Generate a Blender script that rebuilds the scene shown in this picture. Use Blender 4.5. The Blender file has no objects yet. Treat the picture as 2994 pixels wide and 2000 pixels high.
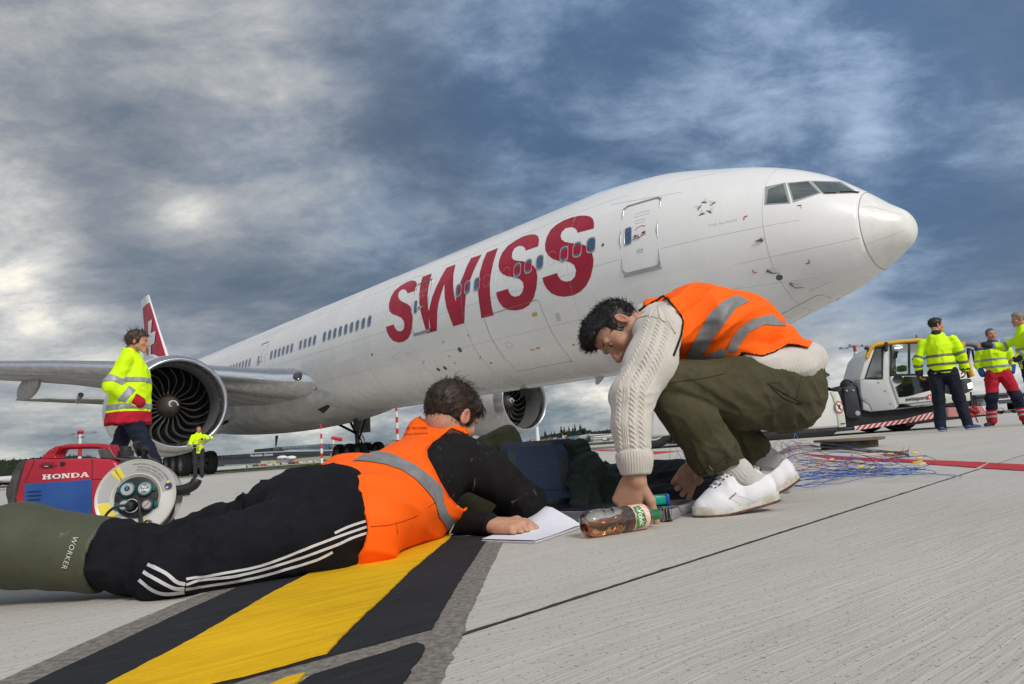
import bpy, bmesh, math, random
import numpy as np
from mathutils import Vector, Matrix, Quaternion
from mathutils.bvhtree import BVHTree
from mathutils.geometry import delaunay_2d_cdt
PI = math.pi
rnd = random.Random(7)
SC = bpy.context.scene
COL = SC.collection
# ------------------------------------------------------------------ camera
PITCH, ROLL, FPX, CAMH = 0.15816, -0.07343, 1926.55, 0.26
_f = Vector((0, math.cos(PITCH), math.sin(PITCH))); _r0 = Vector((1, 0, 0)); _u0 = _r0.cross(_f)
CR = _r0 * math.cos(ROLL) + _u0 * math.sin(ROLL); CU = CR.cross(_f); CF = _f
cam_d = bpy.data.cameras.new('camera'); cam = bpy.data.objects.new('camera', cam_d); COL.objects.link(cam)
M3 = Matrix((CR, CU, -CF)).transposed()
cam.matrix_world = Matrix.Translation((0, 0, CAMH)) @ M3.to_4x4()
cam_d.sensor_width = 36; cam_d.lens = 36 * FPX / 2994; cam_d.clip_start = 0.05; cam_d.clip_end = 6000
SC.camera = cam
# ------------------------------------------------------------------ exposure
SC.view_settings.view_transform = 'Standard'; SC.view_settings.look = 'None'
SC.view_settings.gamma = 1; SC.view_settings.use_curve_mapping = False
SC.view_settings.exposure = 0.75
SUN_AZ, SUN_EL = math.radians(148), math.radians(38)      # azimuth clockwise from +Y: behind the camera, to the right
def lin(c):
 return tuple(((x / 12.92) if x <= 0.04045 else ((x + 0.055) / 1.055) ** 2.4) for x in c)
def rgb(r, g, b): return lin((r / 255, g / 255, b / 255))
class NT:
 """small helper around a node tree: arithmetic on sockets"""
 def __init__(s, tree): s.t = tree; s.n = tree.nodes; s.l = tree.links
 def node(s, typ, **kw):
  nd = s.n.new(typ)
  for k, v in kw.items(): setattr(nd, k, v)
  return nd
 def put(s, sock, v):
  if isinstance(v, bpy.types.NodeSocket): s.l.new(v, sock)
  elif v is not None:
   try: sock.default_value = v
   except Exception: sock.default_value = tuple(v) + (1,) if len(v) == 3 else v
 def m(s, op, a, b=None, c=None, clamp=False):
  nd = s.node('ShaderNodeMath', operation=op, use_clamp=clamp)
  s.put(nd.inputs[0], a)
  if b is not None: s.put(nd.inputs[1], b)
  if c is not None: s.put(nd.inputs[2], c)
  return nd.outputs[0]
 def v(s, op, a, b=None, out=0, scale=None):
  nd = s.node('ShaderNodeVectorMath', operation=op)
  s.put(nd.inputs[0], a)
  if b is not None: s.put(nd.inputs[1], b)
  if scale is not None: s.put(nd.inputs['Scale'], scale)
  return nd.outputs[out]
 def sep(s, a): nd = s.node('ShaderNodeSeparateXYZ'); s.put(nd.inputs[0], a); return nd.outputs
 def comb(s, x, y, z):
  nd = s.node('ShaderNodeCombineXYZ')
  for i, q in enumerate((x, y, z)): s.put(nd.inputs[i], q)
  return nd.outputs[0]
 def noise(s, vec, scale=5, detail=4, rough=.5, dist=0., out=0, lac=2.):
  nd = s.node('ShaderNodeTexNoise'); s.put(nd.inputs['Vector'], vec)
  nd.inputs['Scale'].default_value = scale; nd.inputs['Detail'].default_value = detail
  nd.inputs['Roughness'].default_value = rough; nd.inputs['Distortion'].default_value = dist
  nd.inputs['Lacunarity'].default_value = lac
  return nd.outputs[out]
 def ramp(s, fac, stops, interp='LINEAR'):
  nd = s.node('ShaderNodeValToRGB'); cr = nd.color_ramp; cr.interpolation = interp
  while len(cr.elements) < len(stops): cr.elements.new(.5)
  for e, (p_, c_) in zip(cr.elements, stops):
   e.position = p_; e.color = tuple(c_) + (1,) if len(c_) == 3 else c_
  s.put(nd.inputs[0], fac); return nd.outputs[0]
 def mix(s, fac, a, b):
  nd = s.node('ShaderNodeMix', data_type='RGBA'); s.put(nd.inputs[0], fac)
  s.put(nd.inputs[6], tuple(a) + (1,) if isinstance(a, tuple) and len(a) == 3 else a)
  s.put(nd.inputs[7], tuple(b) + (1,) if isinstance(b, tuple) and len(b) == 3 else b)
  return nd.outputs[2]
 def mapr(s, x, a, b, c=0., d=1., smooth=True):
  nd = s.node('ShaderNodeMapRange'); nd.interpolation_type = 'SMOOTHSTEP' if smooth else 'LINEAR'
  s.put(nd.inputs[0], x)
  for i, q in enumerate((a, b, c, d)): s.put(nd.inputs[i + 1], q)
  return nd.outputs[0]
# pixel helpers: photograph coordinates at 2347 px width
VS = 2994 / 2347
def ray(x, y):
 X, Y = x * VS, y * VS
 g = CR * (X - 1497) + CF * FPX - CU * (Y - 1000)
 return g / g.y
def G(x, y, z=0.):
 g = ray(x, y); return Vector((0, 0, CAMH)) + g * ((z - CAMH) / g.z)
def A(x, y, d): return Vector((0, 0, CAMH)) + ray(x, y) * d
# ------------------------------------------------------------------ world: nishita under procedural cloud
SKYB = [(150, 40, 40, .13), (520, 40, 90, .12), (50, 650, 500, .28), (450, 480, 800, .22), (60, 450, 400, .22), (330, 480, 600, .12), (760, 300, 120, .16),
  (1230, 220, 40, -.15), (1600, 60, 40, .03), (2280, 640, 50, -.14), (1975, 320, 1200, .17), (1950, 860, 500, .35), (2250, 500, 120, -.16),
  (300, 340, 120, -.20), (260, 560, 300, -.22), (880, 250, 200, -.22), (1750, 180, 80, .06), (700, 640, 260, -.05), (540, 640, 500, -.12), (240, 780, 500, .16), (40, 760, 500, .14), (60, 960, 800, .10), (1420, 930, 600, .18), (700, 1030, 600, .10), (2290, 860, 900, .10), (160, 1060, 1500, -.22), (2300, 100, 100, -.14), (2340, 330, 400, .12)]
SKYBLUE = [(1620, 100, 26, .85), (1230, 160, 40, .75), (2250, 300, 60, .4), (2100, 700, 120, .4), (1800, 220, 60, .5), (2000, 500, 60, .25), (860, 540, 260, .45), (600, 380, 300, .25), (1330, 420, 120, .35)]
def make_world():
 w = bpy.data.worlds.new('World'); SC.world = w; w.use_nodes = True
 nt = NT(w.node_tree); nt.n.clear()
 out = nt.node('ShaderNodeOutputWorld')
 sky = nt.node('ShaderNodeTexSky', sky_type='NISHITA'); sky.sun_disc = False
 sky.sun_elevation = SUN_EL; sky.sun_rotation = SUN_AZ
 bg1 = nt.node('ShaderNodeBackground'); nt.l.new(sky.outputs[0], bg1.inputs[0]); bg1.inputs[1].default_value = 0.06
 tc = nt.node('ShaderNodeTexCoord'); d = nt.v('NORMALIZE', tc.outputs['Generated'])
 x, y, z = nt.sep(d)
 zz = nt.m('ADD', nt.m('MAXIMUM', z, 0.0), 0.30)
 u = nt.m('DIVIDE', x, zz); v = nt.m('DIVIDE', y, zz)
 # clouds roll as horizontal sheets: stretched along x
 P = nt.comb(nt.m('MULTIPLY', u, .75), nt.m('MULTIPLY', v, 1.0), 0.0)
 warp = nt.noise(P, 1.4, 4, .5, 0, 1)
 P2 = nt.v('ADD', P, nt.v('MULTIPLY', nt.v('SUBTRACT', warp, (.5, .5, .5)), (.25, .25, 0)))
 n1 = nt.noise(P2, 1.9, 12, .60, .0)
 n2 = nt.noise(nt.v('ADD', P2, (7.3, 2.1, 4)), 4.6, 12, .68, .0)
 n3 = nt.noise(nt.v('ADD', P, (1.3, 9.1, 0)), .8, 4, .5)
 low = nt.noise(nt.comb(nt.m('MULTIPLY', x, 4.), nt.m('MULTIPLY', z, 11.), y), 1.5, 12, .66, .0)
 def blob(px, py, k):
  dd = ray(px, py).normalized()
  return nt.m('EXPONENT', nt.m('MULTIPLY', nt.m('SUBTRACT', nt.v('DOT_PRODUCT', d, tuple(dd), out=1), 1.), k))
 def wsum(items):
  acc = None
  for (px, py, k, a) in items:
   t = nt.m('MULTIPLY', blob(px, py, k), a); acc = t if acc is None else nt.m('ADD', acc, t)
  return acc
 # brightness of the big cloud masses: light sheets to the left, a dark bank over the nose
 B = nt.m('MULTIPLY', wsum(SKYB), nt.m('ADD', .10, nt.m('ADD', nt.m('MULTIPLY', n2, .8), nt.m('MULTIPLY', n1, 1.0))))
 near_h = nt.mapr(z, .03, .20, 1., 0.)
 c = nt.m('ADD', nt.m('MULTIPLY', nt.m('SUBTRACT', n1, .5), 1.15), nt.m('MULTIPLY', nt.m('SUBTRACT', n2, .5), .66))
 c = nt.m('ADD', c, nt.m('MULTIPLY', nt.m('SUBTRACT', n3, .5), .45))
 c = nt.m('ADD', nt.m('ADD', c, B), .445)
 cl = nt.m('ADD', nt.m('MULTIPLY', nt.m('SUBTRACT', low, .5), 2.1), nt.m('ADD', .58, nt.m('MULTIPLY', B, .8)))
 fac = nt.m('ADD', nt.m('MULTIPLY', c, nt.m('SUBTRACT', 1., near_h)), nt.m('MULTIPLY', cl, near_h))
 E_ = .72
 col = nt.ramp(fac, [(.14, (.070, .100, .140)), (.36, (.135, .165, .205)), (.50, (.225, .245, .275)), (.64, (.36, .37, .375)),
      (.78, (.54, .535, .52)), (.96, (.88, .83, .72))])
 blue = nt.m('MULTIPLY', wsum(SKYBLUE), nt.mapr(fac, .80, .40, .15, 1.))
 blue = nt.m('MINIMUM', blue, .95)
 col = nt.mix(nt.m('MULTIPLY', blue, .80), col, nt.mix(nt.mapr(fac, .24, .60), (.050, .100, .195), (.26, .37, .52)))
 col = nt.mix(nt.m('MULTIPLY', nt.mapr(z, .0, .10, .35, 0.), 1.), col, (.17, .25, .29))
 # below the horizon: dull ground tone
 bg2 = nt.node('ShaderNodeBackground'); nt.put(bg2.inputs[0], col)
 # the cloud cover is thinner (lighter) around the veiled sun
 sd = Vector((math.sin(SUN_AZ) * math.cos(SUN_EL), math.cos(SUN_AZ) * math.cos(SUN_EL), math.sin(SUN_EL)))
 glow = nt.mapr(nt.v('DOT_PRODUCT', d, tuple(sd), out=1), -.55, 1., 0., 1.1)
 bg2.inputs[1].default_value = E_
 nt.put(bg2.inputs[1], nt.m('ADD', nt.m('MULTIPLY', glow, .9), E_))
 mx = nt.node('ShaderNodeMixShader'); mx.inputs[0].default_value = .93
 nt.l.new(bg1.outputs[0], mx.inputs[1]); nt.l.new(bg2.outputs[0], mx.inputs[2]); nt.l.new(mx.outputs[0], out.inputs[0])
 w.cycles.sampling_method = 'MANUAL'; w.cycles.sample_map_resolution = 512
make_world()
# ------------------------------------------------------------------ sun behind thin cloud
sl = bpy.data.lights.new('sun', 'SUN'); sun = bpy.data.objects.new('sun', sl); COL.objects.link(sun)
sl.energy = 1.5; sl.angle = math.radians(16); sl.color = (1.0, .93, .84)
_sd = Vector((math.sin(SUN_AZ) * math.cos(SUN_EL), math.cos(SUN_AZ) * math.cos(SUN_EL), math.sin(SUN_EL)))
sun.rotation_euler = _sd.to_track_quat('Z', 'Y').to_euler(); sun.location = (0, 0, 50)
# ------------------------------------------------------------------ materials
_mats = {}
def mat(name, color, rough=.5, metal=0., var=.0, vscale=8., bump=0., bscale=60., coat=0., spec=.5, trans=0., ior=1.45, emit=None, estr=0., stretch=None, color2=None, sss=0.):
 if name in _mats: return _mats[name]
 m = bpy.data.materials.new(name); m.use_nodes = True; nt = NT(m.node_tree)
 b = m.node_tree.nodes['Principled BSDF']
 b.inputs['Base Color'].default_value = tuple(color) + (1,)
 b.inputs['Roughness'].default_value = rough; b.inputs['Metallic'].default_value = metal
 b.inputs['Coat Weight'].default_value = coat; b.inputs['Specular IOR Level'].default_value = spec
 b.inputs['Transmission Weight'].default_value = trans; b.inputs['IOR'].default_value = ior
 if sss: b.inputs['Subsurface Weight'].default_value = sss; b.inputs['Subsurface Radius'].default_value = (.012, .004, .002)
 if emit: b.inputs['Emission Color'].default_value = tuple(emit) + (1,); b.inputs['Emission Strength'].default_value = estr
 if var or bump or color2:
  tc = nt.node('ShaderNodeTexCoord'); P = tc.outputs['Object']
  if stretch: P = nt.v('MULTIPLY', P, stretch)
  if var or color2:
   n = nt.noise(P, vscale, 5, .6)
   c2 = color2 if color2 else tuple(c * (1 - var) for c in color)
   nt.put(b.inputs['Base Color'], nt.mix(nt.mapr(n, .35, .65), tuple(color), tuple(c2)))
   nt.put(b.inputs['Roughness'], nt.mapr(n, .3, .7, max(rough - .06, 0), min(rough + .08, 1)))
  if bump:
   n = nt.noise(P, bscale, 4, .6)
   bp = nt.node('ShaderNodeBump'); bp.inputs['Strength'].default_value = bump; bp.inputs['Distance'].default_value = .002
   nt.put(bp.inputs['Height'], n); nt.put(b.inputs['Normal'], bp.outputs[0])
 _mats[name] = m; return m
# ------------------------------------------------------------------ object helpers
def link(name, me, parent=None, m=None):
 o = bpy.data.objects.new(name, me); COL.objects.link(o)
 if m is not None and not me.materials: me.materials.append(m)
 if parent is not None: o.parent = parent
 return o
def empty(name, loc=(0, 0, 0), rz=0.):
 o = bpy.data.objects.new(name, None); COL.objects.link(o); o.location = loc; o.rotation_euler = (0, 0, rz); o.empty_display_size = .1
 return o
def tag(o, label=None, cat=None, group=None, kind=None):
 if label: o['label'] = label
 if cat: o['category'] = cat
 if group: o['group'] = group
 if kind: o['kind'] = kind
 return o
def thing(name, label, cat, loc=(0, 0, 0), rz=0., group=None):
 return tag(empty(name, loc, rz), label, cat, group)
class MB:
 """collects geometry for ONE mesh object"""
 def __init__(s): s.v = []; s.f = []
 def add(s, vs, fs, M=None):
  k = len(s.v)
  s.v += [tuple(M @ Vector(q)) for q in vs] if M is not None else [tuple(q) for q in vs]
  s.f += [tuple(i + k for i in f) for f in fs]; return s
 def box(s, lo, hi, M=None):
  x0, y0, z0 = lo; x1, y1, z1 = hi
  return s.add([(x0, y0, z0), (x1, y0, z0), (x1, y1, z0), (x0, y1, z0), (x0, y0, z1), (x1, y0, z1), (x1, y1, z1), (x0, y1, z1)],
                     [(3, 2, 1, 0), (4, 5, 6, 7), (0, 1, 5, 4), (1, 2, 6, 5), (2, 3, 7, 6), (3, 0, 4, 7)], M)
 def cbox(s, c, d, M=None): return s.box([c[i] - d[i] / 2 for i in range(3)], [c[i] + d[i] / 2 for i in range(3)], M)
 def prism(s, outline, z0, z1, M=None):
  n = len(outline); vs = [(x, y, z0) for x, y in outline] + [(x, y, z1) for x, y in outline]
  return s.add(vs, [tuple(range(n - 1, -1, -1)), tuple(range(n, 2 * n))] + [(i, (i + 1) % n, n + (i + 1) % n, n + i) for i in range(n)], M)
 def tube(s, pts, r, n=8, cap=True, M=None, flat=1.):
  pts = [Vector(p) for p in pts]; m = len(pts); rs = r if isinstance(r, (list, tuple)) else [r] * m
  vs = []; up = None
  for i, p in enumerate(pts):
   t = (pts[min(i + 1, m - 1)] - pts[max(i - 1, 0)]).normalized()
   if up is None:
    up = Vector((0, 0, 1)) if abs(t.z) < .9 else Vector((1, 0, 0))
   a = t.cross(up); a = a.normalized() if a.length > 1e-6 else t.orthogonal().normalized(); up = a.cross(t).normalized()
   for k in range(n):
    q = 2 * PI * k / n; vs.append(p + (a * math.cos(q) + up * math.sin(q) * flat) * rs[i])
  fs = [(i * n + k, i * n + (k + 1) % n, (i + 1) * n + (k + 1) % n, (i + 1) * n + k) for i in range(m - 1) for k in range(n)]
  if cap: fs += [tuple(range(n - 1, -1, -1)), tuple((m - 1) * n + k for k in range(n))]
  return s.add(vs, fs, M)
 def lathe(s, prof, n=32, M=None, axis='x', closed=False, a0=0., a1=2 * PI):
  """profile of (axial, radius)"""
  vs = []; full = abs(a1 - a0 - 2 * PI) < 1e-6; cnt = n if full else n + 1
  for x, r in prof:
   for k in range(cnt):
    q = a0 + (a1 - a0) * k / n; c, d = math.cos(q) * r, math.sin(q) * r
    vs.append((x, c, d) if axis == 'x' else ((c, d, x) if axis == 'z' else (c, x, d)))
  m = len(prof); fs = []
  for i in range(m - 1 if not closed else m):
   j = (i + 1) % m
   for k in range(n):
    k2 = (k + 1) % cnt; fs.append((i * cnt + k, i * cnt + k2, j * cnt + k2, j * cnt + k))
  return s.add(vs, fs, M)
 def loft(s, rings, cap=True, M=None, close=True):
  n = len(rings[0]); vs = [q for rg in rings for q in rg]
  fs = [(i * n + k, i * n + (k + 1) % n, (i + 1) * n + (k + 1) % n, (i + 1) * n + k) for i in range(len(rings) - 1) for k in range(n if close else n - 1)]
  if cap: fs += [tuple(range(n - 1, -1, -1)), tuple((len(rings) - 1) * n + k for k in range(n))]
  return s.add(vs, fs, M)
 def ball(s, c, r, n=10, m=7, M=None):
  r = r if isinstance(r, (tuple, list)) else (r, r, r)
  rings = [[(c[0] + r[0] * math.cos(2 * PI * k / n) * math.sin(PI * (i + .02) / (m + .04)), c[1] + r[1] * math.sin(2 * PI * k / n) * math.sin(PI * (i + .02) / (m + .04)), c[2] - r[2] * math.cos(PI * i / m)) for k in range(n)] for i in range(m + 1)]
  return s.loft(rings, True, M)
 def mesh(s, name, smooth=None, fix=True):
  me = bpy.data.meshes.new(name); me.from_pydata(s.v, [], s.f)
  if fix:
   b = bmesh.new(); b.from_mesh(me); bmesh.ops.recalc_face_normals(b, faces=b.faces); b.to_mesh(me); b.free()
  if smooth is not None:
   me.polygons.foreach_set('use_smooth', [True] * len(me.polygons))
   if smooth < 180: me.set_sharp_from_angle(angle=math.radians(smooth))
  me.update(); return me
 def obj(s, name, m, parent=None, smooth=40, bevel=0., seg=2, fix=True):
  me = s.mesh(name, smooth, fix)
  if bevel:
   b = bmesh.new(); b.from_mesh(me)
   es = [e for e in b.edges if len(e.link_faces) == 2 and e.calc_face_angle(0) > math.radians(35)]
   bmesh.ops.bevel(b, geom=es, offset=bevel, segments=seg, affect='EDGES', profile=.5, clamp_overlap=True)
   b.to_mesh(me); b.free(); me.polygons.foreach_set('use_smooth', [True] * len(me.polygons)); me.set_sharp_from_angle(angle=math.radians(50))
  return link(name, me, parent, m)
def text_mesh(txt, size=1., shear=0., font_spacing=1., align='CENTER', extrude=0., bold=0.):
 cu = bpy.data.curves.new('t', 'FONT'); cu.body = txt; cu.size = size; cu.shear = shear; cu.space_character = font_spacing
 cu.align_x = align; cu.align_y = 'CENTER'; cu.extrude = extrude; cu.offset = bold; cu.resolution_u = 3
 o = bpy.data.objects.new('t', cu); COL.objects.link(o)
 dg = bpy.context.evaluated_depsgraph_get(); dg.update()
 me = bpy.data.meshes.new_from_object(o.evaluated_get(dg)); bpy.data.objects.remove(o); bpy.data.curves.remove(cu)
 return me
def fill2d(outline, step):
 """triangulate a 2-D outline with interior points every `step`"""
 O = []
 n = len(outline)
 for i in range(n):
  a = Vector(outline[i]); b = Vector(outline[(i + 1) % n]); k = max(1, int((b - a).length / step + .5))
  O += [a.lerp(b, j / k) for j in range(k)]
 xs = [q.x for q in O]; ys = [q.y for q in O]; pts = list(O); nO = len(O)
 def inside(p):
  c = False; j = nO - 1
  for i in range(nO):
   if (O[i].y > p.y) != (O[j].y > p.y) and p.x < (O[j].x - O[i].x) * (p.y - O[i].y) / (O[j].y - O[i].y) + O[i].x: c = not c
   j = i
  return c
 y = min(ys) + step * .5
 while y < max(ys):
  x = min(xs) + step * .5
  while x < max(xs):
   p = Vector((x, y))
   if inside(p) and min((p - q).length_squared for q in O) > (step * .35) ** 2: pts.append(p)
   x += step
  y += step
 r = delaunay_2d_cdt(pts, [(i, (i + 1) % nO) for i in range(nO)], [], 1, 1e-7)
 return [tuple(v) for v in r[0]], [tuple(f) for f in r[2]]
def smooth_poly(pts, n=4, closed=True):
 """Catmull-Rom through the points"""
 P = [Vector(p) for p in pts]; m = len(P); out = []
 rng = range(m) if closed else range(m - 1)
 for i in rng:
  g = (lambda k: P[k % m]) if closed else (lambda k: P[min(max(k, 0), m - 1)])
  p0, p1, p2, p3 = g(i - 1), g(i), g(i + 1), g(i + 2)
  for j in range(n):
   t = j / n; out.append(.5 * ((2 * p1) + (p2 - p0) * t + (2 * p0 - 5 * p1 + 4 * p2 - p3) * t * t + (3 * p1 - p0 - 3 * p2 + p3) * t ** 3))
 if not closed: out.append(P[-1])
 return out
# ================================================================== the setting
def concrete(name, tone, ang, far=False):
 m = bpy.data.materials.new(name); m.use_nodes = True; nt = NT(m.node_tree); b = m.node_tree.nodes['Principled BSDF']
 tc = nt.node('ShaderNodeTexCoord'); geo = nt.node('ShaderNodeNewGeometry')
 P = geo.outputs['Position']
 rot = nt.node('ShaderNodeVectorRotate'); rot.inputs['Angle'].default_value = -ang; nt.l.new(P, rot.inputs['Vector'])
 Q = rot.outputs[0]
 wob = nt.noise(P, 1.1, 3, .5, 0, 1)
 Q2 = nt.v('ADD', Q, nt.v('MULTIPLY', nt.v('SUBTRACT', wob, (.5, .5, .5)), (.0, .10, 0)))
 qx, qy, qz = nt.sep(Q2)
 broom = nt.noise(nt.comb(nt.m('MULTIPLY', qx, 2.2), nt.m('MULTIPLY', qy, 80.), 0.), 1., 3, .65)
 broom2 = nt.noise(nt.comb(nt.m('MULTIPLY', qx, 5.), nt.m('MULTIPLY', qy, 230.), 3.), 1., 2, .6)
 patch = nt.noise(P, .9, 5, .6); patch2 = nt.noise(P, .13, 5, .6); grit = nt.noise(P, 260, 3, .7); speck = nt.noise(P, 120, 2, .5)
 streak = nt.noise(nt.comb(nt.m('MULTIPLY', qx, .35), nt.m('MULTIPLY', qy, 3.), 8.), 1., 5, .65)
 v = nt.m('ADD', nt.m('MULTIPLY', nt.m('SUBTRACT', broom, .5), .44), nt.m('MULTIPLY', nt.m('SUBTRACT', patch, .5), .34))
 v = nt.m('ADD', v, nt.m('MULTIPLY', nt.m('SUBTRACT', broom2, .5), .28))
 v = nt.m('ADD', v, nt.m('MULTIPLY', nt.m('SUBTRACT', patch2, .5), .5))
 v = nt.m('ADD', v, nt.m('MULTIPLY', nt.m('SUBTRACT', grit, .5), .38))
 v = nt.m('ADD', v, nt.m('MULTIPLY', nt.m('SUBTRACT', streak, .5), .34))
 stain = nt.noise(nt.v('ADD', P, (3.1, 7.7, 0)), .55, 8, .7, .8); v = nt.m('SUBTRACT', v, nt.m('MULTIPLY', nt.mapr(stain, .56, .70), .22))
 pit = nt.mapr(speck, .31, .36, 1., 0.)
 v = nt.m('SUBTRACT', nt.m('ADD', v, .5), nt.m('MULTIPLY', pit, .33))
 c1 = tuple(t * .62 for t in tone); c2 = tuple(min(t * 1.34, .8) for t in tone)
 col = nt.mix(v, c1, c2)
 nt.put(b.inputs['Base Color'], col); b.inputs['Roughness'].default_value = .86; b.inputs['Specular IOR Level'].default_value = .3
 h = nt.m('ADD', nt.m('MULTIPLY', broom, 1.2), nt.m('ADD', nt.m('MULTIPLY', broom2, .6), nt.m('ADD', nt.m('MULTIPLY', grit, .35), nt.m('MULTIPLY', pit, -.6))))
 bp = nt.node('ShaderNodeBump'); bp.inputs['Strength'].default_value = .85; bp.inputs['Distance'].default_value = .0024
 nt.put(bp.inputs['Height'], h); nt.put(b.inputs['Normal'], bp.outputs[0])
 return m
TONE = (.50, .472, .424)
M_CONC = concrete('brushed_concrete', TONE, math.radians(41))
M_CONC2 = concrete('brushed_concrete_wavy', (.49, .463, .42), math.radians(36))
M_ROUGH = mat('exposed_aggregate', (.25, .225, .195), .9, var=.45, vscale=90, bump=1., bscale=330)
apron = MB().add([(-2500, -600, -.014), (2500, -600, -.014), (2500, 2500, -.014), (-2500, 2500, -.014)], [(0, 1, 2, 3)]).obj('apron', M_CONC, None, None)
tag(apron, 'broad grey concrete apron', None, None, 'structure')
JA = math.radians(44.1)
jd = Vector((math.cos(JA), math.sin(JA), 0)); jn = Vector((-jd.y, jd.x, 0)); J0 = Vector((-.06, 1.042, 0))
SW, SL, GAP = 6.0, 7.5, .009
sl_me = {}
for nm, mm in (('a', M_CONC), ('b', M_CONC2)):
 mb = MB(); mb.box((GAP / 2, GAP / 2, -.10), (SL - GAP / 2, SW - GAP / 2, 0)); me = mb.mesh('concrete_slab', None)
 bb = bmesh.new(); bb.from_mesh(me); bmesh.ops.bevel(bb, geom=[e for e in bb.edges if all(v.co.z > -.01 for v in e.verts)], offset=.0015, segments=1, affect='EDGES'); bb.to_mesh(me); bb.free()
 me.materials.append(mm); sl_me[nm] = me
for i in range(-5, 6):
 for j in range(-3, 7):
  c = J0 + jd * (SL * (i - .42) + SL / 2) + jn * (SW * j + SW / 2)
  if c.y < -8 or c.length > 42: continue
  o = link('concrete_slab', sl_me['b' if (i + j) % 2 else 'a'], apron)
  o.location = J0 + jd * (SL * (i - .42)) + jn * (SW * j); o.rotation_euler = (0, 0, JA)
# crumbs and dirt in the near joint
mb = MB()
for k in range(700):
 t = rnd.uniform(-.6, 3.4); q = J0 + jd * t + jn * rnd.gauss(0, .0035); r = rnd.uniform(.0008, .0022)
 mb.ball((q.x, q.y, r * .4 - .003), (r, r * rnd.uniform(.7, 1.2), r * .8), 5, 3)
tag(mb.obj('grit', mat('joint_grit', (.055, .04, .03), .95, var=.5, vscale=200), None, 60), 'dark crumbs of grit along the slab joint', None, None, 'stuff')
mb = MB()
mb.box((-8, -.0042, -.013), (9, .0043, -.0007), Matrix.Translation(J0) @ Matrix.Rotation(JA, 4, 'Z'))
tag(mb.obj('joint_sealant', mat('sealant', (.028, .020, .015), .9, var=.5, vscale=60, bump=.6, bscale=200), apron, None), None, None, None, None)
def ground_poly(name, px, z, m, parent=None, jag=0., th=.003, world=False):
 pts = [Vector((p[0], p[1])) if world else G(*p).xy for p in px]
 if jag:
  o = []
  for i in range(len(pts)):
   a, b = pts[i], pts[(i + 1) % len(pts)]; L = (b - a).length; k = max(1, int(L / .011)); nn_ = Vector((-(b - a).y, (b - a).x)).normalized() if L else Vector((0, 0))
   k = min(k, 260); w = 0
   for j in range(k):
    w = w * .6 + rnd.gauss(0, jag)
    o.append(a.lerp(b, j / k) + (nn_ * w if j else Vector((0, 0))))
  pts = o
 r = delaunay_2d_cdt(pts, [(i, (i + 1) % len(pts)) for i in range(len(pts))], [], 1, 1e-7)
 mb = MB(); mb.add([(v.x, v.y, z) for v in r[0]], [tuple(f) for f in r[2]])
 n = len(pts); vs = [(q.x, q.y, z) for q in pts] + [(q.x, q.y, max(z - th, .0003)) for q in pts]
 mb.add(vs, [(i, (i + 1) % n, n + (i + 1) % n, n + i) for i in range(n)])
 o = mb.obj(name, m, parent, None); return o
def paint(name, c, rough=.6, worn=.25, tonec=(.3, .28, .25)):
 m = bpy.data.materials.new(name); m.use_nodes = True; nt = NT(m.node_tree); b = m.node_tree.nodes['Principled BSDF']
 geo = nt.node('ShaderNodeNewGeometry'); P = geo.outputs['Position']
 rot = nt.node('ShaderNodeVectorRotate'); rot.inputs['Angle'].default_value = -math.radians(41); nt.l.new(P, rot.inputs['Vector'])
 qx, qy, qz = nt.sep(rot.outputs[0])
 st = nt.noise(nt.comb(nt.m('MULTIPLY', qx, 4.), nt.m('MULTIPLY', qy, 60.), 0.), 1., 4, .65); fine = nt.noise(P, 300, 3, .7); big = nt.noise(P, 3.5, 4, .6); dust = nt.noise(P, 30, 6, .75)
 k = nt.m('ADD', nt.m('MULTIPLY', st, .5), nt.m('ADD', nt.m('MULTIPLY', fine, .25), nt.m('MULTIPLY', big, .4)))
 col = nt.mix(nt.mapr(k, .42, .72), tuple(x * .78 for x in c), tuple(min(x * 1.12, .9) for x in c))
 col = nt.mix(nt.m('MULTIPLY', nt.mapr(nt.m('ADD', nt.m('MULTIPLY', dust, .7), nt.m('MULTIPLY', st, .4)), .62, .78), worn), col, tonec)
 nt.put(b.inputs['Base Color'], col); b.inputs['Roughness'].default_value = rough; b.inputs['Specular IOR Level'].default_value = .15
 bp = nt.node('ShaderNodeBump'); bp.inputs['Strength'].default_value = 1.; bp.inputs['Distance'].default_value = .002
 nt.put(bp.inputs['Height'], nt.m('ADD', st, nt.m('MULTIPLY', fine, .6))); nt.put(b.inputs['Normal'], bp.outputs[0])
 return m
M_YEL = paint('yellow_marking_paint', (.74, .43, .008), .85, .30, (.42, .30, .10)); M_BLK = paint('black_marking_paint', (.026, .027, .031), .9, .60, (.10, .10, .105)); M_RED = paint('red_marking_paint', (.50, .035, .045), .6, .2)
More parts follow.
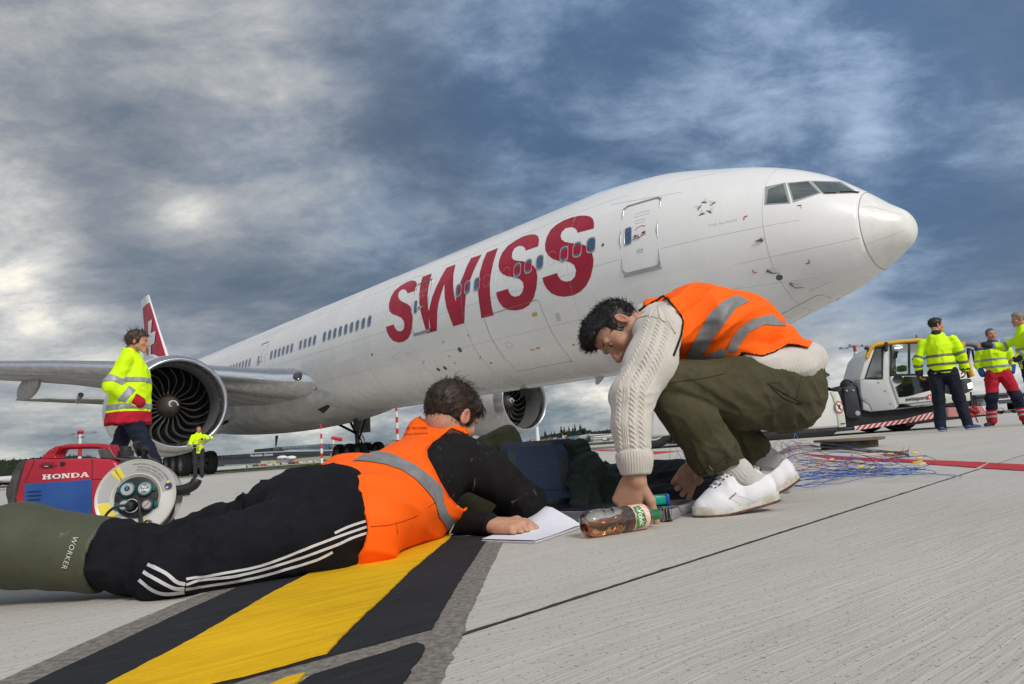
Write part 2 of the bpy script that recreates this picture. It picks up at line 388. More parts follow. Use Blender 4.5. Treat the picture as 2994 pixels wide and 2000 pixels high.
# rough stripped band under the guide line, then black, then yellow on top
def seg(p): return tuple(p)
tag(ground_poly('stripped_band', [(-40, 1580), (15, 1555), (250, 1448), (400, 1385), (500, 1350), (700, 1270), (880, 1205), (1180, 1180), (1154, 1243), (1114, 1326), (1069, 1426), (930, 1478), (500, 1568), (-60, 1700)], .0012, M_ROUGH, None, .0010), None, None, None, 'structure')
tag(ground_poly('black_line_border', [(80, 1568), (380, 1425), (585, 1331), (760, 1262), (930, 1190), (1120, 1180), (1114, 1241), (1050, 1340), (1029, 1376), (990, 1446), (560, 1560), (400, 1610), (-40, 1625)], .0042, M_BLK, None, .0006), None, None, None, 'structure')
tag(ground_poly('yellow_guide_line', [(270, 1568), (450, 1471), (630, 1363), (720, 1316), (800, 1282), (900, 1228), (980, 1195), (1046, 1190), (1032, 1237), (950, 1306), (875, 1381), (820, 1433), (750, 1508), (560, 1561), (330, 1610), (180, 1620)], .0082, M_YEL, None, .0006), None, None, None, 'structure')
tag(ground_poly('stripped_band', [(560, 1540), (990, 1440), (1072, 1418), (1066, 1452), (955, 1484), (600, 1576), (480, 1600), (440, 1580)], .0009, M_ROUGH, None, .0008), None, None, None, 'structure')
# dirt worked out of the joint
je = []
for sg in (1, -1):
 ts_ = [(-.9 + .02 * k) if sg > 0 else (3.1 - .02 * k) for k in range(200)]
 for t in ts_: q = J0 + jd * t + jn * sg * (.0034 + abs(rnd.gauss(0, .0013)) * (1.6 if rnd.random() < .15 else 1)); je.append((q.x, q.y))
tag(ground_poly('joint_dirt', je, .0006, mat('joint_grit', (.055, .04, .03), .95), None, 0, .0003, True), None, None, None, 'structure')
# beyond the joint the band goes on, offset by the second slab
tag(ground_poly('stripped_band', [(950, 1486), (1062, 1452), (1010, 1568), (960, 1690), (700, 1700), (600, 1600)], .0012, M_ROUGH, None, .0015), None, None, None, 'structure')
tag(ground_poly('black_line_border', [(720, 1552), (955, 1479), (971, 1484), (966, 1510), (925, 1568), (860, 1660), (600, 1660), (690, 1572)], .0042, M_BLK, None, .0012), None, None, None, 'structure')
tag(ground_poly('yellow_guide_line', [(655, 1568), (700, 1556), (690, 1570), (620, 1640), (500, 1640)], .0082, M_YEL, None, .001), None, None, None, 'structure')
for k, q in enumerate(([(2115, 1055), (2262, 1061), (2238, 1073), (2128, 1065)], [(2268, 1062), (2347, 1066), (2420, 1069), (2420, 1086), (2347, 1080), (2262, 1075), (2250, 1073)], [(1835, 1040), (2010, 1052), (2112, 1055), (2100, 1062), (1900, 1052)], [(1840, 1035), (1880, 1032), (1920, 1045)][:0],
                       [(1440, 1036), (1560, 1034), (1500, 1042)], [(1340, 1030), (1425, 1031), (1380, 1034)])):
 if q: tag(ground_poly('red_boundary_line', q, .004, M_RED, None, .001 if k < 2 else 0), None, None, None, 'structure')
# grass strip beyond the apron
def grassmat():
 return mat('grass_green', (.075, .105, .03), .95, var=.45, vscale=.6, bump=.5, bscale=30)
gp = [Vector((-150, 70)), Vector((-28, 58)), Vector((-8, 52)), Vector((4.5, 50)), Vector((14, 44)), Vector((26, 48)), Vector((60, 90)), Vector((150, 130)), Vector((300, 260)), Vector((300, 330)), Vector((60, 170)), Vector((0, 130)), Vector((-150, 190))]
tag(ground_poly('grass_strip', gp, .01, grassmat(), None, 0, .003, True), None, None, None, 'structure')
mb = MB()
for k in range(9000):
 x = rnd.uniform(-45, 40); y = (56 + rnd.uniform(0, 30)) if x < 0 else rnd.uniform(46, 80)
 if x < 0: y0 = 52 + (-x) * .22
 else: y0 = max(50 - x * .43, 44.2) if x < 14 else 44 + (x - 14) * .9
 y = y0 + rnd.uniform(.2, 1) ** 2 * 26; h = rnd.uniform(.05, .13); w = rnd.uniform(.06, .14); a = rnd.uniform(0, PI)
 mb.add([(x - w * math.cos(a), y - w * math.sin(a), .01), (x + w * math.cos(a), y + w * math.sin(a), .01), (x + rnd.uniform(-.05, .05), y, h)], [(0, 1, 2)])
tag(mb.obj('grass', mat('grass_blades', (.10, .14, .035), .9, var=.5, vscale=1.), None, None, fix=False), 'tufts of green grass edging the apron', None, None, 'stuff')
# ================================================================== the airliner
YAW, PWX, PWY, ZC, PPI = -.8263, 4.715, 20.976, 5.5014, -.01239
plane = thing('airliner', 'huge white twin-engine passenger jet with red SWISS titles parked across the apron', 'airplane')
PM = Matrix.Translation((PWX, PWY, 0)) @ Matrix.Rotation(YAW, 4, 'Z') @ Matrix.Rotation(-PPI, 4, 'Y')
plane.matrix_world = PM; PMI = PM.inverted()
M_WHITE = None
def plane_paint():
 m = bpy.data.materials.new('aircraft_white'); m.use_nodes = True; nt = NT(m.node_tree); b = m.node_tree.nodes['Principled BSDF']
 tc = nt.node('ShaderNodeTexCoord'); P = tc.outputs['Object']; x, y, z = nt.sep(P)
 st = nt.noise(nt.comb(nt.m('MULTIPLY', x, 3.), nt.m('MULTIPLY', y, .5), nt.m('MULTIPLY', z, .45)), 1., 5, .65)
 big = nt.noise(P, .35, 4, .55); fine = nt.noise(P, 9, 5, .7)
 k = nt.m('ADD', nt.m('MULTIPLY', st, .5), nt.m('ADD', nt.m('MULTIPLY', big, .4), nt.m('MULTIPLY', fine, .25)))
 # soot and hydraulic film collects on the belly
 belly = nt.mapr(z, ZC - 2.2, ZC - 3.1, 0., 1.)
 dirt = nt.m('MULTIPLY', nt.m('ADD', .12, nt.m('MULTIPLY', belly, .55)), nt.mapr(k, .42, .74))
 wn = nt.node('ShaderNodeTexWhiteNoise'); nt.put(wn.inputs['Vector'], nt.comb(nt.m('FLOOR', nt.m('DIVIDE', x, 1.6)), nt.m('FLOOR', nt.m('DIVIDE', z, 1.15)), nt.m('FLOOR', nt.m('DIVIDE', y, 9.))))
 pan = nt.mix(wn.outputs['Value'], (.765, .757, .745), (.815, .808, .79))
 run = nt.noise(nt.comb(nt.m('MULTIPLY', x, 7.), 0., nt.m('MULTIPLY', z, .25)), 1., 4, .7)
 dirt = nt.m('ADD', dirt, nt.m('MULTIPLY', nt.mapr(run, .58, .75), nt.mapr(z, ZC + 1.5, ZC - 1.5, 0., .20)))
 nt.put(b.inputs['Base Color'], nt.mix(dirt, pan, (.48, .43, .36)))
 nt.put(b.inputs['Roughness'], nt.mapr(k, .4, .8, .22, .38)); b.inputs['Coat Weight'].default_value = .3
 bp = nt.node('ShaderNodeBump'); bp.inputs['Strength'].default_value = .12; bp.inputs['Distance'].default_value = .03
 nt.put(bp.inputs['Height'], nt.noise(P, .8, 2, .5)); nt.put(b.inputs['Normal'], bp.outputs[0])
 return m
M_WHITE = plane_paint()
M_RADOME = mat('radome_white', (.77, .76, .72), .33, var=.12, vscale=2.5, coat=.2)
M_TITLE = mat('title_red', (.40, .0015, .026), .33, var=.22, vscale=1.2, coat=.2)
M_FIN = mat('fin_red', (.42, .008, .038), .4, var=.1, vscale=.6)
M_ALU = mat('polished_aluminium', (.62, .63, .65), .30, 1., var=.18, vscale=3)
M_ALU2 = mat('satin_aluminium', (.50, .50, .51), .42, .9, var=.2, vscale=2)
M_GREYP = mat('wing_grey', (.42, .42, .415), .45, var=.35, vscale=1.1, stretch=(1, .25, 1))
M_NAC = mat('nacelle_grey', (.62, .62, .62), .35, var=.15, vscale=1.2, coat=.1)
M_DARK = mat('dark_metal', (.035, .035, .038), .5, .3, var=.4, vscale=10)
M_SEAM = mat('panel_seam', (.20, .20, .20), .7)
M_SEAMF = mat('panel_seam_faint', (.50, .50, .49), .6)
M_GLASS = mat('cabin_glass', (.055, .12, .24), .08, 0., spec=.8, coat=.6, var=.35, vscale=9)
M_COCK = mat('cockpit_glass', (.035, .04, .042), .04, 0., spec=.9, coat=1., var=.6, vscale=2.2, color2=(.06, .075, .06))
M_FRAME = mat('window_frame_metal', (.42, .43, .44), .35, .6)
M_RUB = mat('tyre_rubber', (.022, .022, .023), .8, var=.4, vscale=14, bump=.4, bscale=90)
M_RIM = mat('wheel_rim', (.36, .36, .35), .5, .4, var=.5, vscale=14)
KS = [0, .12, .45, 1.0, 1.8, 3.0, 4.5, 6.5, 9.0]
KW = [0, .418, .751, 1.166, 1.674, 2.188, 2.656, 2.991, 3.1]
KT = [-.6, -.222, .082, .62, 1.288, 1.906, 2.399, 2.897, 3.1]
KB = [-.6, -.937, -1.194, -1.521, -1.851, -2.209, -2.653, -2.963, -3.1]
NX = 7.608
def _pchip(q, ks, v):
 x = np.sqrt(np.array(ks)); v = np.array(v, float); h = np.diff(x); dl = np.diff(v) / h
 m = np.zeros_like(v); m[0] = dl[0]; m[-1] = 0
 for i in range(1, len(v) - 1):
  m[i] = 0 if dl[i - 1] * dl[i] <= 0 else 2 * dl[i - 1] * dl[i] / (dl[i - 1] + dl[i])
 q = min(math.sqrt(q), x[-1]); i = min(max(int(np.searchsorted(x, q) - 1), 0), len(x) - 2)
 t = (q - x[i]) / h[i]
 return float((1 + 2 * t) * (1 - t) ** 2 * v[i] + t * (1 - t) ** 2 * h[i] * m[i] + t * t * (3 - 2 * t) * v[i + 1] + t * t * (t - 1) * h[i] * m[i + 1])
TK = [(-38, 3.1, 3.1, -3.1), (-42, 3.1, 3.1, -3.08), (-46, 3.02, 3.1, -2.7), (-50, 2.75, 3.05, -1.95), (-54, 2.3, 2.95, -1.05), (-58, 1.75, 2.8, -.15), (-62, 1.1, 2.55, .7), (-65, .55, 2.3, 1.35), (-66.2, .12, 2.1, 1.7)]
def section(X):
 if X > NX - 9:
  s = max(NX - X, 0); return _pchip(s, KS, KW), _pchip(s, KS, KT), _pchip(s, KS, KB)
 if X > -38: return 3.1, 3.1, -3.1
 for a, b in zip(TK, TK[1:]):
  if X >= b[0]:
   t = (a[0] - X) / (a[0] - b[0]); t = t * t * (3 - 2 * t) * .35 + t * .65
   return tuple(a[i] + (b[i] - a[i]) * t for i in (1, 2, 3))
 return TK[-1][1:]
def ring(X, n=96, off=0.):
 w, t, b = section(X); c = (t + b) / 2; h = (t - b) / 2
 return [(X, (w + off) * math.cos(2 * PI * k / n), ZC + c + (h + off) * math.sin(2 * PI * k / n)) for k in range(n)]
SEAMX = NX - .876
xs = list(np.linspace(0, math.sqrt(.876), 16) ** 2)
mb = MB(); mb.loft([ring(NX - max(s, .0004)) for s in xs]); radome = mb.obj('radome', M_RADOME, plane, 60)
xs = [SEAMX - .012] + list(np.linspace(SEAMX - .1, NX - 9, 40)) + list(np.linspace(NX - 9.8, -38, 26)) + list(np.linspace(-39, -66.2, 40))
mb = MB(); mb.loft([ring(x) for x in xs]); fus = mb.obj('fuselage', M_WHITE, plane, 60)
# wing-to-body fairing
def fair_ring(X, n=64):
 t = (X + 17.0) / -23.; e = math.sin(PI * min(max(t, 0), 1)) ** .42 if 0 < t < 1 else 0
 w = 1.2 + 2.32 * e; h = .5 + 1.05 * e; cz = ZC - 2.08
 o = []
 for k in range(n):
  a = 2 * PI * k / n; c, s = math.cos(a), math.sin(a)
  o.append((X, w * math.copysign(abs(c) ** .85, c), cz + h * math.copysign(abs(s) ** (.85 if s < 0 else 1), s) * (1. if s < 0 else 1.15)))
 return o
mb = MB(); mb.loft([fair_ring(-17.0 - 23. * q) for q in list(np.linspace(0.004, .2, 12)) + list(np.linspace(.24, .8, 16)) + list(np.linspace(.82, .996, 10))])
M_FAIR = mat('fairing_white', (.60, .595, .58), .38, var=.3, vscale=.9)
fairing = mb.obj('wing_fairing', M_FAIR, plane, 60)
def tris(o, M):
 me = o.data; return [M @ v.co for v in me.vertices], [tuple(p.vertices) for p in me.polygons]
def bvh_of(objs, M):
 V = []; F_ = []
 for o in objs:
  v, f = tris(o, M); k = len(V); V += v; F_ += [tuple(i + k for i in q) for q in f]
 return BVHTree.FromPolygons(V, F_)
SK = bvh_of([radome, fus, fairing], PM)
CAMP = Vector((0, 0, CAMH))
def hit_px(x, y, T=None):
 h = (T or SK).ray_cast(CAMP, ray(x, y).normalized())
 return (h[0], h[1]) if h[0] is not None else (None, None)
def hit_side(X, Z, T=None, side=-1):
 """point of the skin at station X, height Z above the axis; starboard is local -y"""
 o = PM @ Vector((X, side * 12, ZC + Z)); d = (PM.to_3x3() @ Vector((0, -side, 0))).normalized()
 h = (T or SK).ray_cast(o, d); return (h[0], h[1]) if h[0] is not None else (None, None)
def skin_patch(name, outline, m, off=.006, step=.22, mode='px', parent=None, sc=1., T=None, M_=None, th=.0, rim=.02):
 """a thin raised skin over the hull from an outline in photo pixels or (X, Z)"""
 vs, fs = fill2d(outline, step); out = []; rp = []
 for x, y in vs:
  p, n = hit_px(x, y, T) if mode == 'px' else hit_side(x, y, T)
  if p is None: p = out[-1] if out else Vector((0, 0, 0)); n = Vector((0, -1, 0))
  if n.dot(CAMP - p) < 0 and mode == 'px': n = -n
  out.append(p + n * off)
 MI = M_ or PMI
 mb = MB(); mb.add([MI @ q for q in out], fs)
 return mb.obj(name, m, parent or plane, 60, fix=False)
def skin_line(pts, r, m, name='panel_line', mode='px', mb=None, T=None, off=0., M_=None):
 P = []
 for a, b in zip(pts, pts[1:]):
  a = Vector(a); b = Vector(b); n = max(1, int((b - a).length / (12 if mode == 'px' else .3)))
  for j in range(n + (1 if b == Vector(pts[-1]) else 0)):
   q = a.lerp(b, j / n); h, nn_ = hit_px(q.x, q.y, T) if mode == 'px' else hit_side(q.x, q.y, T)
   if h is not None: P.append((M_ or PMI) @ (h + nn_ * off))
 if len(P) > 1: mb.tube(P, r, 4)
 return mb
CA = lambda pts: [((1100 + x * .29813) / VS, (600 + y * .29813) / VS) for x, y in pts]
CC = lambda pts: [((1750 + x * .17857) / VS, (560 + y * .17857) / VS) for x, y in pts]
CN = lambda pts: [((1700 + x * .4472) / VS, (450 + y * .4472) / VS) for x, y in pts]
S3 = [(2135, 228), (2138, 180), (2128, 140), (2105, 115), (2060, 103), (2000, 103), (1920, 120), (1840, 150), (1770, 190), (1710, 245), (1675, 310), (1657, 380), (1660, 440), (1685, 490), (1730, 525), (1790, 545), (1850, 548), (1905, 560), (1945, 590), (1962, 640), (1950, 700), (1915, 740), (1860, 750), (1815, 735), (1788, 700), (1773, 665), (1632, 712), (1645, 770), (1675, 820), (1720, 865), (1780, 890), (1850, 898), (1930, 885), (2000, 850), (2060, 790), (2105, 700), (2128, 600), (2132, 530), (2120, 480), (2090, 430), (2050, 395), (1990, 378), (1910, 372), (1850, 360), (1818, 335), (1808, 300), (1822, 260), (1860, 225), (1910, 215), (1950, 225), (1970, 248), (1975, 270)]
S2 = [(1590, 402), (1598, 340), (1588, 305), (1560, 288), (1510, 288), (1440, 308), (1370, 345), (1290, 400), (1235, 470), (1207, 540), (1201, 600), (1210, 640), (1240, 675), (1290, 698), (1350, 706), (1405, 722), (1440, 755), (1448, 800), (1435, 850), (1405, 888), (1360, 898), (1325, 885), (1305, 855), (1293, 820), (1177, 855), (1185, 900), (1205, 950), (1245, 1000), (1300, 1028), (1370, 1033), (1440, 1018), (1500, 980), (1545, 910), (1572, 810), (1582, 700), (1570, 640), (1545, 595), (1500, 565), (1440, 550), (1380, 545), (1345, 535), (1330, 505), (1337, 460), (1360, 420), (1400, 398), (1435, 400), (1460, 418), (1467, 445)]
LI = [(1195, 420), (1085, 465), (1050, 545), (1020, 650), (1002, 760), (1000, 860), (1010, 950), (1022, 1030), (1033, 1110), (1152, 1080), (1130, 980), (1118, 880), (1115, 780), (1125, 680), (1150, 560), (1175, 480)]
LW = [(545, 672), (455, 703), (432, 790), (422, 880), (425, 970), (440, 1060), (465, 1150), (497, 1258), (595, 1232), (600, 1050), (612, 960), (640, 860), (670, 770), (672, 900), (690, 1000), (720, 1090), (757, 1188), (865, 1157), (870, 1000), (880, 880), (905, 780), (950, 660), (990, 570), (1035, 485), (930, 520), (890, 600), (850, 700), (815, 790), (790, 880), (780, 945), (765, 880), (755, 780), (758, 680), (778, 582), (690, 615), (640, 700), (590, 800), (550, 900), (525, 1000), (518, 1040), (505, 960), (505, 880), (515, 800), (530, 735)]
S1 = [(395, 835), (402, 790), (398, 760), (380, 742), (345, 738), (300, 755), (240, 790), (180, 840), (145, 900), (127, 960), (125, 1010), (135, 1045), (165, 1070), (210, 1085), (250, 1105), (273, 1140), (278, 1185), (265, 1222), (235, 1238), (205, 1230), (185, 1205), (172, 1170), (97, 1192), (105, 1240), (130, 1290), (165, 1330), (220, 1347), (270, 1338), (310, 1310), (340, 1260), (355, 1180), (360, 1100), (350, 1040), (335, 990), (300, 965), (255, 945), (228, 925), (215, 890), (225, 850), (255, 825), (285, 828), (300, 845), (308, 865)]
def soften(o, corners):
 """curve the runs between listed corner points"""
 return o
for nm, L_ in (('letter', S1), ('letter', LW), ('letter', LI), ('letter', S2), ('letter', S3)):
 skin_patch(nm, CA(L_), M_TITLE, .007, 9.)
# cabin windows
def rrect(w, h, r, n=5, cx=0., cy=0.):
 o = []
 for sx, sy, a0 in ((1, 1, 0), (-1, 1, 90), (-1, -1, 180), (1, -1, 270)):
  for j in range(n + 1):
   a = math.radians(a0 + 90 * j / n); o.append((cx + sx * (w / 2 - r) + r * math.cos(a), cy + sy * (h / 2 - r) + r * math.sin(a)))
 return o
def ringmesh(outer, inner, z=0., z2=None):
 n = len(outer); z2 = z if z2 is None else z2
 return [(x, y, z) for x, y in outer] + [(x, y, z2) for x, y in inner], [(i, (i + 1) % n, n + (i + 1) % n, n + i) for i in range(n)]
def skin_frame(X, Z, side=-1, off=0.):
 p, n = hit_side(X, Z, None, side); R3 = PM.to_3x3(); fw_ = (R3 @ Vector((1, 0, 0))).normalized()
 n = (n if n.dot(R3 @ Vector((0, side, 0))) > 0 else -n).normalized(); fw_ = (fw_ - n * fw_.dot(n)).normalized(); up = n.cross(fw_) if side < 0 else fw_.cross(n)
 if up.z < 0: up = -up
 M = Matrix((fw_, up, fw_.cross(up))).transposed().to_4x4(); z = fw_.cross(up)
 s = 1 if z.dot(n) > 0 else -1
 return Matrix.Translation(p + n * off) @ M, s
fo, fi = rrect(.37, .52, .15), rrect(.29, .42, .125)
v1, f1 = ringmesh(fo, rrect(.33, .47, .14), .0, .014); mbw = MB(); mbw.add(v1, f1); v2, f2 = ringmesh(rrect(.33, .47, .14), fi, .014, .003); mbw.add(v2, f2)
me_f = mbw.mesh('window_frame', None); me_f.materials.append(M_FRAME)
mbw = MB(); mbw.add([(x, y, .004) for x, y in fi], [tuple(range(len(fi)))]); me_p = mbw.mesh('pane', None); me_p.materials.append(M_GLASS)
KW_ = [0, 1, 2, 4, 5, 6, 10, 11, 12] + list(range(24, 33)) + [34, 35, 36, 37] + list(range(39, 45)) + list(range(50, 61))
for k in KW_:
 M, s = skin_frame(-.5334 * k, .497); o = link('cabin_window', me_f, plane); o.matrix_world = M
 o.matrix_parent_inverse = Matrix(); o.matrix_local = PMI @ M
 q = link('pane', me_p, o)
mbw = MB()
for k in (7, 8, 9, 3, 21, 22, 23):      # plugged windows: just a faint outline
 M, s = skin_frame(-.5334 * k, .497); v, f = ringmesh(rrect(.33, .46, .14), rrect(.312, .442, .13), .006, .006); mbw.add(v, f, PMI @ M)
mbw.obj('plugged_window_outlines', M_SEAMF, plane, None)
# doors: panel, raised frame, window, handle
def door(Xc, w=1.15, z0=-.62, z1=1.40, detail=True, T=None):
 o = rrect(w, z1 - z0, .16, 4, Xc, (z0 + z1) / 2)
 d = skin_patch('door', o, M_WHITE, .0035, .2, 'side')
 mb = MB(); P = []
 for x, z in smooth_poly(o, 2):
  h, n = hit_side(x, z); P.append(PMI @ (h + n * .012))
 P.append(P[0]); mb.tube(P, .021, 6)
 fr = mb.obj('door_frame', M_FRAME, d, 60)
 mb = MB(); top = [q for q in P if q.z > ZC + z1 - .12]
 if len(top) > 2: mb.tube([q + Vector((0, 0, .02)) for q in top], .014, 4)
 mb.obj('door_gap', M_SEAM, d, 60)
 sx = Xc - w * .27
 g = skin_patch('door_window', rrect(.19, .46, .05, 3, sx, .42), M_GLASS, .014, .2, 'side', d)
 mb = MB(); P = []
 for x, z in rrect(.23, .50, .06, 3, sx, .42) + [rrect(.23, .50, .06, 3, sx, .42)[0]]:
  h, n = hit_side(x, z); P.append(PMI @ (h + n * .012))
 mb.tube(P, .014, 4); mb.obj('door_window_frame', M_FRAME, d, 60)
 if detail:
  hx = Xc + .05
  mb = MB()
  for a, b in (((hx - .2, .28), (hx, .31)), ((hx, .31), (hx + .2, .36))): skin_line([a, b], .018, None, mode='side', mb=mb, off=.014)
  h, n = hit_side(hx, .32); mb.ball(PMI @ (h + n * .012), .055, 8, 5)
  mb.obj('door_handle', M_FRAME, d, 60)
  mb = MB(); skin_line([(hx - .17, .35), (hx - .08, .37)], .026, None, mode='side', mb=mb, off=.008); skin_line([(hx + .09, .40), (hx + .18, .415)], .026, None, mode='side', mb=mb, off=.008)
  skin_line([(hx - .14, .53), (hx - .05, .60), (hx + .07, .62), (hx + .17, .585)], .008, None, mode='side', mb=mb, off=.008)
  mb.obj('handle_markings', M_TITLE, d, None)
  mb = MB()
  for (cx, cz, ww, hh) in ((hx + .03, 1.0, .44, .10), (hx, .78, .28, .09), (hx, -.10, .18, .09)):
   q = rrect(ww, hh, .02, 2, cx, cz); skin_line(q + [q[0]], .005, None, mode='side', mb=mb, off=.006)
  mb.obj('placard_outlines', M_SEAMF, d, None)
 mb = MB(); P = []
 rows = [[], []]
 for i in range(7):
  x = Xc - w / 2 + w * i / 6
  for r_, z in enumerate((z0 - .015, z0 - .10)):
   h, n = hit_side(x, z); rows[r_].append(PMI @ (h + n * .03))
 mb.loft(rows, False, None, False); mb.obj('sill_plate', M_ALU2, d, None)
 return d
D1 = door(1.62); D2 = door(-8.87); D3 = door(-24.95)
def skin_text(txt, X, Z, size, m, name='lettering', off=.008, shear=0., sp=1., parent=None, bold=0.):
 me = text_mesh(txt, size, shear, sp, bold=bold)
 for v in me.vertices:
  h, n = hit_side(X + v.co.x, Z + v.co.y); v.co = PMI @ (h + n * off)
 return link(name, me, parent or plane, m)
M_GTXT = mat('grey_lettering', (.42, .43, .43), .5)
skin_text('EXIT', 1.67, -.105, .085, M_GTXT, 'exit_lettering', .008, parent=D1)
skin_text('STAR ALLIANCE', 3.93, .13, .088, mat('pale_lettering', (.56, .56, .56), .5), 'alliance_lettering', .006, sp=1.12)
# alliance emblem: five facetted triangles
star = empty('alliance_emblem'); star.parent = plane
for L_, D_ in (([(1670, 190), (1762, 100), (1785, 190), (1735, 160)], [(1670, 190), (1735, 160), (1785, 190)]), ([(1815, 145), (1932, 172), (1875, 180), (1825, 245)], [(1932, 172), (1875, 185), (1825, 245)]),
               ([(1758, 315), (1875, 255), (1862, 350), (1835, 318)], [(1758, 315), (1835, 318), (1852, 368)]), ([(1633, 403), (1682, 290), (1755, 360), (1695, 352)], [(1633, 403), (1695, 352), (1755, 362)]),
               ([(1575, 235), (1698, 218), (1632, 262), (1625, 318)], [(1698, 218), (1632, 262), (1627, 318)])):
 skin_patch('emblem_facet', CC(L_), mat('emblem_light', (.62, .62, .60), .4), .006, 5., parent=star)
 skin_patch('emblem_facet', CC(D_), mat('emblem_dark', (.10, .12, .12), .4), .009, 5., parent=star)
# cockpit glazing
for o_, i_ in (([(1203, 216), (1334, 188), (1368, 323), (1196, 334)], [(1224, 233), (1318, 199), (1352, 317), (1210, 325)]),
               ([(1345, 190), (1490, 176), (1568, 256), (1385, 318)], [(1358, 196), (1480, 184), (1552, 254), (1390, 303)]),
               ([(1498, 177), (1692, 181), (1812, 256), (1582, 264)], [(1517, 184), (1685, 190), (1790, 251), (1582, 257)])):
 w_ = skin_patch('cockpit_window', CN(o_), mat('windshield_frame', (.30, .31, .31), .5, .2), .008, 8.)
 g_ = skin_patch('windshield_pane', CN(i_), M_COCK, .016, 8., parent=w_)
 for src_, nm in ((w_, 'cockpit_window'), (g_, 'windshield_pane')):
  me = src_.data.copy()
  for v in me.vertices: v.co.y = -v.co.y
  me.flip_normals(); o = link(nm, me, plane)
mb = MB(); skin_line(CN([(1690, 254), (1760, 252), (1812, 257)]), .018, None, mb=mb, off=.03); skin_line(CN([(1590, 258), (1665, 258)]), .014, None, mb=mb, off=.03); mb.obj('wiper', M_DARK, plane, None)
# seams, panels, ports
mb = MB()
def ringline(X, r, z0=-3.2, z1=3.2):
 rg = [q for q in ring(X, 96, .001) if q[1] < .6 and z0 <= q[2] - ZC <= z1]; rg.sort(key=lambda q: q[2]); mb.tube(rg, r, 4)
rg = ring(SEAMX - .006, 96, -.002); mb.tube(rg + [rg[0]], .009, 4); mb.obj('radome_seam', M_SEAM, plane, None)
mb = MB()
for X in (4.85, -.9, -6.2, -13.5, -20.5): ringline(X, .007)
for z in (-.18, 1.9, -1.55):
 skin_line([(5.6 if z < 0 else 4, z), (2.3, z)], .006, None, mode='side', mb=mb); skin_line([(.95, z), (-8.2, z)], .006, None, mode='side', mb=mb); skin_line([(-9.6, z), (-34, z)], .006, None, mode='side', mb=mb)
skin_line(CN([(1010, 720), (1820, 548)]), .006, None, mb=mb); skin_line(CN([(910, 900), (1048, 865)]), .006, None, mb=mb)
skin_line(CN([(1812, 347), (1900, 345), (2095, 397)]), .005, None, mb=mb); skin_line(CN([(1845, 598), (2110, 500)]), .005, None, mb=mb)
skin_line(CC([(205, 215), (1360, 10)]), .007, None, mb=mb)
skin_line(CA([(370, 708), (545, 672)]), .006, None, mb=mb); skin_line(CA([(1600, 230), (1250, 390)]), .004, None, mb=mb)
mb.obj('panel_seams', M_SEAMF, plane, None)
mb = MB()
skin_line(CA([(1058, 1090), (1150, 1060), (1572, 928)]), .014, None, mb=mb)
skin_line(CA([(1572, 928), (1600, 945), (1640, 1060), (1720, 1240), (1820, 1400), (1910, 1510), (1922, 1540)]), .009, None, mb=mb)
skin_line(CA([(1062, 1120), (1100, 1240), (1180, 1400), (1275, 1540)]), .009, None, mb=mb)
c3 = lambda pts: [((500 + x * .5537) / VS, (600 + y * .5537) / VS) for x, y in pts]
skin_line(c3([(1655, 600), (1690, 700), (1760, 800), (1830, 878)]), .008, None, mb=mb); skin_line(c3([(1832, 878), (2000, 845), (2118, 822)]), .008, None, mb=mb)
skin_line(c3([(1290, 755), (1330, 850), (1410, 922)]), .005, None, mb=mb); skin_line(c3([(1560, 640), (1600, 760), (1720, 890)]), .005, None, mb=mb)
skin_line(CN([(1270, 1068), (1540, 925), (1575, 920), (1665, 958), (1690, 945)]), .009, None, mb=mb)
for L_ in ([(1490, 895), (1580, 858), (1640, 830)],): skin_line(CN(L_), .005, None, mb=mb)
q = c3([(1765, 728), (1790, 722), (1806, 745), (1780, 752), (1765, 728)]); skin_line(q, .005, None, mb=mb)
for cx, cy in ((1168, 800), (1243, 785)):
 skin_line(c3([(cx, cy), (cx + 25, cy - 6), (cx + 32, cy + 12), (cx + 8, cy + 18), (cx, cy)]), .005, None, mb=mb)
mb.obj('hatch_outlines', M_SEAM, plane, None)
def skin_disc(name, px, r, m, off=.008, sq=1., parent=None):
 h, n = hit_px(*px)
 if h is None: return
 q = n.to_track_quat('Z', 'Y').to_matrix().to_4x4(); mb = MB(); mb.lathe([(0, r), (off, r * .92), (off, .0005)], 14, PMI @ Matrix.Translation(h) @ q @ Matrix.Diagonal((1, sq, 1, 1)), 'z')
 return mb.obj(name, m, parent or plane, None)
M_PORT = mat('port_grey', (.10, .105, .105), .6)
for px, r in ((c3([(1525, 764)])[0], .11), (c3([(1412, 868)])[0], .10), (c3([(1447, 860)])[0], .10), (c3([(1062, 789)])[0], .06), (c3([(1691, 833)])[0], .045), (CN([(1294, 808)])[0], .085), (CN([(140, 595)])[0], .05)):
 skin_disc('vent_port', px, r, M_PORT)
for L_ in (CN([(1062, 430), (1066, 410), (1086, 406)]), CN([(1412, 340), (1435, 336), (1436, 354)]), CN([(1120, 758), (1127, 778), (1146, 774)]), CN([(1468, 718), (1490, 714), (1487, 694)]),
           c3([(1436, 730), (1436, 719), (1444, 717)]), c3([(1462, 797), (1474, 795), (1474, 806)]), c3([(1331, 836), (1331, 826), (1340, 824)]), c3([(1495, 828), (1497, 836), (1506, 834)]), c3([(1626, 810), (1634, 808), (1634, 798)]), c3([(1564, 688), (1573, 685), (1575, 694)])):
 mb = MB(); skin_line(L_, .015 if L_[0][0] > 1500 else .011, None, mb=mb, off=.004); mb.obj('corner_mark', M_TITLE, plane, None)
M_YLAB = mat('yellow_placard', (.62, .38, .05), .5)
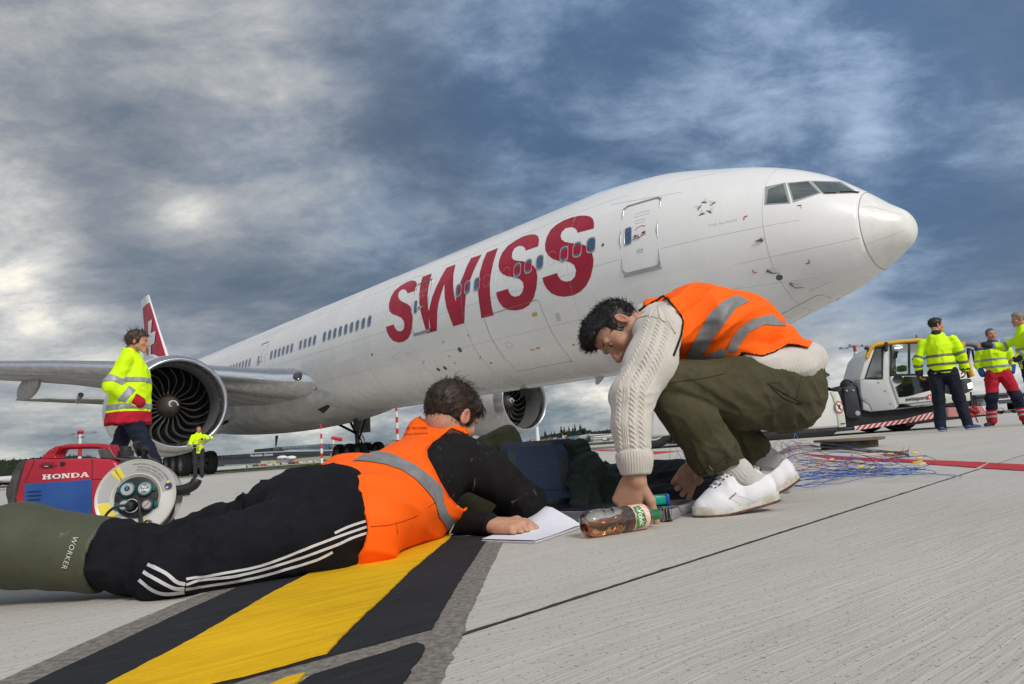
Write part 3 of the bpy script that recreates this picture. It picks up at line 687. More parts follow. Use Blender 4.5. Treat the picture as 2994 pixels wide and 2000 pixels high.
for (x, y, w, h) in ((1920, 578, 26, 20), (1938, 756, 22, 10), (1908, 764, 18, 9), (2126, 738, 16, 10)):
 skin_patch('placard', c3([(x - w / 2, y - h / 2), (x + w / 2, y - h / 2 - 2), (x + w / 2, y + h / 2 - 2), (x - w / 2, y + h / 2)]), M_YLAB, .006, 6.)
skin_patch('static_port_plate', c3([(2028, 572), (2048, 568), (2060, 610), (2040, 614)]), mat('plate_pale', (.55, .54, .52), .4, .2), .005, 6.)
def probe(px0, px1, px2):
 h, n = hit_px(*CN([px0])[0]); h2, n2 = hit_px(*CN([px1])[0]); mb = MB()
 mb.ball(PMI @ h, .045, 8, 6); mb.tube([PMI @ h, PMI @ (h2 + n2 * .10)], [.04, .022], 8)
 h3, n3 = hit_px(*CN([px2])[0]); mb.tube([PMI @ (h2 + n2 * .12), PMI @ (h3 + n3 * .13)], [.022, .010], 8)
 mb.obj('pitot_probe', mat('probe_metal', (.20, .17, .14), .4, .8), plane, 60)
probe((1220, 765), (1243, 768), (1296, 766)); probe((1370, 849), (1393, 856), (1450, 852))
h, n = hit_px(*CN([(1177, 562)])[0]); mb = MB(); mb.ball(PMI @ h, (.055, .055, .055), 10, 6); mb.tube([PMI @ h, PMI @ (h + n * .1 - (PM.to_3x3() @ Vector((.16, 0, 0))))], [.035, .01], 6); mb.obj('angle_of_attack_vane', mat('probe_metal', (.20, .17, .14)), plane, 60)
# antennas
mb = MB(); mb.ball((-9.6, .0, ZC + 3.03), (1.5, .55, .36), 20, 8); mb.obj('satcom_dome', M_ALU2, plane, 60)
mb = MB(); mb.ball((-16.3, .0, ZC + 3.15), (.10, .08, .16), 8, 5); mb.obj('beacon', mat('beacon_cap', (.7, .7, .72), .3), plane, 60)
for X, z, l in ((-19.8, -3.35, .62), (-6.5, -3.08, .35), (-30.2, -3.75, .72), (-2.6, -3.08, .25), (-.4, -3.08, .16)):
 mb = MB(); mb.loft([[(X + .22, -.02, ZC + z), (X + .22, .02, ZC + z), (X - .2, .02, ZC + z), (X - .2, -.02, ZC + z)], [(X - .1, -.01, ZC + z - l), (X - .1, .01, ZC + z - l), (X - .24, .01, ZC + z - l), (X - .24, -.01, ZC + z - l)]]); mb.obj('blade_antenna', M_DARK if l > .3 else M_FRAME, plane, None)
# belly air intake
T_F = bvh_of([fairing, fus], PM)
cb = lambda pts: [((640 + x * .21295) / VS, (900 + y * .21295) / VS) for x, y in pts]
skin_patch('air_intake', cb([(1335, 1395), (1500, 1312), (1640, 1368), (1470, 1470)]), mat('intake_lip', (.55, .54, .52), .4), .02, 8.)
skin_patch('air_intake_duct', cb([(1352, 1390), (1500, 1322), (1535, 1345), (1440, 1445)]), M_DARK, .03, 8.)
# -------- wings
def airfoil(c, th, n=22):
 up = []; lo = []
 for i in range(n + 1):
  x = (1 - math.cos(PI * i / n)) / 2; y = 5 * th * (.2969 * math.sqrt(x) - .126 * x - .3516 * x * x + .2843 * x ** 3 - .1015 * x ** 4)
  cam_ = .012 * math.sin(PI * x); up.append((-x * c, (y * .92 + cam_) * c)); lo.append((-x * c, (-y * 1.05 + cam_) * c))
 return up[::-1] + lo[1:]          # TE over the top to LE and back
WST = [(2.6, -18.9, 14.6, .142, 4.05), (4.2, -20.1, 13.4, .135, 4.22), (6.5, -21.7, 12.2, .125, 4.62), (8.2, -22.85, 11.2, .115, 4.92), (10.5, -24.35, 9.7, .105, 5.22), (12.6, -25.8, 8.7, .10, 5.42), (14.75, -27.25, 7.7, .098, 5.55), (19, -30.1, 6.1, .095, 6.0), (24, -33.5, 4.7, .09, 6.6), (29, -36.9, 3.2, .09, 7.35), (32.4, -41, .9, .08, 7.9)]
def wing_rings(sgn, i0, i1):
 R = []
 for (y, X, c, th, z) in WST:
  a = airfoil(c, th); n = len(a); tw = -.02 * (y - 2.6) / 10
  pts_ = [(X + px, sgn * y, z + pz + px * tw) for px, pz in a]; R.append(pts_[i0:i1])
 return R
NA = len(airfoil(1, .1)); LEi = NA // 2
for sgn in (-1, 1):
 w = empty('wing'); w.parent = plane
 mb = MB(); R = wing_rings(sgn, 0, NA); mb.loft(R, True)
 wo = mb.obj('wing_skin', M_GREYP, w, 50)
 mb = MB(); k = 5; RR = []
 for r_ in wing_rings(sgn, LEi - k, LEi + k + 1):
  c = Vector(r_[k]); RR.append([tuple(Vector(q) + (Vector(q) - Vector((c.x - 1., c.y, c.z))).normalized() * .012) for q in r_])
 mb.loft(RR, False, None, False); mb.obj('leading_edge', M_ALU, w, 60)
 for (y, L0, L1, hh) in ((12.9, -29.5, -37.6, .62), (19.5, -33, -39, .5), (6.4, -30, -36.2, .5)):
  z = 4.9 + (y - 6.4) * .06; mb = MB(); mb.ball(((L0 + L1) / 2, sgn * y, z - .18), (abs(L1 - L0) / 2, .36, hh), 20, 12); mb.obj('flap_fairing', M_GREYP, w, 60)
 if sgn < 0:
  mb = MB(); mb.tube([(-33.6, -10.35, 4.75), (-34.5, -10.35, 4.4)], [.16, .13], 8); mb.obj('flap_hinge', M_ALU2, w, 60)
  T_W = bvh_of([wo], PM)
  h, n = hit_px(*cb([(1082, 936)])[0], T_W)
  if h is not None:
   q = n.to_track_quat('Z', 'Y').to_matrix().to_4x4(); mb = MB(); mb.lathe([(0, .30), (.05, .26), (.07, .0005)], 18, PMI @ Matrix.Translation(h) @ q @ Matrix.Diagonal((.8, 1.2, 1, 1)), 'z'); mb.obj('landing_light', mat('lamp_glass', (.02, .02, .022), .08, coat=1.), w, 60)
# -------- tail
mb = MB(); FR = []
for (z, X, c, th) in ((2.4, -50.5, 12.0, .09), (4.7, -54.9, 8.9, .09), (8.2, -58.5, 6.2, .09), (12.42, -62.5, 3.2, .09)):
 a = airfoil(c, th); FR.append([(X + px, pz, ZC + z - .0) for px, pz in a])
mb.loft(FR); fin = mb.obj('vertical_fin', M_WHITE, plane, 50)
TF = bvh_of([fin], PM)
cf = lambda pts: [((400 + x * .14674) / VS, (850 + y * .14674) / VS) for x, y in pts]
skin_patch('fin_colour', cf([(128, 352), (150, 325), (195, 278), (262, 240), (350, 520), (470, 920), (600, 1350), (620, 1480), (560, 1560), (250, 1560), (222, 1400), (180, 900)]), M_FIN, .07, 6., T=TF, parent=fin)
skin_patch('fin_cross', cf([(250, 615), (327, 577), (305, 842), (398, 808), (375, 1045), (305, 1088), (305, 1378), (265, 1400), (257, 1135), (213, 1165), (203, 930), (252, 890)]), mat('cross_white', (.72, .72, .71), .4), .12, 6., T=TF, parent=fin)
for sgn in (-1, 1):
 mb = MB(); R = []
 for (y, X, c, th, z) in ((.6, -52.4, 7.6, .09, 6.1), (10.3, -59.9, 2.6, .09, 6.92), (10.77, -60.6, 2.1, .06, 7.0)):
  R.append([(X + px, sgn * y, z + pz) for px, pz in airfoil(c, th)])
 mb.loft(R); mb.obj('tailplane', M_GREYP, plane, 50)
# -------- engines
EX, EZ = -16.62, 2.82
bl_mb = MB()
def blade_mesh():
 mb = MB(); rows = []
 N = 9
 for i in range(N):
  t = i / (N - 1); r = .50 + (1.63 - .50) * t
  sweep = .10 * math.sin(PI * t * 1.05) - .30 * max(0, t - .42) ** 1.5 * 1.6 + .03   # S-shaped leading edge, seen from the front
  pitch = math.radians(12 + 36 * t); ch = (.34 + .14 * math.sin(PI * t)) * .9
  row_f = []; row_b = []
  for j in range(5):
   s = (j / 4 - .0) * ch; x = -s * math.cos(pitch) - .12 * math.sin(PI * t); a = sweep + (s * math.sin(pitch)) / r
   th = .011 * math.sin(PI * (j + .35) / 4.7) + .003
   y, z = r * math.sin(a), r * math.cos(a); tx, ty, tz = math.sin(pitch) * th, math.cos(pitch) * math.cos(a) * th, -math.cos(pitch) * math.sin(a) * th
   row_f.append((x + tx, y + ty, z + tz)); row_b.append((x - tx, y - ty, z - tz))
  rows.append(row_f + row_b[::-1])
 mb.loft(rows); me = mb.mesh('fan_blade', 50)
 me.materials.append(mat('blade_composite', (.020, .020, .021), .4, .1, var=.3, vscale=5, coat=.1)); me.materials.append(mat('blade_edge', (.36, .35, .33), .35, .8))
 for p in me.polygons:
  vs_ = [i % 10 for i in p.vertices]
  if set(vs_) <= {0, 9, 1, 8} and not set(vs_) <= {1, 8}: p.material_index = 1
 return me
me_bl = blade_mesh()
M_LIPIN = mat('inlet_liner', (.30, .30, .30), .45, .6, var=.12, vscale=4)
for sgn in (-1, 1):
 e = empty('engine'); e.parent = plane; e.location = (EX, sgn * 9.61, EZ)
 mb = MB()
 lip = [(-.62, 2.03), (-.42, 1.985), (-.22, 1.93), (-.09, 1.875), (-.02, 1.825), (0, 1.79), (-.02, 1.755), (-.10, 1.71), (-.24, 1.675), (-.42, 1.655)]
 mb.lathe(lip, 72); mb.obj('inlet_lip', M_ALU, e, 80)
 mb = MB(); mb.lathe([(-.42, 1.655), (-.75, 1.64), (-1.2, 1.66), (-1.75, 1.68)], 64); mb.obj('inlet_duct', M_LIPIN, e, 80)
 mb = MB(); mb.lathe([(-1.75, 1.68), (-2.7, 1.66), (-2.7, .0006)], 48); mb.obj('fan_case', mat('fan_case_black', (.012, .012, .013), .6), e, 80)
 mb = MB(); mb.lathe([(-.62, 2.03), (-1.2, 2.10), (-2.2, 2.14), (-3.4, 2.10), (-4.6, 1.92), (-5.6, 1.66), (-5.75, 1.6), (-5.75, 1.45), (-5.2, 1.4)], 64); mb.obj('nacelle', M_NAC, e, 80)
 mb = MB(); mb.lathe([(-5.0, 1.4), (-6.0, 1.1), (-7.2, .78), (-7.3, .72), (-7.0, .5), (-7.8, .35), (-8.6, .03)], 40); mb.obj('exhaust_core', M_ALU2, e, 80)
 mb = MB(); sp = [(-1.22 - .95 * 0, .003), (-1.225, .06), (-1.25, .14), (-1.31, .23), (-1.42, .33), (-1.56, .41), (-1.74, .475), (-1.95, .51), (-2.3, .52)]; mb.lathe(sp, 40); spn = mb.obj('spinner', mat('spinner_black', (.075, .065, .058), .45, var=.3, vscale=3), e, 80)
 mb = MB(); P = []
 for i in range(26):
  t = i / 25; rr_ = .05 + .20 * t; a = -1.2 + t * 4.4; xx = np.interp(rr_, [.003, .06, .14, .23, .33, .41], [-1.22, -1.225, -1.25, -1.31, -1.42, -1.56]); P.append((xx + .012, -rr_ * math.cos(a) * 1., rr_ * math.sin(a)))
 mb.tube(P, [.016 + .018 * min(1, t_ / 12) for t_ in range(26)], 6); mb.obj('spinner_swirl', mat('swirl_white', (.66, .65, .62), .6, var=.3, vscale=30), e, None)
 for k in range(22):
  b_ = link('fan_blade', me_bl, e); b_.location = (-1.72, 0, 0); b_.rotation_euler = (2 * PI * k / 22 + .1, 0, 0)
 mb = MB(); mb.loft([[(-2.2, -.12, 2.0), (-2.2, .12, 2.0), (-7.6, .2, 1.3), (-7.6, -.2, 1.3)], [(-4.6, -.1, 2.62), (-4.6, .1, 2.62), (-10, .2, 2.3), (-10, -.2, 2.3)]]); mb.obj('pylon', M_NAC, e, None)
 # drooped actuator links behind the near nacelle
mb = MB()
for a, b, r_ in (((-22.2, -7.7, 3.6), (-24.4, -6.5, 2.2), .10), ((-24.4, -6.5, 2.2), (-22.9, -6.1, 3.8), .08), ((-23.2, -7.2, 3.3), (-24.8, -7.0, 1.9), .07), ((-22.4, -7.6, 2.4), (-24.6, -6.6, 3.1), .10)):
 mb.tube([a, b], [r_, r_ * .6], 6)
mb.obj('flap_linkage', M_DARK, plane, None)
# -------- landing gear
def gear(sgn):
 g = empty('main_landing_gear'); g.parent = plane; gx = -29.5; GZ = -.366
 mb = MB(); mb.tube([(gx, sgn * 5.5, GZ + .7), (gx, sgn * 5.4, 2.0), (gx + .1, sgn * 5.1, 4.4)], [.15, .17, .26], 12); mb.tube([(gx + 1.7, sgn * 5.5, GZ + .62), (gx - 1.7, sgn * 5.5, GZ + .62)], .15, 8)
 mb.obj('shock_strut', mat('gear_metal', (.22, .215, .20), .5, .5, var=.5, vscale=6), g, 60)
 mb = MB(); mb.tube([(gx, sgn * 5.45, 1.5), (gx + 1.1, sgn * 3.9, 3.2)], .09, 8); mb.tube([(gx, sgn * 5.45, 1.6), (gx - .2, sgn * 3.2, 2.8)], .09, 8); mb.tube([(gx + .1, sgn * 5.5, 1.2), (gx + 1.9, sgn * 5.4, 3.4)], .07, 8); mb.tube([(gx + .25, sgn * 5.5, .4), (gx + .55, sgn * 5.5, .95), (gx + .2, sgn * 5.5, 1.4)], .05, 6)
 mb.obj('side_brace', M_DARK, g, 60)
 mb = MB(); mb.cbox((gx - .1, sgn * 6.05, 2.55), (1.7, .06, 1.75)); mb.obj('gear_door', M_GREYP, g, None)
 mb = MB()
 for k in range(5): mb.tube([(gx + .2, sgn * 5.6, 1.8 - .2 * k), (gx + .45 + .1 * k, sgn * (5.75 - .05 * k), 1.2), (gx + .5, sgn * 5.7, .45 + .05 * k)], .018, 5)
 mb.obj('hydraulic_hose', M_DARK, g, None)
 for i in (-1, 0, 1):
  mb = MB(); mb.tube([(gx + i * 1.46, sgn * 4.75, GZ + .675), (gx + i * 1.46, sgn * 6.25, GZ + .675)], .07, 8); mb.obj('axle', M_DARK, g, 60)
  for j in (-.68, .68):
   o = link('wheel', me_tyre, g); o.location = (gx + i * 1.46, sgn * (5.5) + j, GZ + .675)
   q = link('wheel_rim', me_rim, g); q.location = o.location; q.rotation_euler = (0, 0, 0 if j * 1 < 0 else PI)
mb = MB(); mb.lathe([(-.19, .36), (-.25, .42), (-.26, .50), (-.24, .60), (-.17, .655), (-.10, .668), (-.095, .658), (-.085, .658), (-.08, .672), (.08, .672), (.085, .658), (.095, .658), (.10, .668), (.17, .655), (.24, .60), (.26, .50), (.25, .42), (.19, .36)], 40, axis='y'); me_tyre = mb.mesh('tyre', 50); me_tyre.materials.append(M_RUB)
mb = MB(); mb.lathe([(-.20, .37), (-.22, .36), (-.20, .33), (-.10, .30), (-.08, .2), (-.15, .17), (-.20, .10), (-.21, .0005)], 24, axis='y'); mb.lathe([(.2, .37), (.1, .3), (.1, .0005)], 24, axis='y')
for k in range(10): mb.tube([(.25 * math.cos(k * PI / 5), -.13, .25 * math.sin(k * PI / 5)), (.25 * math.cos(k * PI / 5), -.08, .25 * math.sin(k * PI / 5))], .03, 6)
me_rim = mb.mesh('wheel_rim', 50); me_rim.materials.append(M_RIM)
gear(-1); gear(1)
g = empty('nose_landing_gear'); g.parent = plane
mb = MB(); mb.tube([(1.8, 0, .55), (1.95, 0, ZC - 2.6)], [.11, .14], 12); mb.tube([(1.8, -.4, .53), (1.8, .4, .53)], .07, 8); mb.tube([(1.85, 0, 1.6), (.6, 0, ZC - 2.8)], .07, 8); mb.obj('shock_strut', mat('gear_metal', (.22, .215, .20)), g, 60)
for j in (-.34, .34):
 o = link('wheel', me_tyre, g); o.location = (1.8, j, .555); o.scale = (.8, .7, .8)
# ================================================================== organic forms: signed distance grids meshed with surface nets
_lat = np.random.RandomState(5).rand(32, 32, 32).astype(np.float32)
def vnoise(P, f=1., seed=0.):
 """value noise at points P (n,3)"""
 q = P * f + seed; i = np.floor(q).astype(np.int32); t = q - i; t = t * t * (3 - 2 * t); i &= 31; j = (i + 1) & 31
 x0, y0, z0 = i[:, 0], i[:, 1], i[:, 2]; x1, y1, z1 = j[:, 0], j[:, 1], j[:, 2]; tx, ty, tz = t[:, 0], t[:, 1], t[:, 2]
 a = _lat[x0, y0, z0] * (1 - tx) + _lat[x1, y0, z0] * tx; b = _lat[x0, y1, z0] * (1 - tx) + _lat[x1, y1, z0] * tx
 c = _lat[x0, y0, z1] * (1 - tx) + _lat[x1, y0, z1] * tx; d = _lat[x0, y1, z1] * (1 - tx) + _lat[x1, y1, z1] * tx
 return (a * (1 - ty) + b * ty) * (1 - tz) + (c * (1 - ty) + d * ty) * tz
def folds(P, axis, f, stretch=.3, seed=0., sharp=2.):
 """creases that run along `axis`"""
 a = np.array(axis, float); a /= np.linalg.norm(a)
 al = P @ a; Q = P - np.outer(al, a) * (1 - stretch)
 w = vnoise(Q, f * .6, seed + 3.3)
 Q = Q + (w[:, None] - .5) * .5 / f
 n = vnoise(Q, f, seed); r = 1 - np.abs(2 * n - 1)
 return r ** sharp
def smin(a, b, k):
 if k <= 0: return np.minimum(a, b)
 h = np.maximum(k - np.abs(a - b), 0) / k
 return np.minimum(a, b) - h * h * k * .25
class SDF:
 def __init__(s, lo, hi, h):
  s.lo = np.array(lo, float); s.h = h; s.n = np.ceil((np.array(hi, float) - s.lo) / h).astype(int) + 1
  s.ax = [(s.lo[i] + np.arange(s.n[i]) * h).astype(np.float32) for i in range(3)]; s.d = np.full(tuple(s.n), 1., np.float32)
 def sub(s, lo, hi, pad):
  a = np.clip(np.floor((np.array(lo) - pad - s.lo) / s.h).astype(int), 0, s.n); b = np.clip(np.ceil((np.array(hi) + pad - s.lo) / s.h).astype(int) + 1, 0, s.n)
  return tuple(slice(a[i], max(b[i], a[i])) for i in range(3))
 def grid(s, sl):
  return s.ax[0][sl[0]][:, None, None], s.ax[1][sl[1]][None, :, None], s.ax[2][sl[2]][None, None, :]
 def put(s, sl, q, k, mode='u'):
  if mode == 'u': s.d[sl] = smin(s.d[sl], q, k)
  else: s.d[sl] = -smin(-s.d[sl], q, k)          # subtract
 def cone(s, a, b, ra, rb, k=.03, mode='u', flat=None):
  """tapered capsule; flat = (axis, factor) squeezes the section along an axis"""
  a = np.array(a, float); b = np.array(b, float); r = max(ra, rb) * (1 if flat is None else max(1, flat[1]))
  sl = s.sub(np.minimum(a, b) - r, np.maximum(a, b) + r, k + 2 * s.h)
  if any(x.stop <= x.start for x in sl): return s
  X, Y, Z = s.grid(sl); ba = b - a; L = max(ba @ ba, 1e-9)
  px, py, pz = X - a[0], Y - a[1], Z - a[2]
  t = np.clip((px * ba[0] + py * ba[1] + pz * ba[2]) / L, 0, 1)
  dx, dy, dz = px - t * ba[0], py - t * ba[1], pz - t * ba[2]
  if flat is None: d = np.sqrt(dx * dx + dy * dy + dz * dz) - (ra + (rb - ra) * t)
  else:
   f_ = np.array(flat[0], float); f_ /= np.linalg.norm(f_); c = dx * f_[0] + dy * f_[1] + dz * f_[2]; e = 1 / flat[1] ** 2 - 1
   d = (np.sqrt(np.maximum(dx * dx + dy * dy + dz * dz + c * c * e, 0)) - (ra + (rb - ra) * t)) * min(1, flat[1])
  s.put(sl, d, k, mode); return s
 def ell(s, c, r, R=None, k=.02, mode='u'):
  """ellipsoid with radii along the rows of R"""
  c = np.array(c, float); R = np.eye(3) if R is None else np.array(R); m = max(r)
  sl = s.sub(c - m, c + m, k + 2 * s.h)
  if any(x.stop <= x.start for x in sl): return s
  X, Y, Z = s.grid(sl); px, py, pz = X - c[0], Y - c[1], Z - c[2]; k0 = 0; k1 = 0
  for i in range(3):
   q = px * R[i][0] + py * R[i][1] + pz * R[i][2]; k0 = k0 + (q / r[i]) ** 2; k1 = k1 + (q / r[i] ** 2) ** 2
  k0 = np.sqrt(k0); k1 = np.sqrt(k1); d = k0 * (k0 - 1) / np.maximum(k1, 1e-6)
  d = np.maximum(d, -min(r)); s.put(sl, d, k, mode); return s
 def chain(s, pts, k=.03, flat=None):
  for (a, ra), (b, rb) in zip(pts, pts[1:]): s.cone(a, b, ra, rb, k, flat=flat)
  return s
 def cut(s, p, n, k=.004):
  """keep the side the normal points away from"""
  n = np.array(n, float); n /= np.linalg.norm(n); X, Y, Z = s.grid((slice(None),) * 3)
  s.d = -smin(-s.d, -((X - p[0]) * n[0] + (Y - p[1]) * n[1] + (Z - p[2]) * n[2]).astype(np.float32), k); return s
 def ground(s, z=.0, k=.01): return s.cut((0, 0, z), (0, 0, -1), k)
 def displace(s, fn, band=.03):
  m = np.abs(s.d) < band; i = np.nonzero(m)
  P = np.stack([s.ax[j][i[j]] for j in range(3)], 1).astype(np.float64); s.d[i] += fn(P, s.d[i]).astype(np.float32); return s
 def offset(s, o): s.d = s.d - o; return s
 def like(s): c = SDF.__new__(SDF); c.lo, c.h, c.n, c.ax, c.d = s.lo, s.h, s.n, s.ax, np.full_like(s.d, 1.); return c
 def copy(s): c = s.like(); c.d = s.d.copy(); return c
 def nets(s):
  d = s.d; d[0], d[-1] = 1, 1; d[:, 0] = 1; d[:, -1] = 1; d[:, :, 0] = 1; d[:, :, -1] = 1
  g = d < 0; nx, ny, nz = d.shape
  cnt = np.zeros((nx - 1, ny - 1, nz - 1), np.int8)
  for a in (0, 1):
   for b in (0, 1):
    for c in (0, 1): cnt += g[a:nx - 1 + a, b:ny - 1 + b, c:nz - 1 + c]
  I = np.nonzero((cnt > 0) & (cnt < 8)); N = len(I[0]); idx = np.full(cnt.shape, -1, np.int32); idx[I] = np.arange(N)
  acc = np.zeros((N, 3)); w = np.zeros(N)
  cs = [(a, b, c) for a in (0, 1) for b in (0, 1) for c in (0, 1)]; vals = {c: d[I[0] + c[0], I[1] + c[1], I[2] + c[2]] for c in cs}
  for c in cs:
   for ax in range(3):
    if c[ax] == 0:
     e = list(c); e[ax] = 1; e = tuple(e); v0, v1 = vals[c], vals[e]; x = (v0 < 0) != (v1 < 0)
     t = np.where(x, v0 / np.where(x, v0 - v1, 1), 0)
     for j in range(3): acc[:, j] += np.where(x, c[j] + (t if j == ax else 0), 0)
     w += x
  V = (np.stack(I, 1) + acc / w[:, None]) * s.h + s.lo; Q = []
  for ax in range(3):
   o = [(1, 2), (2, 0), (0, 1)][ax]; sl0 = [slice(1, -1)] * 3; sl0[ax] = slice(0, -1); sl1 = list(sl0); sl1[ax] = slice(1, None)
   A_ = g[tuple(sl0)]; B_ = g[tuple(sl1)]; J = np.nonzero(A_ != B_); fl = A_[J]
   base = [J[0] + sl0[0].start, J[1] + sl0[1].start, J[2] + sl0[2].start]
   def cell(du, dv):
    q = list(base); q[o[0]] = q[o[0]] + du; q[o[1]] = q[o[1]] + dv; return idx[tuple(q)]
   q = np.stack([cell(-1, -1), cell(0, -1), cell(0, 0), cell(-1, 0)], 1); q[~fl] = q[~fl][:, ::-1]; Q.append(q)
  Q = np.concatenate(Q); Q = Q[(Q >= 0).all(1)]
  return V, Q
def mesh_np(name, V, Q, smooth=True):
 me = bpy.data.meshes.new(name); me.vertices.add(len(V)); me.vertices.foreach_set('co', np.asarray(V, np.float32).ravel())
 k = Q.shape[1]; me.loops.add(len(Q) * k); me.loops.foreach_set('vertex_index', Q.ravel().astype(np.int32))
 me.polygons.add(len(Q)); me.polygons.foreach_set('loop_start', np.arange(0, len(Q) * k, k, dtype=np.int32)); me.polygons.foreach_set('loop_total', np.full(len(Q), k, np.int32))
 me.polygons.foreach_set('use_smooth', np.full(len(Q), smooth)); me.update(calc_edges=True); me.validate(); return me
def join_np(parts):
 V = []; Q = []; k = 0
 for v, q in parts: V.append(v); Q.append(q + k); k += len(v)
 return np.concatenate(V), np.concatenate(Q)
def relax(V, Q, it=1, lam=.5):
 for _ in range(it):
  acc = np.zeros_like(V); w = np.zeros(len(V))
  for a in range(4):
   b = (a + 1) % 4
   for i, j in ((a, b), (b, a)):
    for c in range(3): acc[:, c] += np.bincount(Q[:, i], weights=V[Q[:, j], c], minlength=len(V))
    w += np.bincount(Q[:, i], minlength=len(V))
  V = V + (acc / np.maximum(w, 1)[:, None] - V) * lam
 return V
def sobj(name, parts, m, parent, rel=1, inv=None, attrs=None):
 V, Q = join_np(parts) if isinstance(parts, list) else parts.nets()
 if rel: V = relax(V, Q, rel, .45)
 W_ = V
 if inv is not None: W_ = V @ np.array(inv.to_3x3()).T + np.array(inv.translation)
 me = mesh_np(name, W_, Q); me.materials.append(m)
 if attrs:
  for k_, fn in attrs.items():
   a = me.attributes.new(k_, 'FLOAT', 'POINT'); a.data.foreach_set('value', fn(V).astype(np.float32))
 return link(name, me, parent)
def lb(pts, pad): P = np.array([list(p) for p in pts]); return P.min(0) - pad, P.max(0) + pad
nv = lambda v: np.array(v, float) / np.linalg.norm(v)
# -------- cloth and skin materials
def cloth(name, c, rough=.85, weave=700, wb=.25, var=.18, dust=0., c_dust=(.45, .43, .4), sheen=.0, big=3., spec=.25, fuzz=None):
 if name in _mats: return _mats[name]
 m = bpy.data.materials.new(name); m.use_nodes = True; nt = NT(m.node_tree); b = m.node_tree.nodes['Principled BSDF']
 geo = nt.node('ShaderNodeNewGeometry'); P = geo.outputs['Position']
 n = nt.noise(P, big, 5, .65); f2 = nt.noise(P, weave, 2, .6); mid = nt.noise(P, 45, 4, .7)
 col = nt.mix(nt.mapr(nt.m('ADD', nt.m('MULTIPLY', n, .6), nt.m('MULTIPLY', mid, .4)), .35, .65), tuple(x * (1 - var) for x in c), tuple(min(x * (1 + var * .6), 1) for x in c))
 if dust:
  dn = nt.noise(P, 16, 9, .78, .6)
  col = nt.mix(nt.m('MULTIPLY', nt.mapr(dn, .60, .70), dust), col, c_dust)
 nt.put(b.inputs['Base Color'], col); b.inputs['Roughness'].default_value = rough; b.inputs['Specular IOR Level'].default_value = spec
 b.inputs['Sheen Weight'].default_value = sheen; b.inputs['Sheen Roughness'].default_value = .5
 bp = nt.node('ShaderNodeBump'); bp.inputs['Strength'].default_value = wb; bp.inputs['Distance'].default_value = .0012
 nt.put(bp.inputs['Height'], nt.m('ADD', f2, nt.m('MULTIPLY', mid, 1.2))); nt.put(b.inputs['Normal'], bp.outputs[0])
 _mats[name] = m; return m
def skinmat(name, c, red=(.42, .12, .08), beard=(.16, .10, .08)):
 if name in _mats: return _mats[name]
 m = bpy.data.materials.new(name); m.use_nodes = True; nt = NT(m.node_tree); b = m.node_tree.nodes['Principled BSDF']
 at = nt.node('ShaderNodeAttribute', attribute_name='red'); ab = nt.node('ShaderNodeAttribute', attribute_name='beard')
 geo = nt.node('ShaderNodeNewGeometry'); P = geo.outputs['Position']; n = nt.noise(P, 35, 5, .6); f2 = nt.noise(P, 420, 3, .6)
 col = nt.mix(nt.mapr(n, .3, .7), tuple(x * .86 for x in c), tuple(min(1, x * 1.1) for x in c))
 col = nt.mix(nt.m('MULTIPLY', at.outputs['Fac'], .75), col, red); col = nt.mix(nt.m('MULTIPLY', ab.outputs['Fac'], nt.mapr(f2, .2, .6, .45, .8)), col, beard)
 nt.put(b.inputs['Base Color'], col); b.inputs['Roughness'].default_value = .58; b.inputs['Specular IOR Level'].default_value = .35; b.inputs['Subsurface Weight'].default_value = .06; b.inputs['Subsurface Radius'].default_value = (.010, .004, .002); b.inputs['Subsurface Scale'].default_value = 1.
 bp = nt.node('ShaderNodeBump'); bp.inputs['Strength'].default_value = .25; bp.inputs['Distance'].default_value = .0008; nt.put(bp.inputs['Height'], nt.m('ADD', f2, n)); nt.put(b.inputs['Normal'], bp.outputs[0])
 _mats[name] = m; return m
def hairmat(name, c):
 if name in _mats: return _mats[name]
 m = bpy.data.materials.new(name); m.use_nodes = True; nt = NT(m.node_tree); b = m.node_tree.nodes['Principled BSDF']
 geo = nt.node('ShaderNodeNewGeometry'); n = nt.noise(geo.outputs['Position'], 160, 4, .7); n2 = nt.noise(geo.outputs['Position'], 22, 3, .6)
 nt.put(b.inputs['Base Color'], nt.mix(nt.mapr(nt.m('ADD', nt.m('MULTIPLY', n, .5), nt.m('MULTIPLY', n2, .5)), .36, .64), tuple(x * .5 for x in c), tuple(x * 1.5 for x in c)))
 b.inputs['Roughness'].default_value = .5; b.inputs['Specular IOR Level'].default_value = .35
 _mats[name] = m; return m
M_EYEW = mat('eye_white', (.36, .31, .29), .15); M_IRIS = mat('iris_dark', (.03, .018, .012), .1, coat=1.)
M_BROW = mat('brow_hair', (.018, .012, .01), .8)
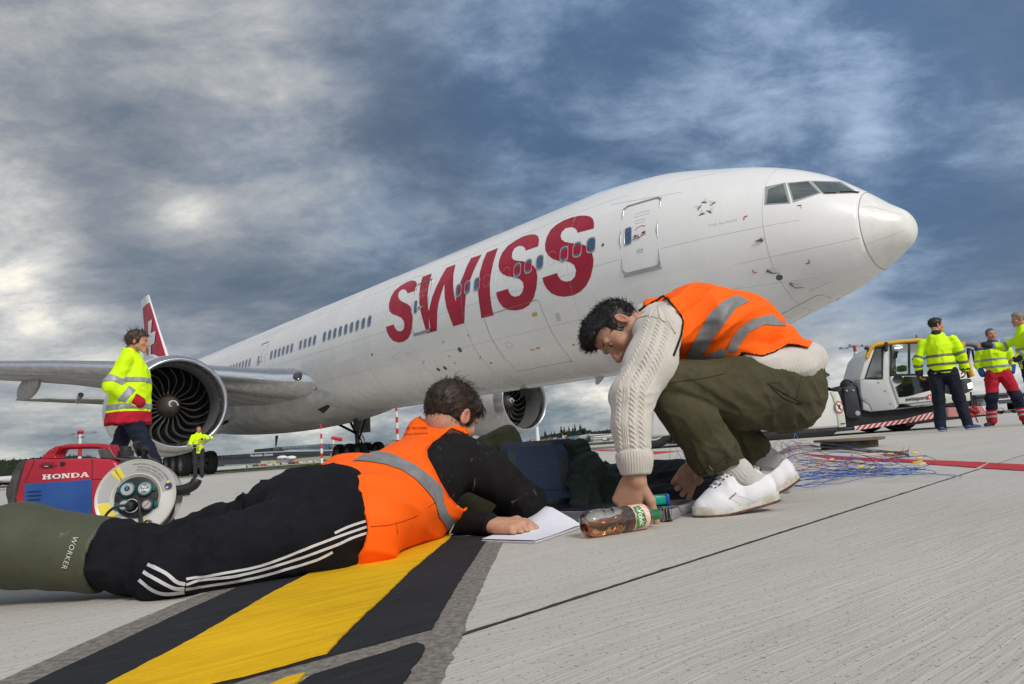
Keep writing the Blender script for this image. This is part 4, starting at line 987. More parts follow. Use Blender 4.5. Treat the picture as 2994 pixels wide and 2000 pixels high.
# -------- head
class Head:
 """head frame: origin midway between the ears, f forward, l to the person's left, u to the crown"""
 def __init__(s, org, f, u, scale=1.):
  s.o = np.array(org, float); s.f = nv(f); u = np.array(u, float); s.u = nv(u - s.f * (u @ s.f)); s.l = np.cross(s.u, s.f); s.s = scale
  s.R = np.stack([s.f, s.l, s.u])
 def w(s, f, l, u): return s.o + (s.f * f + s.l * l + s.u * u) * s.s
 def loc(s, P): return ((P - s.o) @ s.R.T) / s.s
 def skull(s, g, off=0., k=.02):
  S = s.s
  g.ell(s.w(-.010, 0, .044), ((.098 + off) * S, (.074 + off) * S, (.086 + off) * S), s.R, k)
  g.ell(s.w(.028, 0, .048), ((.062 + off) * S, (.066 + off) * S, (.070 + off) * S), s.R, k)
 def build(s, h=.0026, neck=(-.045, 0, -.165), neck_r=.056, ears=True, fine=True):
  S = s.s; lo, hi = lb([s.o], .19 * S); g = SDF(lo, hi, h); W_ = s.w; C = lambda a, b, ra, rb, k=.012, **kw: g.cone(W_(*a), W_(*b), ra * S, rb * S, k * S, **kw)
  s.skull(g)
  g.ell(W_(.045, 0, -.018), (.050 * S, .056 * S, .078 * S), s.R, .02)
  C((.010, .046, -.040), (.072, .012, -.094), .026, .018, .018); C((.010, -.046, -.040), (.072, -.012, -.094), .026, .018, .018)
  C((.074, .010, -.094), (.074, -.010, -.094), .019, .019, .012)
  C((-.028, 0, -.02), neck, neck_r, neck_r * 1.04, .025)
  C((.082, 0, .018), (.104, 0, -.014), .009, .010, .012); C((.104, 0, -.014), (.112, 0, -.032), .010, .0135, .008)
  for q in (-1, 1):
   C((.101, q * .012, -.036), (.095, q * .014, -.036), .009, .008, .006)
   C((.083, q * .042, .030), (.091, q * .012, .027), .009, .009, .012)
   g.ell(W_(.060, q * .044, -.020), (.020 * S, .018 * S, .018 * S), s.R, .022)
   g.ell(W_(.101, q * .031, .011), (.019 * S, .016 * S, .0105 * S), s.R, .008, 'sub')
   if fine: g.ell(W_(.106, q * .0075, -.045), (.006 * S, .0035 * S, .004 * S), s.R, .002, 'sub')
  g.ell(W_(.086, 0, -.062), (.014 * S, .025 * S, .016 * S), s.R, .012)
  if fine:
   g.ell(W_(.0965, 0, -.0575), (.0055 * S, .021 * S, .0045 * S), s.R, .003); g.ell(W_(.095, 0, -.068), (.0065 * S, .018 * S, .0055 * S), s.R, .003)
   C((.104, -.017, -.0625), (.104, .017, -.0625), .0022, .0022, .001, mode='sub')
  if ears:
   for q in (-1, 1):
    e = nv(s.R.T @ np.array([-.35, q * 1., .0])); Re = np.stack([nv(s.f - e * (s.f @ e)), e, nv(np.cross(nv(s.f - e * (s.f @ e)), e))])
    g.ell(W_(-.010, q * .080, .004), (.019 * S, .0085 * S, .031 * S), Re, .006)
    g.ell(W_(-.004, q * .090, .006), (.0125 * S, .0085 * S, .0215 * S), Re, .003, 'sub')
    g.ell(W_(-.002, q * .078, -.004), (.006 * S, .006 * S, .010 * S), Re, .004)
  return g
 def attrs(s, beard=.0, redness=.5):
  def red(P):
   L = s.loc(P); lips = np.exp(-(((L[:, 0] - .097) / .012) ** 2 + (L[:, 1] / .02) ** 2 + ((L[:, 2] + .063) / .009) ** 2))
   ear = np.exp(-(((np.abs(L[:, 1]) - .085) / .012) ** 2 + (L[:, 0] / .03) ** 2 + (L[:, 2] / .04) ** 2)); nose = np.exp(-(((L[:, 0] - .112) / .016) ** 2 + ((L[:, 2] + .03) / .02) ** 2))
   chk = np.exp(-(((L[:, 0] - .075) / .03) ** 2 + ((np.abs(L[:, 1]) - .045) / .02) ** 2 + ((L[:, 2] + .03) / .025) ** 2))
   return np.clip(lips + (ear * .8 + nose * .55 + chk * .5) * redness * 1.4, 0, 1)
  def brd(P):
   L = s.loc(P); m = np.clip((-.028 - L[:, 2]) / .02, 0, 1) * np.clip((L[:, 2] + .125) / .02, 0, 1) * np.clip((L[:, 0] + .005) / .02, 0, 1)
   side = np.clip((.035 - np.abs(L[:, 0] - .018)) / .02, 0, 1) * np.clip((.02 - L[:, 2]) / .02, 0, 1) * np.clip((L[:, 2] + .08) / .02, 0, 1)
   return np.clip(m + side * .6, 0, 1) * beard
  return {'red': red, 'beard': brd}
 def eyes(s, parent, mi=None, brow=M_BROW, rough_brow=1.):
  for q in (-1, 1):
   c = s.w(.0768, q * .031, .010); mb = MB(); mb.ball(c, .0112 * s.s, 12, 8); o = mb.obj('eye', M_EYEW, parent, 180)
   mb = MB(); d = nv(s.R.T @ np.array([1, q * .05, -.18])); mb.ball(c + d * .0056 * s.s, .0074 * s.s, 10, 6); mb.obj('iris', M_IRIS, o, 180)
   mb = MB(); P = [s.w(.090, q * .014, .028), s.w(.094, q * .024, .0325), s.w(.091, q * .036, .033), s.w(.083, q * .047, .027)]
   mb.tube(P, [.003 * s.s * rough_brow, .0042 * s.s * rough_brow, .0038 * s.s, .0018 * s.s], 6); mb.obj('eyebrow', brow, parent, 180)
 def hair(s, m, parent, h=.003, thick=.014, low=None, face=None, amp=.006, strands=250, slen=.03, dirs=None, seed=1, curl=.5, top=.0, filt=None, sr=.0012, clumps=None, lift=.4):
  S = s.s; lo, hi = lb([s.o + s.u * .04 * S], .17 * S); g = SDF(lo, hi, h); s.skull(g, thick)
  if top: g.ell(s.w(.045, 0, .105), (.06 * S, .06 * S, .035 * S + top), s.R, .03)
  if clumps:
   for a, b, ra, rb in clumps: g.cone(s.w(*a), s.w(*b), ra * S, rb * S, .015)
  fx, lv = low or ([-.12, -.045, -.022, .030, .042, .062, .12], [-.050, -.050, -.012, -.010, .045, .078, .085])
  X, Y, Z = g.grid((slice(None),) * 3); px, py, pz = X - s.o[0], Y - s.o[1], Z - s.o[2]
  F_ = (px * s.f[0] + py * s.f[1] + pz * s.f[2]) / S; U_ = (px * s.u[0] + py * s.u[1] + pz * s.u[2]) / S; L_ = (px * s.l[0] + py * s.l[1] + pz * s.l[2]) / S
  dl = (np.interp(F_, fx, lv) - U_) * S * .75
  g.d = -smin(-g.d, -dl.astype(np.float32), .006)
  for q in (-1, 1):
   de = np.sqrt(((F_ + .004) / .027) ** 2 + ((L_ - q * .088) / .035) ** 2 + ((U_ - .000) / .037) ** 2) - 1
   g.d = np.maximum(g.d, (-de * .026 * S).astype(np.float32))
  def disp(P, d):
   L = s.loc(P); Q = L * np.array([14., 14., 14.]); a = folds(L, (.6, 0, .8), 60, .25, seed, 1.5); b = vnoise(L, 42, seed + 9.)
   return -(a * .6 + b * .8 - .6) * amp
  g.displace(disp, .03)
  V, Q = g.nets(); V = relax(V, Q, 1, .3); parts = [(V, Q)]
  if strands:
   rs = np.random.RandomState(seed); L = s.loc(V); ok = np.nonzero(L[:, 2] > .0)[0] if filt is None else np.nonzero(filt(L))[0]
   if len(ok):
    pick = ok[rs.randint(0, len(ok), strands)]; mb = MB()
    for i in pick:
     p = V[i]; l_ = L[i]; n = nv(p - s.w(-.005, 0, .04)); ln = slen * (.5 + rs.rand()); dv = np.array([.6, 0, .15]) if dirs is None else np.array(dirs(l_))
     dv = s.R.T @ (dv + rs.randn(3) * .35); t = nv(n * lift + dv - n * min(0, n @ dv) ); pts_ = [p - n * .002]; cv = rs.randn(3) * curl
     for j in range(4):
      pts_.append(pts_[-1] + t * ln / 4); t = nv(t + cv * .55 + dv * .12)
     r0 = sr * (.7 + .8 * rs.rand()); mb.tube(pts_, [r0, r0, r0 * .8, r0 * .55, r0 * .2], 3, False)
    parts.append((np.array(mb.v), np.array([f for f in mb.f])))
  V, Q = join_np(parts); me = mesh_np('hair', V, Q); me.materials.append(m); return link('hair', me, parent)
# -------- hand: w wrist, d towards the knuckles, p palm normal (out of the palm), t towards the thumb side
def hand(g, w, d, p, side, curl, thumb=None, scale=1., spread=.12, k=.006, fc=None):
 """curl: per finger (index..little) list of 3 bend angles; side=+1 when the thumb lies to d x p"""
 w = np.array(w, float); d = nv(d); p = np.array(p, float); p = nv(p - d * (p @ d)); t = np.cross(d, p) * side; S = scale
 kn = [(.088, .030, .0098), (.092, .010, .0100), (.088, -.011, .0095), (.080, -.030, .0085)]
 for x, y, r in kn: g.cone(w + d * .012 * S + t * y * .55 * S, w + (d * x + t * y) * S, .016 * S, (r + .003) * S, .012 * S)
 g.ell(w + (d * .045 + p * .003) * S, (.045 * S, .036 * S, .014 * S), np.stack([d, t, p]), .012)
 L = [(.042, .025, .020), (.046, .029, .021), (.042, .027, .020), (.034, .021, .018)]
 for i, ((x, y, r), ls) in enumerate(zip(kn, L)):
  q = w + (d * x + t * y) * S; a = 0; dd = nv(d + t * (y / .03) * spread)
  for j in range(3):
   a += curl[i][j]; dr = dd * math.cos(a) + p * math.sin(a); e = q + dr * ls[j] * S
   g.cone(q, e, r * (1 - .06 * j) * S, r * (.94 - .06 * j) * S, .0035 * S); q = e
 th = thumb or ((.35, .8, .25), (.55, .6, .35), (.8, .35, .4))
 q = w + (d * .020 + t * .022 + p * .006) * S
 for v, l_, r in zip(th, (.045, .034, .028), (.0155, .0115, .0105)):
  dr = nv(d * v[0] + t * v[1] + p * v[2]); e = q + dr * l_ * S; g.cone(q, e, r * S, r * .88 * S, .006 * S); q = e
 return g
# -------- patches and print laid on any mesh along rays from the photograph's eye
def drape(name, outline, T, m, parent, off=.0015, step=6., MI=None, ths=None):
 vs, fs = fill2d(outline, step); out = []; last = None
 for x, y in vs:
  h = T.ray_cast(CAMP, ray(x, y).normalized())
  if h[0] is None: out.append(None); continue
  n = h[1] if h[1].dot(CAMP - h[0]) > 0 else -h[1]; out.append(h[0] + n * off)
 good = [i for i, q in enumerate(out) if q is not None]
 if not good: return None
 mp = {i: j for j, i in enumerate(good)}; mb = MB(); mb.add([(MI @ out[i]) if MI else out[i] for i in good], [tuple(mp[i] for i in f) for f in fs if all(i in mp for i in f)])
 V = np.array(mb.v)
 return mb.obj(name, m, parent, 60, fix=False)
def px_text(name, txt, x, y, size, ang, T, m, parent, off=.0015, shear=0., sx=1., sp=1., bold=0., MI=None, align='CENTER', sub=0):
 me = text_mesh(txt, 1., shear, sp, align, bold=bold); ca, sa = math.cos(ang), math.sin(ang)
 if sub:
  b = bmesh.new(); b.from_mesh(me); bmesh.ops.subdivide_edges(b, edges=b.edges, cuts=sub); bmesh.ops.triangulate(b, faces=b.faces); b.to_mesh(me); b.free()
 dead = []
 for v in me.vertices:
  u, w_ = v.co.x * size * sx, -v.co.y * size; px, py = x + u * ca - w_ * sa, y + u * sa + w_ * ca
  h = T.ray_cast(CAMP, ray(px, py).normalized())
  if h[0] is None: dead.append(v.index); continue
  n = h[1] if h[1].dot(CAMP - h[0]) > 0 else -h[1]; p = h[0] + n * off; v.co = (MI @ p) if MI else p
 if dead:
  b = bmesh.new(); b.from_mesh(me); b.verts.ensure_lookup_table(); bmesh.ops.delete(b, geom=[b.verts[i] for i in dead], context='VERTS'); b.to_mesh(me); b.free()
 return link(name, me, parent, m)
def wtree(*objs):
 V = []; F_ = []
 for o in objs:
  k = len(V); V += [v.co.copy() for v in o.data.vertices]; F_ += [tuple(i + k for i in p.vertices) for p in o.data.polygons]
 return BVHTree.FromPolygons(V, F_)
def to_px(P):
 P = np.asarray(P, float) - np.array([0, 0, CAMH]); z = P @ np.array(CF)
 return np.stack([(1497 + FPX * (P @ np.array(CR)) / z) / VS, (1000 - FPX * (P @ np.array(CU)) / z) / VS], 1)
def in_poly(p, poly):
 x, y = p[:, 0], p[:, 1]; c = np.zeros(len(p), bool); n = len(poly); j = n - 1
 for i in range(n):
  xi, yi = poly[i]; xj, yj = poly[j]
  if yi != yj:
   m = ((yi > y) != (yj > y)) & (x < (xj - xi) * (y - yi) / (yj - yi) + xi); c ^= m
  j = i
 return c
def trim(o, poly, cond=None):
 """cut a garment open along an outline; cond(P) limits the cut to one side of the body"""
 me = o.data; P = np.array([v.co[:] for v in me.vertices]); m = in_poly(to_px(P), poly)
 if cond is not None: m &= cond(P)
 b = bmesh.new(); b.from_mesh(me); b.verts.ensure_lookup_table(); bmesh.ops.delete(b, geom=[b.verts[i] for i in np.nonzero(m)[0]], context='VERTS'); b.to_mesh(me); b.free()
def poly_sd(p, poly):
 """signed distance to an outline, negative inside"""
 P = np.array(poly, float); best = np.full(len(p), 1e9)
 for i in range(len(P)):
  a_, b_ = P[i], P[(i + 1) % len(P)]; ba = b_ - a_; t = np.clip(((p - a_) @ ba) / max(ba @ ba, 1e-9), 0, 1); q = p - a_ - np.outer(t, ba); best = np.minimum(best, (q ** 2).sum(1))
 return np.sqrt(best) * np.where(in_poly(p, P), -1, 1)
def carve(g, poly, cond=None, band=.03):
 """cut a garment open along an outline"""
 X, Y, Z = g.grid((slice(None),) * 3); m = g.d < band; i = np.nonzero(m)
 P = np.stack([g.ax[j][i[j]] for j in range(3)], 1).astype(np.float64); sd = poly_sd(to_px(P), poly) * P[:, 1] / 1512.
 new = np.maximum(g.d[i], (-sd).astype(np.float32))
 if cond is not None: new = np.where(cond(P), new, g.d[i])
 g.d[i] = new; return g
# ================================================================== the crouching man
cm = thing('person', 'man in cream cable-knit sweater, orange vest and olive trousers crouching in white canvas shoes', 'person')
a = lambda x, y, d: np.array(A(x, y, d))
SKIN = skinmat('skin_tan', (.43, .235, .155)); BLKHAIR = hairmat('hair_black', (.010, .009, .009))
OLIVE = cloth('olive_twill', (.064, .056, .028), .85, 900, .35, .26, big=4.)
ORANGE = cloth('hi_vis_orange', (1.0, .125, .003), .7, 900, .3, .05, spec=.2)
M_TAPE = mat('reflective_tape', (.25, .25, .25), .55, .15, var=.25, vscale=25, bump=.5, bscale=300)
M_TRIM = cloth('black_trim', (.012, .011, .012), .8)
M_CREAM = cloth('cream_knit', (.56, .52, .46), .92, 520, .7, .08, sheen=.3)
# trousers ---------------------------------------------------------
hipN, hipF = a(1792, 902, 2.34), a(1786, 888, 2.56); kneeN, kneeF = a(1532, 884, 2.17), a(1560, 893, 2.46)
ankN, ankF = a(1672, 1092, 2.20), a(1750, 1064, 2.47)
pel = (hipN + hipF) / 2
g = SDF(*lb([hipN, hipF, kneeN, kneeF, ankN, a(1830, 830, 2.4)], .17), .0045)
g.cone(hipN, a(1690, 898, 2.25), .138, .118, .03); g.cone(a(1690, 898, 2.25), a(1542, 872, 2.165), .118, .068, .03)
g.cone(hipF, a(1690, 892, 2.5), .135, .112, .03); g.cone(a(1690, 892, 2.5), kneeF, .112, .072, .03)
g.cone(a(1806, 868, 2.40), a(1800, 868, 2.52), .118, .118, .04); g.cone(a(1770, 830, 2.38), a(1766, 830, 2.5), .10, .10, .04)
calfN = [(a(1536, 912, 2.185), .068), (a(1588, 972, 2.185), .078), (a(1632, 1036, 2.19), .078), (a(1662, 1096, 2.195), .068)]
calfF = [(kneeF, .072), (a(1650, 975, 2.46), .078), (a(1718, 1030, 2.46), .066), (a(1746, 1062, 2.465), .060)]
c = g.like(); c.chain(calfN, .02)
c.cut(a(1648, 1072, 2.19), a(1668, 1100, 2.19) - a(1626, 1010, 2.19), .003)
c2 = g.like(); c2.chain(calfF, .02); c2.cut(a(1736, 1044, 2.465), a(1760, 1066, 2.465) - a(1700, 1000, 2.465), .003)
g.d = smin(g.d, c.d, .006); g.d = smin(g.d, c2.d, .008)
thd = kneeN - hipN; shd = ankN - kneeN
def trf(P, d):
 t = np.clip((P - hipN) @ thd / (thd @ thd), 0, 1); s_ = np.clip((P - kneeN) @ shd / (shd @ shd), 0, 1.2)
 nearknee = np.exp(-(np.linalg.norm(P - kneeN, axis=1) / .13) ** 2); crotch = np.exp(-(np.linalg.norm(P - a(1640, 935, 2.2), axis=1) / .12) ** 2); hipf = np.exp(-(np.linalg.norm(P - a(1700, 830, 2.3), axis=1) / .11) ** 2)
 f1 = folds(P, thd + np.array([0, 0, .15]), 26, .22, 1., 2.2); f2 = folds(P, np.array([.9, 0, -.55]), 34, .2, 4., 2.); f3 = folds(P, shd, 30, .25, 7., 2.)
 low = vnoise(P, 9, 2.) - .5; seat = np.exp(-(np.linalg.norm(P - a(1850, 930, 2.3), axis=1) / .10) ** 2)
 f4 = folds(P, np.array([-.3, 0, 1.]), 22, .3, 12., 2.5)
 return -(f1 * .011 * (.45 + .8 * hipf) + f2 * .011 * (nearknee * .7 + crotch) + f3 * .012 * np.clip(s_, 0, 1) + low * .008 + f4 * .004 * seat) + .005
g.displace(trf, .035)
trousers = sobj('trousers', g, OLIVE, cm, 1)
TT = wtree(trousers)
def seam(name, pts, r, m, T, parent, off=.0, n=5, step=8):
 P = []
 for p_, q_ in zip(pts, pts[1:]):
  k = max(1, int((Vector(q_) - Vector(p_)).length / step))
  for j in range(k + 1):
   w = Vector(p_).lerp(Vector(q_), j / k); h = T.ray_cast(CAMP, ray(w.x, w.y).normalized())
   if h[0] is not None:
    nn_ = h[1] if h[1].dot(CAMP - h[0]) > 0 else -h[1]; P.append(h[0] + nn_ * off)
 if len(P) < 2: return None
 mb = MB(); mb.tube(P, r, n); return mb.obj(name, m, parent, 180)
M_OLD = cloth('olive_seam', (.030, .031, .016), .9)
C4 = lambda pts: [((1600 + x * .5102) / VS, (800 + y * .5102) / VS) for x, y in pts]
seam('side_seam', C4([(640, 640), (760, 618), (900, 600), (1020, 572)]), .0016, M_OLD, TT, trousers)
seam('pocket_welt', C4([(1260, 628), (1360, 690), (1465, 740), (1440, 748), (1350, 712), (1280, 650)]), .0028, M_OLD, TT, trousers)
seam('pocket_edge', C4([(1262, 632), (1330, 622), (1335, 640)]), .0014, M_OLD, TT, trousers)
seam('seat_seam', C4([(1455, 590), (1440, 660), (1425, 725)]), .0014, M_OLD, TT, trousers)
seam('hem_stitch', C4([(838, 1098), (905, 1120), (985, 1085), (1050, 1030), (1085, 985)][1:]), .0014, M_OLD, TT, trousers)
seam('hem_stitch', C4([(928, 1102), (950, 1132)]), .0016, mat('seam_thread', (.2, .2, .12), .8), TT, trousers)
seam('hem_edge', C4([(835, 1118), (868, 1152), (905, 1165), (955, 1140), (1020, 1090), (1068, 1048), (1096, 1010)]), .0036, OLIVE, TT, trousers, .001)
# belt
bl = [a(1855, 848, 2.31), a(1876, 853, 2.35), a(1889, 860, 2.42), a(1886, 862, 2.50)]
mb = MB(); mb.tube(bl, .021, 8, flat=.28); belt = mb.obj('belt', mat('belt_leather', (.015, .013, .013), .4), cm, 60)
mb = MB(); mb.cbox((0, 0, 0), (.030, .012, .046), Matrix.Translation(Vector(a(1868, 856, 2.325))) @ Matrix.Rotation(.3, 4, 'Z') @ Matrix.Rotation(.15, 4, 'Y')); mb.obj('belt_loop', OLIVE, belt, None, .002)
mb = MB(); mb.cbox((0, 0, 0), (.030, .014, .036), Matrix.Translation(Vector(a(1879, 856, 2.35))) @ Matrix.Rotation(.5, 4, 'Z')); mb.obj('belt_patch', mat('belt_patch_leather', (.022, .024, .03), .5), belt, None, .002)
# sweater torso and sleeves -----------------------------------------
shN = a(1503, 762, 2.19); elN = a(1450, 908, 2.10); wrN = a(1456, 1076, 2.06)
g = SDF(*lb([a(1880, 870, 2.45), a(1480, 700, 2.55), a(1480, 700, 2.12), a(1560, 660, 2.3)], .09), .0042)
yax = (0, 1, .0)
g.cone(a(1802, 850, 2.42), a(1750, 804, 2.42), .088, .100, .04, flat=(yax, 1.45)); g.cone(a(1750, 804, 2.42), a(1680, 768, 2.40), .100, .126, .04, flat=(yax, 1.35))
g.cone(a(1680, 765, 2.40), a(1590, 752, 2.38), .128, .132, .04, flat=(yax, 1.35)); g.cone(a(1590, 752, 2.38), a(1530, 752, 2.37), .132, .085, .04, flat=(yax, 1.7))
g.cone(a(1542, 750, 2.37), a(1492, 732, 2.36), .09, .068, .03)
g.cone(shN, a(1560, 735, 2.28), .075, .085, .04); g.cone(a(1520, 768, 2.56), a(1560, 745, 2.45), .075, .085, .04)
# rolled rib hem belling out over the belt
g.cone(a(1738, 834, 2.222), a(1826, 836, 2.262), .054, .056, .03); g.cone(a(1826, 836, 2.262), a(1850, 822, 2.36), .056, .062, .03); g.cone(a(1850, 822, 2.40), a(1845, 822, 2.52), .062, .062, .03)
g.cut(a(1796, 874, 2.25), a(1808, 930, 2.25) - a(1794, 850, 2.25) + np.array([0, .02, 0]), .004)
swt = g
def swf(P, d):
 f1 = folds(P, (1, 0, .35), 16, .35, 2., 2.); low = vnoise(P, 8, 6.) - .5
 return -(f1 * .005 + low * .010) + .003
# ribs round the hem
hemc = a(1795, 848, 2.42); hemax = nv(a(1812, 876, 2.42) - a(1788, 800, 2.42))
def ribs(P, d):
 q = P - hemc; al = q @ hemax; q = q - np.outer(al, hemax); b1 = nv(np.cross(hemax, (0, 1, 0))); an = np.arctan2(q @ b1, q[:, 1]); m = np.clip((al + .010) / .01, 0, 1)
 return swf(P, d) - m * (.5 + .5 * np.cos(an * 130)) * .0024
swt.displace(ribs, .02)
# vest is cut from the torso before the sleeve joins
vest = swt.like(); vest.d = swt.d.copy() - .0
vest.cone(a(1690, 760, 2.40), a(1590, 745, 2.38), .125, .13, .03, flat=(yax, 1.36))
vest.offset(.0075)
def armhole(g, c, r, ax, k=.004): g.cone(c - ax * .2, c + ax * .2, r, r, k, 'sub'); return g
vest.cut(a(1768, 850, 2.25), a(1786, 905, 2.25) - a(1762, 815, 2.25), .003)           # hem across the back
vest.cone(a(1494, 800, 2.05), a(1502, 780, 2.34), .090, .097, .004, 'sub')    # near armhole
vest.cone(a(1492, 800, 2.75), a(1500, 782, 2.42), .083, .092, .004, 'sub')
vest.cut(a(1474, 700, 2.3), a(1430, 690, 2.3) - a(1520, 720, 2.3), .004)      # neck opening
def vf(P, d):
 f1 = folds(P, a(1620, 840, 2.2) - a(1760, 720, 2.3), 17, .25, 21., 2.2); f2 = folds(P, (1, 0, -.2), 26, .25, 31., 2.); near = np.exp(-(np.linalg.norm(P - a(1650, 815, 2.2), axis=1) / .09) ** 2)
 return -(f1 * .013 + f2 * .010 * near + (vnoise(P, 7, 3.) - .5) * .012) + .006
vest.displace(vf, .03)
V, Q = swt.nets(); sweater_parts = [(V, Q)]
# near sleeve, with cables carved from the arm's own coordinates
arm = [(shN + np.array([.012, 0, .0]), .083), (a(1490, 832, 2.145), .079), (elN, .063), (a(1446, 980, 2.075), .056), (a(1453, 1046, 2.06), .047), (wrN, .042)]
s1 = SDF(*lb([p for p, r in arm], .105), .0026); s1.chain(arm, .04)
s1.cut(a(1457, 1086, 2.06), wrN - a(1453, 1040, 2.06), .003)
AP = np.array([p for p, r in arm]); AL = np.r_[0, np.cumsum(np.linalg.norm(np.diff(AP, axis=0), axis=1))]
def armco(P, AP, AL):
 best = np.full(len(P), 9.); al = np.zeros(len(P)); rel = np.zeros_like(P)
 for i in range(len(AP) - 1):
  ba = AP[i + 1] - AP[i]; t = np.clip((P - AP[i]) @ ba / (ba @ ba), 0, 1); q = P - AP[i] - np.outer(t, ba); dd = (q ** 2).sum(1); m = dd < best
  best[m] = dd[m]; al[m] = AL[i] + t[m] * np.linalg.norm(ba); rel[m] = q[m]
 return al, rel
def cable(x, al, w=.013, pitch=.030):
 """two strands crossing over each other in a column of half-width w: height 0..1"""
 ph = al / pitch * 2 * PI; h = 0
 for s_ in (0, PI):
  c = .5 * w * np.sin(ph + s_); lift = .62 + .38 * np.cos(ph + s_); h = np.maximum(h, np.exp(-((x - c) / (.36 * w)) ** 2) * lift)
 return h
def knit(P, d):
 al, q = armco(P, AP, AL); an = np.arctan2(q[:, 0], -q[:, 1]); r = np.sqrt((q ** 2).sum(1)); x = an * r       # arc distance from the camera side
 cuff = np.clip((al - (AL[-1] - .052)) / .006, 0, 1); h = np.zeros(len(P))
 for c0, w in ((-.008, .012), (.022, .012)): h += cable(x - c0, al + c0 * .3, w) * .0066
 for c0 in (-.030, -.037, -.024): h += np.exp(-((x - c0) / .0019) ** 2) * .0030
 h += cable(x + .052, al, .010) * .0045
 h += (np.exp(-((x + .064) / .0022) ** 2) + np.exp(-((x - .040) / .0020) ** 2)) * .0025
 pl = (np.abs(x - .064) < .024) * .5 * (1 + np.cos(x * 2 * PI / .0055)) * .0007; h += pl
 rib = (.5 + .5 * np.cos(x * 2 * PI / .0085)) * .0032
 low = folds(P, (.2, 0, 1), 12, .4, 3., 2.) * .006 + folds(P, (1, 0, .2), 30, .2, 8., 2.) * .004 * np.exp(-((al - AL[2]) / .07) ** 2)
 return -(h * (1 - cuff) + rib * cuff + low) + .004 + .004 * np.exp(-((al - AL[-1] + .055) / .006) ** 2)
s1.displace(knit, .016)
sv, sq = s1.nets(); sv = relax(sv, sq, 1, .2)
armF = [(a(1520, 768, 2.56), .078), (a(1545, 880, 2.62), .062), (a(1588, 1005, 2.50), .045), (a(1592, 1040, 2.46), .038)]
s2 = SDF(*lb([p for p, r in armF], .1), .006); s2.chain(armF, .03)
V2, Q2 = s2.nets()
Vs, Qs = join_np([(V, Q), (V2, Q2)]); Vs = relax(Vs, Qs, 1, .4)
me = mesh_np('sweater', Vs, Qs); me.materials.append(M_CREAM); sweater = link('sweater', me, cm)
me = mesh_np('sleeve', sv, sq); me.materials.append(M_CREAM); sleeve = link('sleeve', me, sweater)
carve(vest, C4([(1500, 425), (1440, 408), (1380, 402), (1300, 450), (1230, 472), (1120, 452), (1090, 480), (1068, 522), (1060, 700), (1700, 700), (1700, 300), (1560, 330)]))
carve(vest, C4([(528, 215), (600, 160), (665, 132), (690, 140), (730, 190), (765, 235), (775, 280), (765, 350), (745, 410), (722, 470), (700, 530), (300, 530), (300, 215)]), lambda P: P[:, 1] < 2.36)
vo = sobj('safety_vest', vest, ORANGE, cm, 1)
TV = wtree(vo)
drape('reflective_stripe', C4([(1088, 126), (1158, 160), (1080, 198), (1020, 275), (950, 375), (905, 450), (882, 492), (780, 515), (800, 465), (835, 400), (870, 330), (930, 235), (1000, 165)]), TV, M_TAPE, vo, .003)
drape('reflective_stripe', C4([(1285, 235), (1370, 300), (1240, 292), (1155, 335), (1105, 405), (1082, 455), (1026, 444), (1050, 378), (1100, 310), (1180, 258)]), TV, M_TAPE, vo, .003)
drape('reflective_stripe', C4([(1040, 440), (1005, 485), (955, 522), (885, 500), (930, 456), (1000, 428)]), TV, M_TAPE, vo, .003)
# black binding follows the vest's edges: hem and armhole
def rim_curve(name, sdf_obj, planes, r, m, parent): pass
seam('black_binding', C4([(1490, 425), (1440, 408), (1380, 402), (1300, 450), (1230, 472), (1120, 452), (1090, 480), (1068, 522)]), .0042, M_TRIM, wtree(vo, sweater), vo, .002, 6, 5)
seam('black_binding', C4([(528, 215), (600, 160), (665, 132), (690, 140), (730, 190), (765, 235), (775, 280), (765, 350), (745, 410), (722, 470)]), .0042, M_TRIM, wtree(vo, sweater, sleeve), vo, .002, 6, 5)
seam('shoulder_seam', C4([(500, 262), (570, 240), (640, 258), (700, 290), (735, 345)]), .0022, cloth('cream_seam', (.36, .33, .28), .9), wtree(sweater, sleeve), sweater, .0)
# head --------------------------------------------------------------
ear = a(1428, 731, 2.225)
fw = nv(np.array([-.50, -.24, -.83])); up = nv(np.array([-.84, .27, .47]))
H = Head((0, 0, 0), fw, up, .95); H.o = ear - H.l * .080 * H.s - H.f * (-.008) * H.s
neckb = a(1500, 745, 2.36)
hg = H.build(.0025, neck=tuple(H.loc(neckb[None])[0]), neck_r=.054)
hv, hq = hg.nets(); hv = relax(hv, hq, 1, .35)
# near hand reaching down past the bottle
w = a(1458, 1082, 2.06); gN = SDF(*lb([w, a(1518, 1182, 2.03), a(1425, 1165, 2.06)], .035), .0021)
gN.chain([(a(1454, 1050, 2.06), .029), (w, .0275), (a(1459, 1100, 2.06), .028)], .015)
hd = nv(a(1430, 1165, 2.09) - w); pn = nv(np.array([.35, .9, .05]));
hand(gN, a(1457, 1092, 2.06), hd, pn, -1 if np.cross(hd, pn)[0] < 0 else 1, [(.5, .7, .4), (.55, .75, .4), (.6, .8, .4), (.6, .8, .4)], ((.62, .78, .0), (.80, .62, -.05), (.86, .5, .05)), 1.12, .2)
